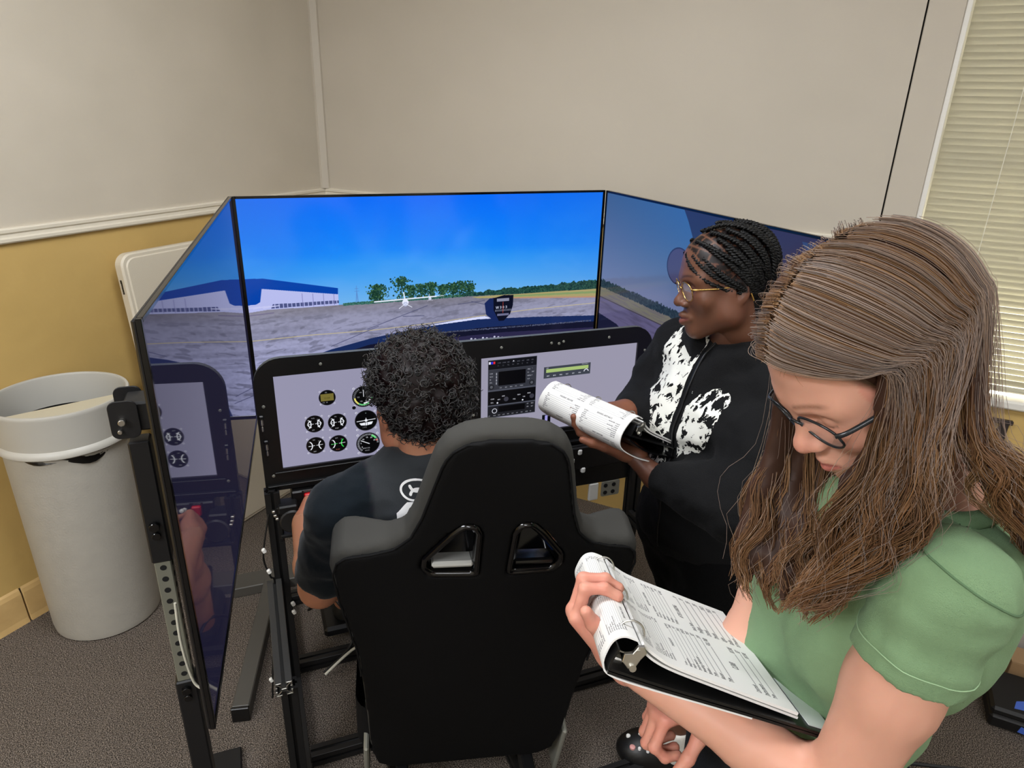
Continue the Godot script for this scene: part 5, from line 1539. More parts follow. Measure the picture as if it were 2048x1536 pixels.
func head_shape(fl: Flesh, hx: Transform3D, wide_nose := 0.0, full_lips := 0.0, plump := 0.0):
	var L := func(x: float, y: float, z: float) -> Vector3: return hx * Vector3(x, y, z)
	var b := hx.basis.orthonormalized()
	var s := hx.basis.x.length()
	var E := func(x: float, y: float, z: float, rx: float, ry: float, rz: float, k: float, op := 0, tilt := Basis.IDENTITY):
		fl.ell(hx * Vector3(x, y, z), Vector3(rx, ry, rz) * s, b * tilt, k * s, op)
	E.call(0, 0.052, -0.014, 0.074, 0.088, 0.096, 0.02)
	E.call(0, 0.052, 0.040, 0.063, 0.060, 0.048, 0.04)
	E.call(0, -0.012, 0.046, 0.056 + plump * 0.005, 0.072, 0.046, 0.035)
	for q in [-1.0, 1.0]:
		fl.cap(L.call(0.052 * q, -0.048, 0.012), L.call(0.012 * q, -0.083, 0.068), (0.021 + plump * 0.006) * s, 0.017 * s, 0.03 * s)
		fl.cap(L.call(0.060 * q, 0.0, 0.005), L.call(0.053 * q, -0.045, 0.012), 0.020 * s, 0.020 * s, 0.03 * s)
		E.call(0.040 * q, -0.012, 0.066, 0.022 + plump * 0.004, 0.020, 0.017, 0.022)
		fl.cap(L.call(0.046 * q, 0.034, 0.072), L.call(0.013 * q, 0.036, 0.087), 0.010 * s, 0.009 * s, 0.02 * s)
	E.call(0, -0.083, 0.076, 0.018, 0.014, 0.013, 0.02)
	E.call(0, -0.052, 0.084, 0.024, 0.017, 0.013, 0.02)
	for q in [-1.0, 1.0]:
		E.call(0.031 * q, 0.017, 0.094, 0.016, 0.011, 0.012, 0.012, 1)
		E.call(0.031 * q, 0.0155, 0.0745, 0.0135, 0.0125, 0.0135, 0.003)
	# nose
	fl.cap(L.call(0, 0.028, 0.084), L.call(0, -0.010, 0.1045), 0.0075 * s, 0.0095 * s, 0.012 * s)
	E.call(0, -0.0165, 0.1085, 0.0105 + wide_nose * 0.3, 0.0098, 0.0105, 0.010)
	for q in [-1.0, 1.0]:
		E.call((0.0115 + wide_nose) * q, -0.0205, 0.098, 0.0082 + wide_nose * 0.4, 0.0075, 0.0095, 0.007)
		E.call((0.0065 + wide_nose * 0.6) * q, -0.0275, 0.103, 0.0038, 0.003, 0.005, 0.003, 1)
	# lips
	var fu := full_lips
	for q in [-1.0, 1.0]:
		fl.cap(L.call(0.021 * q, -0.0525, 0.0885), L.call(0.004 * q, -0.0475, 0.0985 + fu), (0.0042 + fu * 0.5) * s, (0.0056 + fu) * s, 0.006 * s)
		fl.cap(L.call(0.019 * q, -0.0545, 0.0885), L.call(0.0, -0.0585 - fu, 0.097 + fu), (0.0042 + fu * 0.5) * s, (0.0068 + fu) * s, 0.006 * s)
	fl.cap(L.call(-0.022, -0.0535, 0.0955), L.call(0.0, -0.0525, 0.106 + fu), 0.0013 * s, 0.0016 * s, 0.003 * s, 1)
	fl.cap(L.call(0.022, -0.0535, 0.0955), L.call(0.0, -0.0525, 0.106 + fu), 0.0013 * s, 0.0016 * s, 0.003 * s, 1)
	# ears
	for q in [-1.0, 1.0]:
		var tl := Basis(Vector3.RIGHT, -0.22) * Basis(Vector3.UP, -0.35 * q)
		E.call(0.0745 * q, 0.004, -0.010, 0.008, 0.031, 0.018, 0.006, 0, tl)
		E.call(0.0825 * q, 0.006, -0.006, 0.006, 0.019, 0.010, 0.004, 1, tl)
		E.call(0.0720 * q, -0.020, 0.002, 0.007, 0.010, 0.008, 0.005, 0, tl)

# colour of a face: lips, brows, lash line, nostrils, a little red in nose, cheek and ear
func face_paint(hx: Transform3D, base: Color, red: Color, lip: Color, brow: Color, hair: Color, hairline: Callable, blush := 1.0) -> Callable:
	var inv := hx.affine_inverse()
	return func(p: Vector3, n: Vector3) -> Color:
		var q := inv * p
		var ax := absf(q.x)
		var c := base
		c = c.lerp(red, 0.45 * blush * clampf(1.0 - Vector3(q.x, q.y + 0.018, q.z - 0.108).length() / 0.026, 0, 1))
		c = c.lerp(red, 0.35 * blush * clampf(1.0 - Vector3(ax - 0.042, q.y + 0.012, q.z - 0.075).length() / 0.032, 0, 1))
		if ax > 0.068: c = c.lerp(red, 0.3 * blush)
		if q.z > 0.080 and ax < 0.0235:
			var top := -0.0455 - 0.006 * (ax / 0.022)
			var low := -0.067 + 0.011 * (ax / 0.022)
			var k := clampf(minf(top - q.y, q.y - low) / 0.002, 0, 1)
			c = c.lerp(lip, 0.85 * k)
			if absf(q.y + 0.0532) < 0.0012: c = c.lerp(lip.darkened(0.6), 0.7)
		if q.z > 0.055:
			var arch := 0.0405 + 0.004 * sin(clampf((ax - 0.012) / 0.04, 0, 1) * 2.6)
			var kb := clampf(1.0 - absf(q.y - arch) / 0.0042, 0, 1) * clampf((ax - 0.009) / 0.005, 0, 1) * clampf((0.054 - ax) / 0.01, 0, 1)
			c = c.lerp(brow, 0.75 * kb)
			var ex := (ax - 0.031) / 0.0145
			if absf(ex) < 1.0:
				var lash := 0.0085 + 0.003 * ex * ex
				c = c.lerp(brow.darkened(0.5), 0.8 * clampf(1.0 - absf(q.y - lash) / 0.0018, 0, 1))
				c = c.lerp(red.darkened(0.2), 0.35 * clampf(1.0 - absf(q.y - 0.028 + 0.002 * ex * ex) / 0.0022, 0, 1))
		if q.z > 0.090 and Vector2(ax - 0.0068, q.y + 0.0268).length() < 0.0038: c = c.darkened(0.75)
		c = c.lerp(hair, hairline.call(q))
		return c

# wrist point, finger direction, palm direction; side +1 when thumb lies along finger x palm
func hand_shape(fl: Flesh, wrist: Vector3, along: Vector3, palm: Vector3, side: float, curls: Array, thumb: Array, s := 1.0, spread := 0.08):
	var Y := along.normalized()
	var Z := (palm - Y * palm.dot(Y)).normalized()
	var X := Y.cross(Z) * side
	var P := func(x: float, y: float, z: float) -> Vector3: return wrist + (X * x + Y * y + Z * z) * s
	fl.cap(P.call(0, -0.02, 0), P.call(0, 0.012, 0.0), 0.024 * s, 0.025 * s, 0.02)
	var kx := [0.028, 0.0095, -0.010, -0.028]
	var ky := [0.088, 0.093, 0.088, 0.078]
	for i in 4:
		fl.cap(P.call(kx[i] * 0.55, 0.008, 0.0), P.call(kx[i], ky[i], -0.002), 0.0165 * s, 0.0120 * s, 0.014)
	fl.ell(P.call(0.022, 0.036, 0.010), Vector3(0.017, 0.028, 0.013) * s, Basis(X, Y, X.cross(Y)), 0.012)
	fl.ell(P.call(-0.022, 0.035, 0.008), Vector3(0.013, 0.030, 0.012) * s, Basis(X, Y, X.cross(Y)), 0.012)
	var ln := [[0.042, 0.026, 0.021], [0.046, 0.030, 0.022], [0.043, 0.028, 0.022], [0.034, 0.021, 0.019]]
	var rr := [0.0092, 0.0094, 0.0089, 0.0080]
	for i in 4:
		var at: Vector3 = P.call(kx[i], ky[i], -0.002)
		var ang := 0.0
		var lat := X * (1.5 - i) * spread
		for j in 3:
			ang += curls[i][j]
			var d := (Y * cos(ang) + Z * sin(ang) + lat * maxf(0, cos(ang))).normalized()
			var nx: Vector3 = at + d * ln[i][j] * s
			fl.cap(at, nx, rr[i] * (1.0 - 0.06 * j) * s, rr[i] * (0.93 - 0.08 * j) * s, 0.0035)
			fl.ell(nx, Vector3.ONE * rr[i] * (0.97 - 0.07 * j) * s, Basis.IDENTITY, 0.003)
			at = nx
	# thumb: [out angle from the fingers, lift towards the palm, bend 1, bend 2]
	var at: Vector3 = P.call(0.024, 0.022, 0.008)
	var out: float = thumb[0]
	var lift: float = thumb[1]
	var tl := [0.042, 0.032, 0.026]
	var tr := [0.0135, 0.0108, 0.0098, 0.0082]
	for j in 3:
		var d := (Y * cos(out) + X * sin(out)) * cos(lift) + Z * sin(lift)
		var nx: Vector3 = at + d.normalized() * tl[j] * s
		fl.cap(at, nx, tr[j] * s, tr[j + 1] * s, 0.006)
		at = nx
		out -= thumb[2] if j == 0 else thumb[3]
		lift += thumb[4] if thumb.size() > 4 else 0.0

func fingernail(at: Vector3, out: Vector3, along: Vector3, s := 1.0) -> ArrayMesh:
	var m := MB.new()
	var Y := along.normalized()
	var Z := (out - Y * out.dot(Y)).normalized()
	var X := Y.cross(Z)
	var rows := []
	for j in 6:
		var v := j / 5.0
		var row := PackedVector3Array()
		for i in 7:
			var u := i / 3.0 - 1.0
			var w := 0.0046 * sqrt(maxf(0.05, 1.0 - pow(absf(v * 2 - 1), 4)))
			row.append(at + (X * u * w + Y * (v - 0.5) * 0.011 - Z * u * u * 0.0018 + Z * 0.0004) * s)
		rows.append(row)
	m.grid(rows)
	m.grid(rows, false, Vector2.ZERO, Vector2.ONE, true)
	return m.mesh()

func torso_shape(fl: Flesh, neck: Vector3, pel: Vector3, S: Vector3, F: Vector3, w: float, dp: float, grow := 0.0, bust := 0.0, belly := 0.0):
	var U := (neck - pel).normalized()
	var f := (F - U * F.dot(U)).normalized()
	var x := U.cross(f)
	if x.dot(S) < 0: x = -x
	var b := Basis(x, U, x.cross(U))
	var L := (neck - pel).length()
	var g := grow
	fl.ell(neck - U * L * 0.12, Vector3(w * 0.78 + g, 0.062 + g, dp * 0.62 + g), b, 0.05)
	fl.ell(neck - U * L * 0.33 + f * 0.006, Vector3(w * 0.93 + g, L * 0.27, dp + g), b, 0.06)
	fl.ell(neck - U * L * 0.68 + f * belly * 0.4, Vector3(w * 0.84 + g, L * 0.26, dp * 0.92 + g + belly * 0.6), b, 0.08)
	fl.ell(pel - U * 0.0, Vector3(w * 0.98 + g, L * 0.23, dp * 1.03 + g + belly * 0.4), b, 0.08)
	if bust > 0.0:
		for q in [-1.0, 1.0]: fl.ell(neck - U * L * 0.40 + x * w * 0.42 * q + f * dp * 0.72, Vector3(0.058 + g, 0.062 + g, bust + g), b, 0.045)

func skin_mat(rough := 0.48) -> StandardMaterial3D:
	var m := mat(Color.WHITE, rough, 0.0, 0.4)
	m.vertex_color_use_as_albedo = true
	m.subsurf_scatter_enabled = true; m.subsurf_scatter_strength = 0.12
	m.normal_enabled = true; m.normal_texture = M.pore; m.normal_scale = 0.16
	m.uv1_triplanar = true; m.uv1_world_triplanar = true; m.uv1_scale = Vector3.ONE * 22.0
	return m

func cloth_mat(c: Color, weave := 60.0, strength := 0.35) -> StandardMaterial3D:
	var m := mat(c, 0.88, 0.0, 0.25)
	m.normal_enabled = true; m.normal_texture = M.weave; m.normal_scale = strength
	m.uv1_triplanar = true; m.uv1_world_triplanar = true; m.uv1_scale = Vector3.ONE * weave * 0.15
	m.rim_enabled = true; m.rim = 0.25; m.rim_tint = 0.6
	return m

# strands: each a three-sided tube, tinted on its own
class Locks:
	var v := PackedVector3Array()
	var n := PackedVector3Array()
	var c := PackedColorArray()
	var ix := PackedInt32Array()
	func strand(pts: PackedVector3Array, r0: float, r1: float, c0: Color, c1: Color, sides := 3):
		var K := pts.size()
		var u := Vector3.UP
		var i0 := v.size()
		for k in K:
			var t := (pts[mini(k + 1, K - 1)] - pts[maxi(k - 1, 0)]).normalized()
			if k == 0: u = t.cross(Vector3(0.3, 0.2, 0.9)).normalized()
			u = (u - t * u.dot(t)).normalized()
			var w := t.cross(u)
			var f := float(k) / (K - 1)
			var r := lerpf(r0, r1, f)
			var col := c0.lerp(c1, f)
			for s in sides:
				var a := TAU * s / sides
				var d := u * cos(a) + w * sin(a)
				v.append(pts[k] + d * r); n.append(d); c.append(col)
		for k in K - 1:
			for s in sides:
				var a := i0 + k * sides + s
				var b := i0 + k * sides + (s + 1) % sides
				ix.append_array([a, b + sides, b, a, a + sides, b + sides])
	func mesh() -> ArrayMesh:
		var ar := []
		ar.resize(Mesh.ARRAY_MAX)
		ar[Mesh.ARRAY_VERTEX] = v; ar[Mesh.ARRAY_NORMAL] = n; ar[Mesh.ARRAY_COLOR] = c; ar[Mesh.ARRAY_INDEX] = ix
		var m := ArrayMesh.new()
		m.add_surface_from_arrays(Mesh.PRIMITIVE_TRIANGLES, ar)
		return m

func spline(g: Array, t: float) -> Vector3:
	var x := t * (g.size() - 1)
	var i := mini(int(x), g.size() - 2)
	var a: Vector3 = g[maxi(i - 1, 0)]; var b: Vector3 = g[i]; var c: Vector3 = g[i + 1]; var d: Vector3 = g[mini(i + 2, g.size() - 1)]
	return b.cubic_interpolate(c, a, d, x - i)

func people():
	M.pore = noise_tex(0.35, Color.BLACK, Color.WHITE, 256, 2, FastNoiseLite.TYPE_SIMPLEX, 41, 4.0)
	M.weave = noise_tex(0.42, Color.BLACK, Color.WHITE, 256, 2, FastNoiseLite.TYPE_SIMPLEX, 42, 6.0)
	M.hair = mat(Color.WHITE, 0.52, 0.0, 0.35)
	M.hair.vertex_color_use_as_albedo = true
	M.curl = mat(Color.WHITE, 0.55, 0.0, 0.35)
	M.curl.vertex_color_use_as_albedo = true
	M.gold = mat(Color(0.86, 0.70, 0.42), 0.22, 1.0)
	M.lens = mat(Color(0.95, 0.97, 1.0, 0.10), 0.03)
	M.lens.transparency = BaseMaterial3D.TRANSPARENCY_ALPHA
	binders()
	reader_in_green()
	pilot()
	reader_with_braids()

# ---------------------------------------------------------------- the reader in the green shirt
func reader_in_green():
	var root := thing("person", "person with long brown hair, dark glasses and green T-shirt reading a binder", "person", Vector3(0.47, 0, -0.76))
	var hx := Transform3D(Basis(Vector3(0.2158, 0.0793, 0.9732), Vector3(-0.6111, 0.7883, 0.0713), Vector3(-0.7616, -0.6101, 0.2186)), Vector3(0.3987, 1.4393, -0.7116))
	var S := Vector3(0.27, 0, 0.963)
	var F := Vector3(-0.963, 0, 0.27)
	var neck := Vector3(0.515, 1.285, -0.725)
	var pel := Vector3(0.445, 0.83, -0.80)
	var sh := Vector3(0.4536, 1.2441, -0.5874)
	var BX := binder_frame()
	var el := BX * Vector3(-0.030, -0.066, 0.280)
	var wr := BX * Vector3(0.128, -0.068, 0.030)
	var sh2 := Vector3(0.45, 1.225, -0.885)
	var el2 := Vector3(0.3726, 0.9596, -0.8342)
	var wr2 := Vector3(0.3035, 0.9038, -0.7794)
	var base := lin(0.81, 0.605, 0.515)
	var red := lin(0.80, 0.45, 0.40)
	var body := Flesh.new()
	torso_shape(body, neck, pel, S, F, 0.165, 0.105, -0.004, 0.04)
	body.cap(neck + Vector3(0, -0.03, 0), hx * Vector3(0, -0.02, -0.025), 0.056, 0.050, 0.03)
	for a in [[sh, el, wr], [sh2, el2, wr2]]:
		body.cap(a[0], a[0].lerp(a[1], 0.45), 0.054, 0.047, 0.03)
		body.cap(a[0].lerp(a[1], 0.45), a[1], 0.048, 0.038, 0.02)
		body.cap(a[1], a[1].lerp(a[2], 0.35), 0.038, 0.036, 0.02)
		body.cap(a[1].lerp(a[2], 0.35), a[2], 0.036, 0.0245, 0.02)
	for q in [-1.0, 1.0]:
		var hip: Vector3 = pel + S * 0.085 * q + Vector3(0, -0.05, 0)
		body.chain([hip, hip + Vector3(-0.02, -0.38, 0), hip + Vector3(0.0, -0.72, 0)], [0.085, 0.055, 0.038], 0.03)
		body.cap(hip + Vector3(0.02, -0.745, 0), hip + Vector3(-0.13, -0.755, 0.01), 0.032, 0.026, 0.03)
	var plain_paint := func(p: Vector3, n: Vector3) -> Color:
		var c := base
		c = c.lerp(red, 0.25 * clampf(1.0 - p.distance_to(el) / 0.08, 0, 1) + 0.18 * clampf(1.0 - p.distance_to(wr) / 0.10, 0, 1))
		return c.darkened(clampf(nz.get_noise_3dv(p * 14.0) * 0.08, 0, 0.08))
	var head := Flesh.new()
	head_shape(head, hx, 0.0, 0.0, 0.25)
	head.cap(hx * Vector3(0, -0.03, -0.025), hx * Vector3(0, -0.075, -0.035), 0.050, 0.050, 0.03)
	var bald := func(q: Vector3) -> float: return smoothstep(-0.004, 0.006, q.y * 0.6 + 0.020 - q.z) if q.y > 0.03 else 0.0
	var fp := face_paint(hx, base, red, lin(0.80, 0.45, 0.42), lin(0.46, 0.31, 0.23), lin(0.30, 0.22, 0.16), bald)
	var hands := Flesh.new()
	hand_shape(hands, wr, BX.basis * Vector3(0.10, 0.52, -1.0), BX.basis * Vector3(0, 1, 0.5), -1.0, [[0.95, 1.30, 0.55], [0.98, 1.30, 0.60], [1.0, 1.32, 0.60], [1.05, 1.30, 0.60]], [0.70, 0.10, 0.25, -0.10, 0.05], 1.0, 0.03)
	var hands2 := Flesh.new()
	hand_shape(hands2, wr2, Vector3(-0.85, -0.15, 0.25), Vector3(0.1, -0.95, 0.25), 1.0, [[0.9, 1.2, 0.8], [1.0, 1.3, 0.8], [1.0, 1.3, 0.8], [1.0, 1.3, 0.8]], [0.7, 0.6, 0.4, 0.3], 0.95)
	var hp := func(p: Vector3, n: Vector3) -> Color: return base.lerp(red, 0.35 + 0.25 * nz.get_noise_3dv(p * 30.0))
	part(root, "body", merged([skin(body, 0.0105, plain_paint), skin(head, 0.0028, fp), skin(hands, 0.003, hp), skin(hands2, 0.0034, hp)]), skin_mat())
	# shirt
	var shirt := Flesh.new()
	torso_shape(shirt, neck, pel, S, F, 0.165, 0.105, 0.013, 0.042)
	shirt.cap(sh2.lerp(sh, 0.06), sh.lerp(sh2, 0.10), 0.060, 0.062, 0.05)
	shirt.noise = nz; shirt.amp = 0.0075; shirt.nscale = Vector3(11, 8, 11)
	shirt.extra = func(p: Vector3) -> float:
		var r := 0.0
		var q := p - sh
		if q.y > -0.02 and q.length() < 0.19: r += 0.0028 * clampf(1.0 - absf(q.dot(F) + 0.012) / 0.004, 0, 1)
		return maxf(r, 0.080 - (p - neck - Vector3(-0.012, 0.044, 0)).length())
	shirt.planes = [[Vector3(0, -1, 0), -0.775]]
	var parts := [skin(shirt, 0.0068)]
	var seams := []
	for a in [[sh, el], [sh2, el2]]:
		var sl := Flesh.new()
		var d: Vector3 = (a[1] - a[0]).normalized()
		var hem: Vector3 = a[0].lerp(a[1], 0.31)
		var drop: float = (hem - a[0]).dot(d)
		var o: Vector3 = a[0]
		sl.cap(o - d * 0.005, hem + d * 0.03, 0.0655, 0.0585, 0.03)
		sl.noise = nz; sl.amp = 0.0055; sl.nscale = Vector3(15, 11, 15)
		sl.extra = func(p: Vector3) -> float:
			var t := (p - o).dot(d)
			var ax := (p - o - d * t).length()
			var r := 0.0
			# fold bunched under the shoulder, stitched hem, open cuff
			r += 0.0030 * sin(t * 95.0 + 16.0 * p.z) * smoothstep(0.0, 0.03, t) * (1.0 - smoothstep(drop * 0.55, drop * 0.9, t))
			r += 0.0016 * clampf(1.0 - absf(t - drop + 0.020) / 0.0035, 0, 1)
			if t > drop: r = maxf(r, t - drop + 0.012)
			r = maxf(r, minf(0.0535 - ax, t - drop + 0.030)) if t > drop - 0.03 else r
			return r
		parts.append(skin(sl, 0.0046))
		if a[0] == sh:
			# armhole seam, shoulder seam and hem stitching, laid on the cloth
			var sid := shirt.all()
			var lid := sl.all()
			var e1 := d.cross(Vector3.UP).normalized()
			var e2 := d.cross(e1)
			var both := func(p: Vector3) -> float: return minf(shirt.ev(p, sid), sl.ev(p, lid))
			for spec in [[-0.030, 0.0013, false], [drop - 0.024, 0.0007, true]]:
				var loop := PackedVector3Array()
				for k in 64:
					var an := TAU * k / 64
					var out := e1 * cos(an) + e2 * sin(an)
					var t0: float = spec[0]
					var c: Vector3 = o + d * (t0 + (0.018 * sin(an) if not spec[2] else 0.0))
					var p := c + out * 0.13
					for q in 30:
						var dd: float = sl.ev(p, lid) if spec[2] else both.call(p)
						if dd < 0.0006: break
						p -= out * dd * 0.85
					loop.append(p)
				var seam := MB.new()
				seam.tube(loop, spec[1], 6, true)
				seams.append([seam.mesh(), spec[2]])
			var line := PackedVector3Array()
			for k in 24:
				var p := neck.lerp(o, 0.46 + 0.40 * k / 23.0) + Vector3(0.012, 0.12, 0)
				for q in 30:
					var dd: float = both.call(p)
					if dd < 0.0005: break
					p.y -= dd * 0.85
				line.append(p)
			var sm := MB.new()
			sm.tube(line, 0.0012, 6)
			seams.append([sm.mesh(), false])
	var tee := part(root, "t_shirt", merged(parts), cloth_mat(Color(0.465, 0.575, 0.43), 60, 0.4), "green cotton T-shirt")
	for q in seams: part(tee, "stitching" if q[1] else "seam", q[0], mat(Color(0.60, 0.72, 0.56), 0.8) if q[1] else mat(Color(0.33, 0.44, 0.31), 0.9))
	# ribbed neck band
	var nb := MB.new()
	var ring := PackedVector3Array()
	for k in 40:
		var an := TAU * k / 40
		ring.append(neck + Vector3(-0.012, 0.006, 0) + S * cos(an) * 0.076 + F * sin(an) * 0.066 + Vector3(0, -0.010 * sin(an) + 0.004, 0))
	nb.tube(ring, 0.0085, 8, true, 1.4)
	part(root, "neck_band", nb.mesh(), cloth_mat(Color(0.44, 0.55, 0.41), 90, 0.6))
	# trousers and shoes (below the frame)
	var tr := Flesh.new()
	for q in [-1.0, 1.0]:
		var hip: Vector3 = pel + S * 0.085 * q + Vector3(0, -0.05, 0)
		tr.chain([hip + Vector3(0, 0.04, 0), hip + Vector3(-0.02, -0.38, 0), hip + Vector3(0, -0.70, 0)], [0.104, 0.075, 0.062], 0.03)
	tr.ell(pel, Vector3(0.172, 0.12, 0.118), Basis(S, Vector3.UP, S.cross(Vector3.UP)), 0.05)
	tr.planes = [[Vector3(0, -1, 0), -0.05], [Vector3(0, 1, 0), 0.86]]
	part(root, "trousers", skin(tr, 0.013), cloth_mat(Color(0.07, 0.08, 0.10), 40))
	for q in [-1.0, 1.0]:
		var hip: Vector3 = pel + S * 0.085 * q
		var sm := Flesh.new()
		sm.cap(Vector3(hip.x + 0.03, 0.045, hip.z), Vector3(hip.x - 0.14, 0.035, hip.z + 0.01), 0.045, 0.038, 0.03)
		sm.planes = [[Vector3(0, -1, 0), 0.0]]
		part(root, "shoe", skin(sm, 0.009), M.rubber)
	glasses(root, hx, mat(Color(0.10, 0.115, 0.13), 0.25), false)
	long_hair(root, hx)

func glasses(root: Node3D, hx: Transform3D, fm: Material, round_rims: bool):
	# two rims, bridge, temples, lenses: sub-parts of one part
	var g := part(root, "glasses", MB_bridge(hx, round_rims), fm, "thin gold-rimmed glasses" if round_rims else "dark grey plastic-rimmed glasses")
	for s in [1.0, -1.0]:
		var rim := MB.new()
		var ring := PackedVector3Array()
		var lens := PackedVector3Array()
		for k in 40:
			var an := TAU * k / 40
			var e := Vector2(cos(an), sin(an))
			var rx := 0.0245 if round_rims else 0.0275
			var ry := 0.0215 if round_rims else 0.0220
			if not round_rims and e.y < 0: rx -= 0.002 * -e.y
			var q := Vector3(s * (0.0335 + e.x * rx), 0.010 + e.y * ry - (0.0 if round_rims else 0.002 * e.x), 0.102 - 0.0045 * pow(absf(0.5 + e.x * 0.9), 2) - 0.006 * maxf(0.0, -e.y))
			ring.append(hx * q)
		rim.tube(ring, 0.0013 if round_rims else 0.0015, 8, true)
		part(g, "rim", rim.mesh(), fm)
		var lm := MB.new()
		lm.fan(ring, hx.basis.z.normalized())
		part(g, "lens", lm.mesh(), M.lens)
		var tm := MB.new()
		tm.tube(curve([hx * Vector3(s * 0.0605, 0.017, 0.096), hx * Vector3(s * 0.068, 0.017, 0.085), hx * Vector3(s * 0.0745, 0.015, 0.045), hx * Vector3(s * 0.0785, 0.014, 0.0), hx * Vector3(s * 0.078, 0.002, -0.025), hx * Vector3(s * 0.075, -0.02, -0.035)], 6), 0.0012 if round_rims else 0.0016, 8, false, 1.7)
		part(g, "temple", tm.mesh(), fm)

func MB_bridge(hx: Transform3D, round_rims: bool) -> ArrayMesh:
	var m := MB.new()
	m.tube(curve([hx * Vector3(-0.0095, 0.013, 0.1005), hx * Vector3(-0.004, 0.0175, 0.1035), hx * Vector3(0.004, 0.0175, 0.1035), hx * Vector3(0.0095, 0.013, 0.1005)], 5), 0.0012 if round_rims else 0.0018, 8)
	return m.mesh()

func long_hair(root: Node3D, hx: Transform3D):
	var C := Vector3(0, 0.055, -0.012)
	var R := Vector3(0.081, 0.094, 0.101)
	# path over the scalp from the parting at theta to the side at phi degrees
	var over := func(theta: float, side: float, t: float, lift: float) -> Vector3:
		var th := deg_to_rad(theta)
		var a := Vector3(0.025 * side, cos(th), sin(th)).normalized()
		var back := lerpf(0.22, -1.0, clampf((62.0 - theta) / 130.0, 0, 1))
		var b := Vector3(side * 1.0, lerpf(-0.02, -0.42, clampf((66.0 - theta) / 50.0, 0, 1)), back).normalized()
		var d := a.slerp(b, t).normalized()
		return hx * (C + d * R * (1.0 + lift))
	var guides := {
		"near": [
			[66.0, [Vector3(0.3734, 1.3994, -0.6336), Vector3(0.3556, 1.3450, -0.6333), Vector3(0.3503, 1.2717, -0.6362), Vector3(0.3328, 1.1915, -0.6202)]],
			[52.0, [Vector3(0.3870, 1.3981, -0.6169), Vector3(0.3844, 1.3347, -0.6076), Vector3(0.3706, 1.2642, -0.6117), Vector3(0.3438, 1.1949, -0.6108)]],
			[34.0, [Vector3(0.3936, 1.4005, -0.6071), Vector3(0.3915, 1.3379, -0.5981), Vector3(0.3759, 1.2753, -0.6053), Vector3(0.3182, 1.2037, -0.6197)]],
			[14.0, [Vector3(0.4028, 1.4053, -0.6037), Vector3(0.4033, 1.3478, -0.5967), Vector3(0.3855, 1.2988, -0.5986), Vector3(0.3496, 1.2194, -0.6098)]],
			[-6.0, [Vector3(0.4101, 1.4131, -0.6047), Vector3(0.4158, 1.3617, -0.6077), Vector3(0.3976, 1.3161, -0.6002), Vector3(0.3604, 1.2411, -0.6078)]],
		],
		"behind": [
			[-14.0, [Vector3(0.4635, 1.4079, -0.6263), Vector3(0.4810, 1.3775, -0.6033), Vector3(0.5104, 1.3311, -0.6008), Vector3(0.5458, 1.2698, -0.6031)]],
			[-30.0, [Vector3(0.4653, 1.4095, -0.6323), Vector3(0.4904, 1.3798, -0.6150), Vector3(0.5201, 1.3306, -0.6114), Vector3(0.5651, 1.2610, -0.6158)]],
			[-55.0, [Vector3(0.4912, 1.3999, -0.6661), Vector3(0.5168, 1.3709, -0.6437), Vector3(0.5553, 1.3251, -0.6415), Vector3(0.6038, 1.2415, -0.6349)]],
		],
		"far": [
			[68.0, [Vector3(0.3406, 1.3142, -0.7934), Vector3(0.3255, 1.2468, -0.7825), Vector3(0.3093, 1.1893, -0.7648), Vector3(0.2998, 1.1379, -0.7334)]],
			[50.0, [Vector3(0.3524, 1.3063, -0.7956), Vector3(0.3374, 1.2325, -0.7821), Vector3(0.3178, 1.1744, -0.7534), Vector3(0.3124, 1.1325, -0.7258)]],
			[30.0, [Vector3(0.3721, 1.2889, -0.7886), Vector3(0.3568, 1.2202, -0.7664), Vector3(0.3382, 1.1779, -0.7386), Vector3(0.3264, 1.1309, -0.7090)]],
			[10.0, [Vector3(0.3961, 1.2741, -0.7773), Vector3(0.3743, 1.2199, -0.7448), Vector3(0.3487, 1.1791, -0.7068), Vector3(0.3357, 1.1392, -0.6854)]],
			[-26.0, [Vector3(0.4225, 1.2748, -0.7344), Vector3(0.3982, 1.2432, -0.6948), Vector3(0.3671, 1.2142, -0.6563), Vector3(0.3405, 1.1828, -0.6275)]],
			[-10.0, [Vector3(0.4173, 1.2620, -0.7616), Vector3(0.3922, 1.2260, -0.7148), Vector3(0.3641, 1.1958, -0.6758), Vector3(0.3411, 1.1642, -0.6470)]],
		],
	}
	var sets := {}
	for key in guides:
		var side := -1.0 if key == "far" else 1.0
		var list := []
		for g in guides[key]:
			var pts := []
			for k in 5: pts.append(over.call(g[0], side, [0.0, 0.22, 0.46, 0.68, 0.86][k], (0.095 if side > 0 else 0.075) + 0.05 * k / 4.0))
			for q in g[1]: pts.append(q)
			list.append(pts)
		sets[key] = list
	# solid underlayer: scalp cap and the cores of the falling locks
	var cap := Flesh.new()
	cap.ell(hx * C, R * 1.075, hx.basis, 0.02)
	var pn := (hx.basis * Vector3(0, -0.56, 1)).normalized()
	var face_cut := pn.dot(hx * Vector3(0, 0.0, 0.030))
	cap.extra = func(p: Vector3) -> float: return maxf(0.0, pn.dot(p) - face_cut + 0.016)
	var core := Flesh.new()
	for key in sets:
		for g in sets[key]:
			var inner := []
			for k in range(5, 9): inner.append(g[k])
			var r0 := 0.0075 if key != "far" else 0.011
			core.chain([g[4], g[5], g[6], g[7], g[7].lerp(g[8], 0.75)], [0.008, r0, r0 * 1.1, r0, 0.004], 0.012)
	core.noise = nz; core.amp = 0.003; core.nscale = Vector3(22, 5, 22)
	var dark := lin(0.235, 0.165, 0.115)
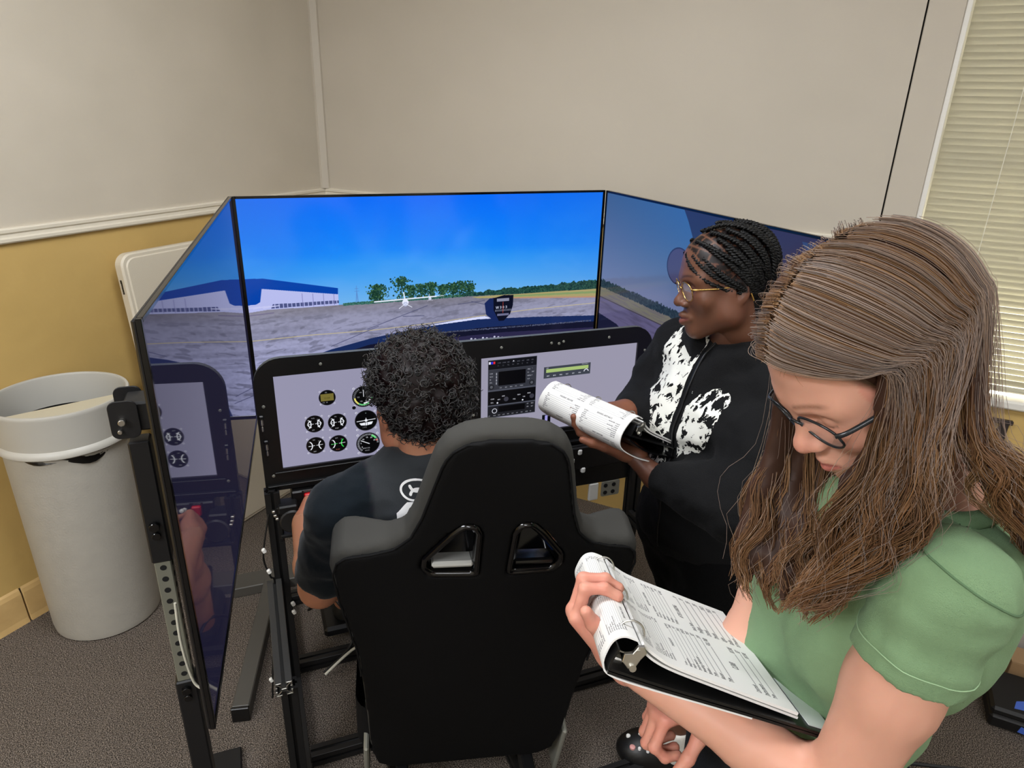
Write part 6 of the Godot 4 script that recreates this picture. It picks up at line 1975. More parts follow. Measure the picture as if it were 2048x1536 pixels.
	var cp := func(p: Vector3, n: Vector3) -> Color: return dark
	var hr := part(root, "hair", merged([skin(cap, 0.006, cp), skin(core, 0.0065, cp)]), M.hair, "long brown hair parted in the middle")
	var lk := Locks.new()
	rng.seed = 77
	var tones := [lin(0.33, 0.235, 0.155), lin(0.42, 0.305, 0.205), lin(0.50, 0.375, 0.26), lin(0.27, 0.19, 0.13), lin(0.60, 0.465, 0.33)]
	for key in sets:
		var list: Array = sets[key]
		var clumps: int = {"near": 96, "behind": 44, "far": 62}[key]
		for ci in clumps:
			var cf := (ci + rng.randf()) / clumps * (list.size() - 1.001)
			var cj := Vector3(rng.randfn(), rng.randfn() * 0.6, rng.randfn()) * 0.0125
			var ph := rng.randf() * TAU
			var amp := rng.randf_range(0.004, 0.011)
			var wl := rng.randf_range(24.0, 36.0)
			var ce := rng.randf_range(0.84, 1.0)
			var clift := rng.randf_range(-0.001, 0.004)
			var cb := rng.randfn()
			for si in 34:
				var f := clampf(cf + rng.randfn() * 0.10, 0, list.size() - 1.001)
				var a: Array = list[int(f)]
				var b: Array = list[int(f) + 1]
				var w := f - int(f)
				var fly := rng.randf() < 0.10
				var jit := Vector3(rng.randfn(), rng.randfn(), rng.randfn()) * (0.0042 if not fly else 0.017)
				var lift := clift + (rng.randf_range(-0.001, 0.003) if not fly else rng.randf_range(0.003, 0.012))
				var endt := minf(1.0, ce + rng.randf_range(-0.07, 0.04))
				var start := rng.randf_range(0.0, 0.05) if rng.randf() < 0.8 or key == "far" else rng.randf_range(0.1, 0.55)
				var p2 := rng.randf() * TAU
				var pts := PackedVector3Array()
				var K := 26
				var hc := hx * C
				for k in K:
					var t := lerpf(start, endt, float(k) / (K - 1))
					var p := spline(a, t).lerp(spline(b, t), w)
					var fall := smoothstep(0.42, 0.85, t)
					var tip := 1.0 - 0.65 * smoothstep(endt - 0.22, endt, t)
					p += (p - hc).normalized() * lift * (1.0 - fall * 0.5)
					p += cj * fall * (1.0 - 0.35 * smoothstep(0.8, 1.0, t)) + jit * (0.04 + fall * tip)
					var wv := ph + t * wl
					p += Vector3(sin(wv), 0.25 * cos(wv * 0.7), cos(wv * 0.9 + 1.0)) * amp * fall
					p += Vector3(sin(p2 + t * 58.0), 0, cos(p2 + t * 52.0)) * 0.0016 * fall
					pts.append(p)
				var c0: Color = tones[rng.randi() % 5].lerp(tones[(ci * 7) % 5], 0.55)
				var c1 := c0.lerp(lin(0.50, 0.345, 0.215), 0.35 + 0.12 * cb)
				if fly: lk.strand(pts, 0.00032, 0.0002, c0.lightened(0.12), c1.lightened(0.12))
				else: lk.strand(pts, rng.randf_range(0.0007, 0.0014), 0.0004, c0, c1)
	# short fuzz along the parting and crown
	for i in 110:
		var th := rng.randf_range(-50, 70)
		var o: Vector3 = over.call(th, [-1.0, 1.0][i % 2], rng.randf() * 0.25, 0.11)
		var d := (o - hx * C).normalized()
		var tang := Vector3(rng.randfn(), rng.randfn(), rng.randfn())
		tang = (tang - d * tang.dot(d)).normalized()
		var L := rng.randf_range(0.010, 0.032)
		var pts := PackedVector3Array()
		for k in 7:
			var t := k / 6.0
			pts.append(o + tang * L * t + d * (0.009 * t * (1.2 - t)))
		lk.strand(pts, 0.0003, 0.0001, tones[2], tones[4])
	part(hr, "strands", lk.mesh(), M.hair, "", "stuff")

# ---------------------------------------------------------------- printed film that follows a body
func print_patch(fl: Flesh, at: Vector3, right: Vector3, up: Vector3, w: float, h: float, nx: int, ny: int) -> ArrayMesh:
	var ids := fl.all()
	var x := right.normalized()
	var y := (up - x * up.dot(x)).normalized()
	var z := x.cross(y)
	var rows := []
	for j in ny + 1:
		var row := PackedVector3Array()
		for i in nx + 1:
			var p := at + x * (float(i) / nx - 0.5) * w + y * (float(j) / ny - 0.5) * h + z * 0.25
			var far_ := p - z * 0.32
			for k in 60:
				var d := fl.ev(p, ids)
				if d < 0.0016: break
				p -= z * minf(d - 0.0010, 0.03) * 0.8
				if (p - far_).dot(z) < 0.0: break
			row.append(p)
		rows.append(row)
	var m := MB.new()
	m.grid(rows)
	return m.mesh()

func film(im: Image, rough := 0.6) -> StandardMaterial3D:
	var m := mat(Color.WHITE, rough)
	m.albedo_texture = tex(im)
	m.transparency = BaseMaterial3D.TRANSPARENCY_ALPHA_SCISSOR
	m.alpha_scissor_threshold = 0.5
	m.texture_repeat = false
	m.cull_mode = BaseMaterial3D.CULL_DISABLED
	return m

# ---------------------------------------------------------------- ring binders
func checklist(seed_: int) -> Image:
	var im := Image.create(1116, 864, false, Image.FORMAT_RGB8)
	im.fill(Color(0.88, 0.875, 0.86))
	rng.seed = seed_
	var heads := ["BEFORE START", "STARTING ENGINE", "BEFORE TAXI", "TAXI", "RUN UP", "BEFORE TAKEOFF", "TAKEOFF", "CLIMB", "CRUISE", "DESCENT", "BEFORE LANDING", "AFTER LANDING", "SHUTDOWN"]
	var items := ["Preflight", "Seats, Belts", "Brakes", "Fuel Selector", "Mixture", "Throttle", "Carb Heat", "Avionics", "Master", "Beacon", "Flaps", "Trim", "Instruments", "Magnetos", "Oil Pressure", "Radios", "Transponder", "Lights", "Doors, Windows", "Controls", "Primer", "Heading Indicator", "Altimeter", "Strobe"]
	var acts := ["SET", "ON", "OFF", "CHECK", "BOTH", "RICH", "IDLE", "SECURE", "FULL FWD", "AS REQ", "TEST", "FREE", "UP"]
	var ink := Color(0.08, 0.08, 0.10)
	var hn := seed_ % 5
	for cx in [70, 590]:
		var y := 62
		while y < 800:
			var hd: String = heads[hn % heads.size()]
			hn += 1
			letters(im, Vector2(cx + 220 - hd.length() * 7, y), hd, 22, ink, true)
			y += 24
			for k in rng.randi_range(6, 10):
				if y > 820: break
				var wd := letters(im, Vector2(cx, y), items[rng.randi() % items.size()], 18, ink, true)
				var act: String = acts[rng.randi() % acts.size()]
				var aw := act.length() * 11
				var x: float = cx + wd + 5
				while x < cx + 452 - aw:
					rect(im, x, y - 3, x + 4, y, Color(0.25, 0.25, 0.27))
					x += 7
				letters(im, Vector2(cx + 458 - aw, y), act, 18, ink, true)
				y += 21
			y += 22
	return im

func vn(X: Transform3D, u: float, p: Vector2) -> Vector3:
	return X * Vector3(u, p.y, p.x)

func sheet(X: Transform3D, prof: Array, u0: float, u1: float, thick: float, steps := 6, below := false) -> ArrayMesh:
	# profile in (v, n), swept along the spine, given a thickness; uv runs u, v
	var pts := []
	for q in prof: pts.append(Vector3(q.x, q.y, 0))
	var c := curve(pts, steps)
	var a := PackedVector3Array(); var b := PackedVector3Array()
	var top := []; var bot := []
	for i in c.size():
		var t := (c[mini(i + 1, c.size() - 1)] - c[maxi(i - 1, 0)]).normalized()
		var nn := Vector2(-t.y, t.x) * thick / 2
		var p := Vector2(c[i].x, c[i].y)
		top.append(PackedVector3Array([vn(X, u0, p + nn), vn(X, u0 + (u1 - u0) * 0.33, p + nn), vn(X, u0 + (u1 - u0) * 0.66, p + nn), vn(X, u1, p + nn)]))
		bot.append(PackedVector3Array([vn(X, u0, p - nn), vn(X, u0 + (u1 - u0) * 0.33, p - nn), vn(X, u0 + (u1 - u0) * 0.66, p - nn), vn(X, u1, p - nn)]))
	var m := MB.new()
	# rows run along v from the spine, so the picture's top is at the spine
	var none := [Vector2(0.0, 0.004), Vector2(0.004, 0.0)]
	var full := [Vector2(0, 1), Vector2(1, 0)]
	m.grid(top, false, none[0] if below else full[0], none[1] if below else full[1], true)
	m.grid(bot, false, full[0] if below else none[0], full[1] if below else none[1])
	for k in [0, 3]:
		var e0 := PackedVector3Array(); var e1 := PackedVector3Array()
		for i in top.size():
			e0.append(top[i][k]); e1.append(bot[i][k])
		m.grid([e0, e1], false, Vector2(0.0, 0.004), Vector2(0.004, 0.0), k == 3)
	for i in [0, top.size() - 1]: m.grid([top[i], bot[i]], false, Vector2(0.0, 0.004), Vector2(0.004, 0.0), i == 0)
	return m.mesh()

func paper(im: Image) -> StandardMaterial3D:
	var m := mat(Color.WHITE, 0.65, 0.0, 0.3)
	m.albedo_texture = tex(im)
	m.texture_repeat = false
	return m

func binder(label: String, X: Transform3D, drape: Array, seed_: int, boards: Array):
	var t := thing("ring_binder", label, "binder", X * Vector3(0.14, -0.03, 0.1), ID)
	var vinyl := mat(Color(0.025, 0.025, 0.028), 0.3)
	var white := mat(Color(0.85, 0.845, 0.83), 0.55)
	var list := paper(checklist(seed_))
	part(t, "page_stack", sheet(X, [Vector2(0.004, 0.012), Vector2(0.022, 0.005), Vector2(0.050, 0.000), Vector2(0.11, -0.001), Vector2(0.216, -0.001)], 0.0, 0.279, 0.0035), list, "printed checklist page on top")
	part(t, "under_pages", sheet(X, [Vector2(0.006, 0.005), Vector2(0.024, -0.002), Vector2(0.052, -0.0055), Vector2(0.11, -0.006), Vector2(0.2185, -0.006)], 0.001, 0.2785, 0.003), white)
	var dr := paper(checklist(seed_ + 3))
	part(t, "turned_pages", sheet(X, drape, -0.001, 0.278, 0.0022, 8, true), dr, "white pages turned back over the spine")
	for i in boards.size():
		var b: Array = boards[i]
		part(t, "cover_board", sheet(X, b, -0.009, 0.288, 0.0032, 4), vinyl, "black vinyl cover")
	part(t, "spine", sheet(X, [Vector2(-0.024, 0.000), Vector2(-0.0265, -0.015), boards[0][0]], -0.009, 0.288, 0.0030, 3), vinyl)
	var m := MB.new()
	m.box(Vector3.ZERO, Vector3(0.250, 0.006, 0.016), 0.002)
	part(t, "ring_base", m.mesh(), M.steel).transform = X * Transform3D(Basis(), Vector3(0.1395, -0.024, -0.012)) * ID
	t.get_child(t.get_child_count() - 1).position -= off[t]
	for u in [0.0315, 0.1395, 0.2475]:
		var r := PackedVector3Array()
		for k in 28:
			var an := TAU * k / 28
			r.append(X * Vector3(u, 0.003 + sin(an) * 0.0215, -0.004 + cos(an) * 0.0185))
		m = MB.new()
		m.tube(r, 0.0013, 8, true)
		part(t, "ring", m.mesh(), M.steel, "bright steel ring")
	for u in [-0.004, 0.283]:
		m = MB.new()
		m.prism(PackedVector2Array([Vector2(-0.014, -0.020), Vector2(-0.004, -0.026), Vector2(0.004, -0.020), Vector2(0.006, -0.010), Vector2(0.010, 0.000), Vector2(0.004, 0.007), Vector2(-0.003, 0.004), Vector2(-0.006, -0.006), Vector2(-0.015, -0.010)]), -0.003, 0.003, 0.0008, X * Transform3D(Basis(Vector3(0, 0, 1), Vector3.UP, Vector3(-1, 0, 0)), Vector3(u, 0.006, 0)))
		m.cyl(X * Vector3(u - 0.005, 0.004, 0.000), X * Vector3(u + 0.005, 0.004, 0.000), 0.0036, 12)
		m.cyl(X * Vector3(u - 0.006, -0.016, 0.000), X * Vector3(u + 0.005, -0.016, 0.000), 0.0045, 10)
		part(t, "ring_lever", m.mesh(), M.steel)
	return t

func binder_frame() -> Transform3D:
	return Transform3D(Basis(Vector3(-0.031, -0.264, -0.964), Vector3(0.3512, 0.9002, -0.2573), Vector3(0.935, -0.346, 0.065)).orthonormalized(), Vector3(0.1574, 1.0979, -0.6474))

func binders():
	var X := binder_frame()
	var t = binder("black ring binder open to a printed checklist, held by the person in green", X, [Vector2(-0.004, 0.0145), Vector2(-0.020, 0.0140), Vector2(-0.0305, 0.006), Vector2(-0.0340, -0.009), Vector2(-0.032, -0.027), Vector2(-0.018, -0.0375), Vector2(0.03, -0.0365), Vector2(0.10, -0.031), Vector2(0.165, -0.026)], 4,
		[[Vector2(-0.0255, -0.027), Vector2(0.05, -0.0235), Vector2(0.15, -0.016), Vector2(0.272, -0.009)], [Vector2(-0.0255, -0.0315), Vector2(0.05, -0.028), Vector2(0.15, -0.0205), Vector2(0.272, -0.0130)]])
	part(t, "pocket_sheet", sheet(X, [Vector2(0.234, -0.0085), Vector2(0.268, -0.0065)], 0.000, 0.284, 0.0012, 2), mat(Color(0.83, 0.86, 0.84), 0.25), "white sheet in the inside pocket")
	var Y := Transform3D(Basis(Vector3(-0.616, -0.03, -0.787), Vector3(0.38, 0.86, -0.33), Vector3(0.687, -0.502, -0.518)).orthonormalized(), Vector3(0.2875, 1.048, -1.3915))
	binder("black ring binder with white pages folded over its spine, held by the person with braids", Y, [Vector2(-0.004, 0.0175), Vector2(-0.020, 0.018), Vector2(-0.036, 0.006), Vector2(-0.046, -0.018), Vector2(-0.047, -0.040), Vector2(-0.036, -0.058), Vector2(-0.005, -0.066), Vector2(0.05, -0.068), Vector2(0.11, -0.062)], 7,
		[[Vector2(-0.0255, -0.028), Vector2(0.05, -0.022), Vector2(0.15, -0.014), Vector2(0.262, -0.006)], [Vector2(-0.0255, -0.037), Vector2(0.05, -0.046), Vector2(0.15, -0.036), Vector2(0.262, -0.016)]])

# ---------------------------------------------------------------- the pilot in the seat
func pilot():
	var root := thing("person", "seated person with short curly black hair and dark jersey, back to us, at the switches", "person", Vector3(-0.2006, 0.0000, -1.4178))
	var neck := Vector3(-0.1670, 1.0300, -1.2484)
	var pel := Vector3(-0.1116, 0.5000, -1.3129)
	var rx := RIG.basis.x
	var rz := RIG.basis.z
	var yaw := deg_to_rad(10.0)
	var fwd := (-rz * cos(yaw) - rx * sin(yaw)).normalized()
	var lft := Vector3.UP.cross(fwd).normalized()
	var hd := Basis(lft, Vector3.UP, fwd) * Basis(Vector3.RIGHT, 0.22) * Basis(Vector3(0, 0, 1), -0.06)
	var hx := Transform3D(hd * 1.03, Vector3(-0.1871, 1.1280, -1.2782))
	var skin_c := lin(0.70, 0.50, 0.39)
	var red := lin(0.70, 0.40, 0.32)
	var shL := Vector3(-0.3391, 0.9250, -1.2083)
	var shR := Vector3(-0.0109, 0.9350, -1.3574)
	var elL := Vector3(-0.4248, 0.6750, -1.2823)
	var wrL := Vector3(-0.5321, 0.6880, -1.5195)
	var elR := Vector3(0.0774, 0.7150, -1.4615)
	var wrR := Vector3(-0.0588, 0.6600, -1.6875)
	var body := Flesh.new()
	torso_shape(body, neck, pel, rx, -rz, 0.185, 0.115, -0.006)
	body.cap(neck + Vector3(0, -0.03, 0), hx * Vector3(0, -0.01, -0.03), 0.063, 0.058, 0.03)
	for a in [[shL, elL, wrL], [shR, elR, wrR]]:
		body.cap(a[0], a[1], 0.055, 0.045, 0.03)
		body.cap(a[1], a[1].lerp(a[2], 0.3), 0.045, 0.046, 0.02)
		body.cap(a[1].lerp(a[2], 0.3), a[2], 0.046, 0.029, 0.02)
	var hips := [Vector3(-0.2182, 0.4800, -1.3251), Vector3(-0.0412, 0.4800, -1.3939)]
	var knees := [Vector3(-0.4963, 0.5350, -1.6676), Vector3(-0.1168, 0.5500, -1.8366)]
	var feet := [Vector3(-0.5434, 0.1400, -1.8853), Vector3(-0.2897, 0.1500, -2.0054)]
	for i in 2:
		body.chain([hips[i], knees[i], knees[i].lerp(feet[i], 0.3), feet[i]], [0.088, 0.058, 0.060, 0.038], 0.03)
	var pc := func(p: Vector3, n: Vector3) -> Color: return skin_c.lerp(red, 0.15 + 0.15 * nz.get_noise_3dv(p * 12.0))
	var head := Flesh.new()
	head_shape(head, hx, 0.002, 0.001, 0.4)
	var hl := func(q: Vector3) -> float: return 1.0 if (q.y > 0.02 and q.z < 0.055 + 0.3 * q.y) or (q.z < -0.03 and q.y > -0.05) else 0.0
	var fp := face_paint(hx, skin_c, red, lin(0.55, 0.33, 0.28), lin(0.05, 0.04, 0.035), lin(0.05, 0.04, 0.035), hl)
	var hands := Flesh.new()
	hand_shape(hands, wrL, Vector3(-0.5659, 0.6720, -1.6673) - wrL, rx * 0.85 + Vector3(0, -0.4, 0), 1.0, [[0.5, 0.7, 0.4], [0.9, 1.1, 0.7], [1.1, 1.2, 0.8], [1.2, 1.2, 0.8]], [0.45, 0.5, 0.25, 0.2], 1.0)
	hand_shape(hands, wrR, -rz + Vector3(0, -0.3, 0), -rx, -1.0, [[0.6, 0.9, 0.5], [0.7, 0.9, 0.6], [0.8, 0.9, 0.6], [0.9, 0.9, 0.6]], [0.5, 0.4, 0.2, 0.2], 1.0)
	var hp := func(p: Vector3, n: Vector3) -> Color: return skin_c.lerp(red, 0.35)
	part(root, "body", merged([skin(body, 0.0115, pc), skin(head, 0.0032, fp), skin(hands, 0.0038, hp)]), skin_mat())
	var shirt := Flesh.new()
	torso_shape(shirt, neck, pel, rx, -rz, 0.185, 0.115, 0.013)
	for a in [[shL, elL], [shR, elR]]:
		shirt.cap(a[0], a[0].lerp(a[1], 0.93), 0.068, 0.066, 0.045)
		shirt.cap(neck + Vector3(0, 0.012, 0), a[0], 0.058, 0.056, 0.05)
	shirt.noise = nz; shirt.amp = 0.007; shirt.nscale = Vector3(11, 16, 11)
	var dl: Vector3 = (elL - shL).normalized()
	var dr: Vector3 = (elR - shR).normalized()
	shirt.extra = func(p: Vector3) -> float:
		var r := 0.0
		if p.distance_to(elL) < 0.13: r = maxf(r, (p - shL.lerp(elL, 0.80)).dot(dl))
		if p.distance_to(elR) < 0.13: r = maxf(r, (p - shR.lerp(elR, 0.80)).dot(dr))
		return maxf(r, 0.080 - (p - neck - Vector3(0, 0.066, 0) - fwd * 0.014).length())
	var navy := lin(0.075, 0.09, 0.125)
	var grey := lin(0.205, 0.21, 0.22)
	var sp := func(p: Vector3, n: Vector3) -> Color:
		var al := smoothstep(0.120, 0.130, absf((p - neck).dot(rx) + 0.0))
		return grey.lerp(navy, al)
	var sm := cloth_mat(Color.WHITE, 70, 0.25)
	sm.vertex_color_use_as_albedo = true
	part(root, "jersey", skin(shirt, 0.0075, sp), sm, "dark jersey with navy sleeves")
	# printed mark and number on the upper back
	var lg := Image.create(220, 160, false, Image.FORMAT_RGBA8)
	lg.fill(Color(1, 1, 1, 0))
	var w := Color(0.93, 0.93, 0.93, 1)
	for k in 140:
		var an := TAU * k / 140.0
		var b := TAU * (k + 1) / 140.0
		stroke(lg, Vector2(110 + cos(an) * 94, 80 + sin(an) * 64), Vector2(110 + cos(b) * 94, 80 + sin(b) * 64), 13, w)
	for s in [-1.0, 1.0]:
		# two facing arches that cross in the middle
		for k in 24:
			var a0 := lerpf(-1.25, 1.25, k / 24.0)
			var a1 := lerpf(-1.25, 1.25, (k + 1) / 24.0)
			stroke(lg, Vector2(110 + sin(a0) * 42, 80 + s * (40 - cos(a0) * 47 + 0.0) ), Vector2(110 + sin(a1) * 42, 80 + s * (40 - cos(a1) * 47)), 17, w)
	part(root, "chest_mark", print_patch(shirt, Vector3(-0.1952, 1.0050, -1.2053), rx, Vector3.UP, 0.068, 0.050, 10, 8), film(lg))
	var no := Image.create(120, 240, false, Image.FORMAT_RGBA8)
	no.fill(Color(1, 1, 1, 0))
	area(no, PackedVector2Array([Vector2(56, 8), Vector2(88, 8), Vector2(88, 232), Vector2(44, 232), Vector2(44, 70), Vector2(14, 78), Vector2(14, 48)]), w)
	part(root, "shirt_number", print_patch(shirt, Vector3(-0.2120, 0.9250, -1.1987), rx, Vector3.UP, 0.062, 0.124, 8, 12), film(no))
	var shorts := Flesh.new()
	for i in 2: shorts.cap(hips[i], hips[i].lerp(knees[i], 0.62), 0.104, 0.088, 0.04)
	shorts.ell(pel, Vector3(0.19, 0.11, 0.135), RIG.basis, 0.05)
	part(root, "shorts", skin(shorts, 0.013), cloth_mat(Color(0.05, 0.05, 0.06), 40))
	for i in 2:
		var sh := Flesh.new()
		var toe: Vector3 = feet[i] - rz * 0.15 + Vector3(0, -0.03, 0)
		sh.cap(feet[i] + Vector3(0, -0.03, 0), toe, 0.046, 0.040, 0.03)
		part(root, "shoe", skin(sh, 0.010), M.rubber)
	# curls
	var cap := Flesh.new()
	cap.ell(hx * Vector3(0, 0.062, -0.028), Vector3(0.097, 0.093, 0.103), hx.basis, 0.03)
	cap.ell(hx * Vector3(0, 0.010, -0.062), Vector3(0.080, 0.060, 0.060), hx.basis, 0.03)
	cap.noise = nz; cap.amp = 0.012; cap.nscale = Vector3.ONE * 30
	cap.extra = func(p: Vector3) -> float:
		var q: Vector3 = hx.affine_inverse() * p
		return maxf(0.0, maxf(q.z - 0.062 - 0.35 * q.y, minf(0.028 - q.y, q.z + 0.028)))
	var blk := lin(0.055, 0.045, 0.04)
	var cp := func(p: Vector3, n: Vector3) -> Color: return blk
	var hair := part(root, "hair", skin(cap, 0.006, cp), M.hair, "short black curly hair")
	var lk := Locks.new()
	rng.seed = 91
	var ids := cap.all()
	for i in 2600:
		var d := Vector3(rng.randfn(), rng.randfn(), rng.randfn()).normalized()
		var q := Vector3(0, 0.052, -0.030) + d * 0.16
		var p: Vector3 = hx * q
		var c: Vector3 = hx * Vector3(0, 0.045, -0.035)
		var dir := (c - p).normalized()
		for k in 14:
			var e := cap.ev(p, ids)
			if e < 0.002: break
			p += dir * e * 0.85
		if (hx.affine_inverse() * p).distance_to(Vector3(0, 0.045, -0.035)) < 0.06: continue
		var nn := -dir
		var ax := (nn * rng.randf_range(0.15, 0.9) + Vector3(rng.randfn(), rng.randfn() - 0.5, rng.randfn()) * 0.55).normalized()
		var u := ax.cross(Vector3(0.2, 0.9, 0.3)).normalized()
		var v := ax.cross(u)
		var R := rng.randf_range(0.0035, 0.0075)
		var L := rng.randf_range(0.010, 0.024)
		var turns := rng.randf_range(1.0, 2.1)
		var ph := rng.randf() * TAU
		var pts := PackedVector3Array()
		for k in 17:
			var t := k / 16.0
			var a := ph + t * turns * TAU
			pts.append(p - nn * 0.004 + ax * L * t + (u * cos(a) + v * sin(a)) * R * (1.0 - 0.3 * t))
		var tone := [lin(0.055, 0.043, 0.036), lin(0.085, 0.066, 0.055), lin(0.04, 0.032, 0.028), lin(0.125, 0.096, 0.076)][rng.randi() % 4] as Color
		lk.strand(pts, rng.randf_range(0.0010, 0.0018), 0.0006, tone, tone.lightened(0.05), 4)
	part(hair, "curls", lk.mesh(), M.curl, "", "stuff")

# ---------------------------------------------------------------- the reader with braids
func braid(path: Array, n: int, w: float, r: float) -> ArrayMesh:
	var lk := Locks.new()
	var K := n
	var P := PackedVector3Array()
	for k in K: P.append(spline(path, k / (K - 1.0)))
	var len_ := 0.0
	var at := PackedFloat32Array([0.0])
	for k in range(1, K):
		len_ += P[k].distance_to(P[k - 1])
		at.append(len_)
	var U := PackedVector3Array()
	var u := Vector3(0.1, 0.2, 1)
	for k in K:
		var t := (P[mini(k + 1, K - 1)] - P[maxi(k - 1, 0)]).normalized()
		if k == 0: u = t.cross(Vector3(0.3, 1, 0.2)).normalized()
		u = (u - t * u.dot(t)).normalized()
		U.append(u)
	for s in 3:
		var pts := PackedVector3Array()
		for k in K:
			var t := (P[mini(k + 1, K - 1)] - P[maxi(k - 1, 0)]).normalized()
			var v := t.cross(U[k])
			var a := at[k] * TAU / 0.021 + s * TAU / 3.0
			var sc := 1.0 - 0.25 * float(k) / K
			pts.append(P[k] + (U[k] * sin(a) * w + v * sin(2.0 * a) * w * 0.55) * sc)
		var tone := [lin(0.075, 0.07, 0.07), lin(0.10, 0.095, 0.09), lin(0.06, 0.055, 0.055)][s] as Color
		lk.strand(pts, r, r * 0.8, tone, tone, 5)
	return lk.mesh()

func reader_with_braids():
	var root := thing("person", "standing person with long black braids, gold-rimmed glasses and a black printed hoodie, reading", "person", Vector3(0.48, 0, -1.50))
	var hx := Transform3D(Basis(Vector3(0.054, 0.1082, 0.9927), Vector3(-0.1461, 0.9843, -0.0993), Vector3(-0.9878, -0.1397, 0.069)), Vector3(0.4756, 1.3321, -1.5273))
	var F := Vector3(-0.85, 0, 0.527)
	var S := Vector3(0.527, 0, 0.85)
	var neck := Vector3(0.525, 1.195, -1.550)
	var pel := Vector3(0.515, 0.70, -1.535)
	var shN := neck + S * 0.165 + Vector3(0.015, -0.06, 0.0)
	var shF := neck - S * 0.165 + Vector3(0.0, -0.06, 0.0)
	var elN := Vector3(0.4917, 0.9254, -1.2623)
	var wrN := Vector3(0.3375, 0.9108, -1.4073)
	var elF := Vector3(0.385, 0.92, -1.735)
	var wrF := Vector3(0.2934, 1.0085, -1.5758)
	var sk := lin(0.40, 0.265, 0.205)
	var red := lin(0.44, 0.24, 0.19)
	var body := Flesh.new()
	torso_shape(body, neck, pel, S, F, 0.17, 0.13, -0.01, 0.05, 0.04)
	body.cap(neck + Vector3(0, -0.03, 0), hx * Vector3(0, -0.02, -0.02), 0.058, 0.054, 0.03)
	for a in [[shN, elN, wrN], [shF, elF, wrF]]:
		body.chain([a[0], a[1], a[1].lerp(a[2], 0.3), a[2]], [0.056, 0.044, 0.043, 0.026], 0.03)
	var legs := []
	for q in [[0.082, Vector3(0.475, 0.075, -1.415)], [-0.082, Vector3(0.64, 0.075, -1.63)]]:
		var hip: Vector3 = pel + S * q[0] + Vector3(0, -0.03, 0)
		var an: Vector3 = q[1]
		var kn := hip.lerp(an, 0.5) + Vector3(-0.025, 0.02, 0.01)
		body.chain([hip, kn, kn.lerp(an, 0.3), an], [0.098, 0.064, 0.060, 0.036], 0.03)
		legs.append([hip, kn, an])
	var pc := func(p: Vector3, n: Vector3) -> Color: return sk.darkened(0.05 + clampf(nz.get_noise_3dv(p * 12.0) * 0.1, -0.05, 0.1))
	var head := Flesh.new()
	head_shape(head, hx, 0.0035, 0.0022, 0.9)
	head.cap(hx * Vector3(0, -0.02, -0.02), hx * Vector3(0.0, -0.09, -0.035), 0.054, 0.054, 0.03)
	var C := Vector3(0, 0.055, -0.012)
	var R := Vector3(0.076, 0.089, 0.097)
	var step := 19.0
	var scalp := func(q: Vector3) -> float:
		var v := (q - C) / R
		if q.z > 0.040 + 0.40 * q.y - 0.9 * maxf(0, 0.05 - q.y) or q.y < 0.0 and q.z > -0.05: return 0.0
		var th := rad_to_deg(atan2(v.z, v.y))
		var ps := rad_to_deg(asin(clampf(v.x / v.length(), -1, 1)))
		var row := floori(th / step)
		var ga := absf(fposmod(th, step) / step - 0.5) * 2.0
		var gb := absf(fposmod(ps + (step * 0.5 if posmod(row, 2) == 1 else 0.0), step) / step - 0.5) * 2.0
		var line := maxf(smoothstep(0.80, 0.92, ga), smoothstep(0.80, 0.92, gb))
		return 0.97 - 0.80 * line
	var fp := face_paint(hx, sk, red, lin(0.47, 0.27, 0.25), lin(0.075, 0.05, 0.04), lin(0.055, 0.048, 0.046), scalp, 0.5)
	var hands := Flesh.new()
	# far hand rests on the top edge of the binder, near hand carries it from below
	hand_shape(hands, wrF, Vector3(-0.62, 0.12, 0.60), Vector3(-0.35, -0.9, 0.1), -1.0, [[0.55, 0.9, 0.5], [0.55, 0.95, 0.5], [0.6, 0.95, 0.5], [0.7, 0.9, 0.5]], [0.5, 0.3, 0.2, 0.2], 0.95)
	hand_shape(hands, Vector3(0.2838, 0.9540, -1.4462), Vector3(-0.80, 0.22, -0.40), Vector3(0.1, 0.9, 0.2), -1.0, [[0.35, 0.5, 0.3], [0.3, 0.5, 0.3], [0.3, 0.5, 0.3], [0.35, 0.5, 0.3]], [0.6, 0.2, 0.1, 0.1], 0.97)
	body.cap(wrN, Vector3(0.2838, 0.9540, -1.4462), 0.026, 0.024, 0.02)
	var hp := func(p: Vector3, n: Vector3) -> Color: return lin(0.47, 0.30, 0.225)
	part(root, "body", merged([skin(body, 0.0115, pc), skin(head, 0.0029, fp), skin(hands, 0.0036, hp)]), skin_mat(0.42))
	# hoodie
	var hood := Flesh.new()
	torso_shape(hood, neck, pel + Vector3(0, 0.02, 0), S, F, 0.180, 0.128, 0.020, 0.050, 0.035)
	for a in [[shN, elN, wrN], [shF, elF, wrF]]:
		hood.chain([a[0], a[0].lerp(a[1], 0.5), a[1], a[1].lerp(a[2], 0.5), a[1].lerp(a[2], 0.86)], [0.082, 0.080, 0.070, 0.054, 0.043], 0.05)
	# folded hood lying round the neck
	for k in 9:
		var an := deg_to_rad(-62.0 + 304.0 * k / 9.0)
		var bn := deg_to_rad(-62.0 + 304.0 * (k + 1) / 9.0)
		var f := func(t: float) -> Vector3: return neck + S * cos(t) * 0.090 - F * (sin(t) * 0.088 - 0.005) + Vector3(0, 0.005 + 0.012 * sin(t), 0)
		hood.cap(f.call(an), f.call(bn), 0.026 + 0.012 * sin(an), 0.026 + 0.012 * sin(bn), 0.03)
	hood.noise = nz; hood.amp = 0.010; hood.nscale = Vector3(8, 11, 8)
	hood.extra = func(p: Vector3) -> float: return maxf(0.0, 0.064 - (p - neck - Vector3(0, 0.045, 0) - F * 0.01).length())
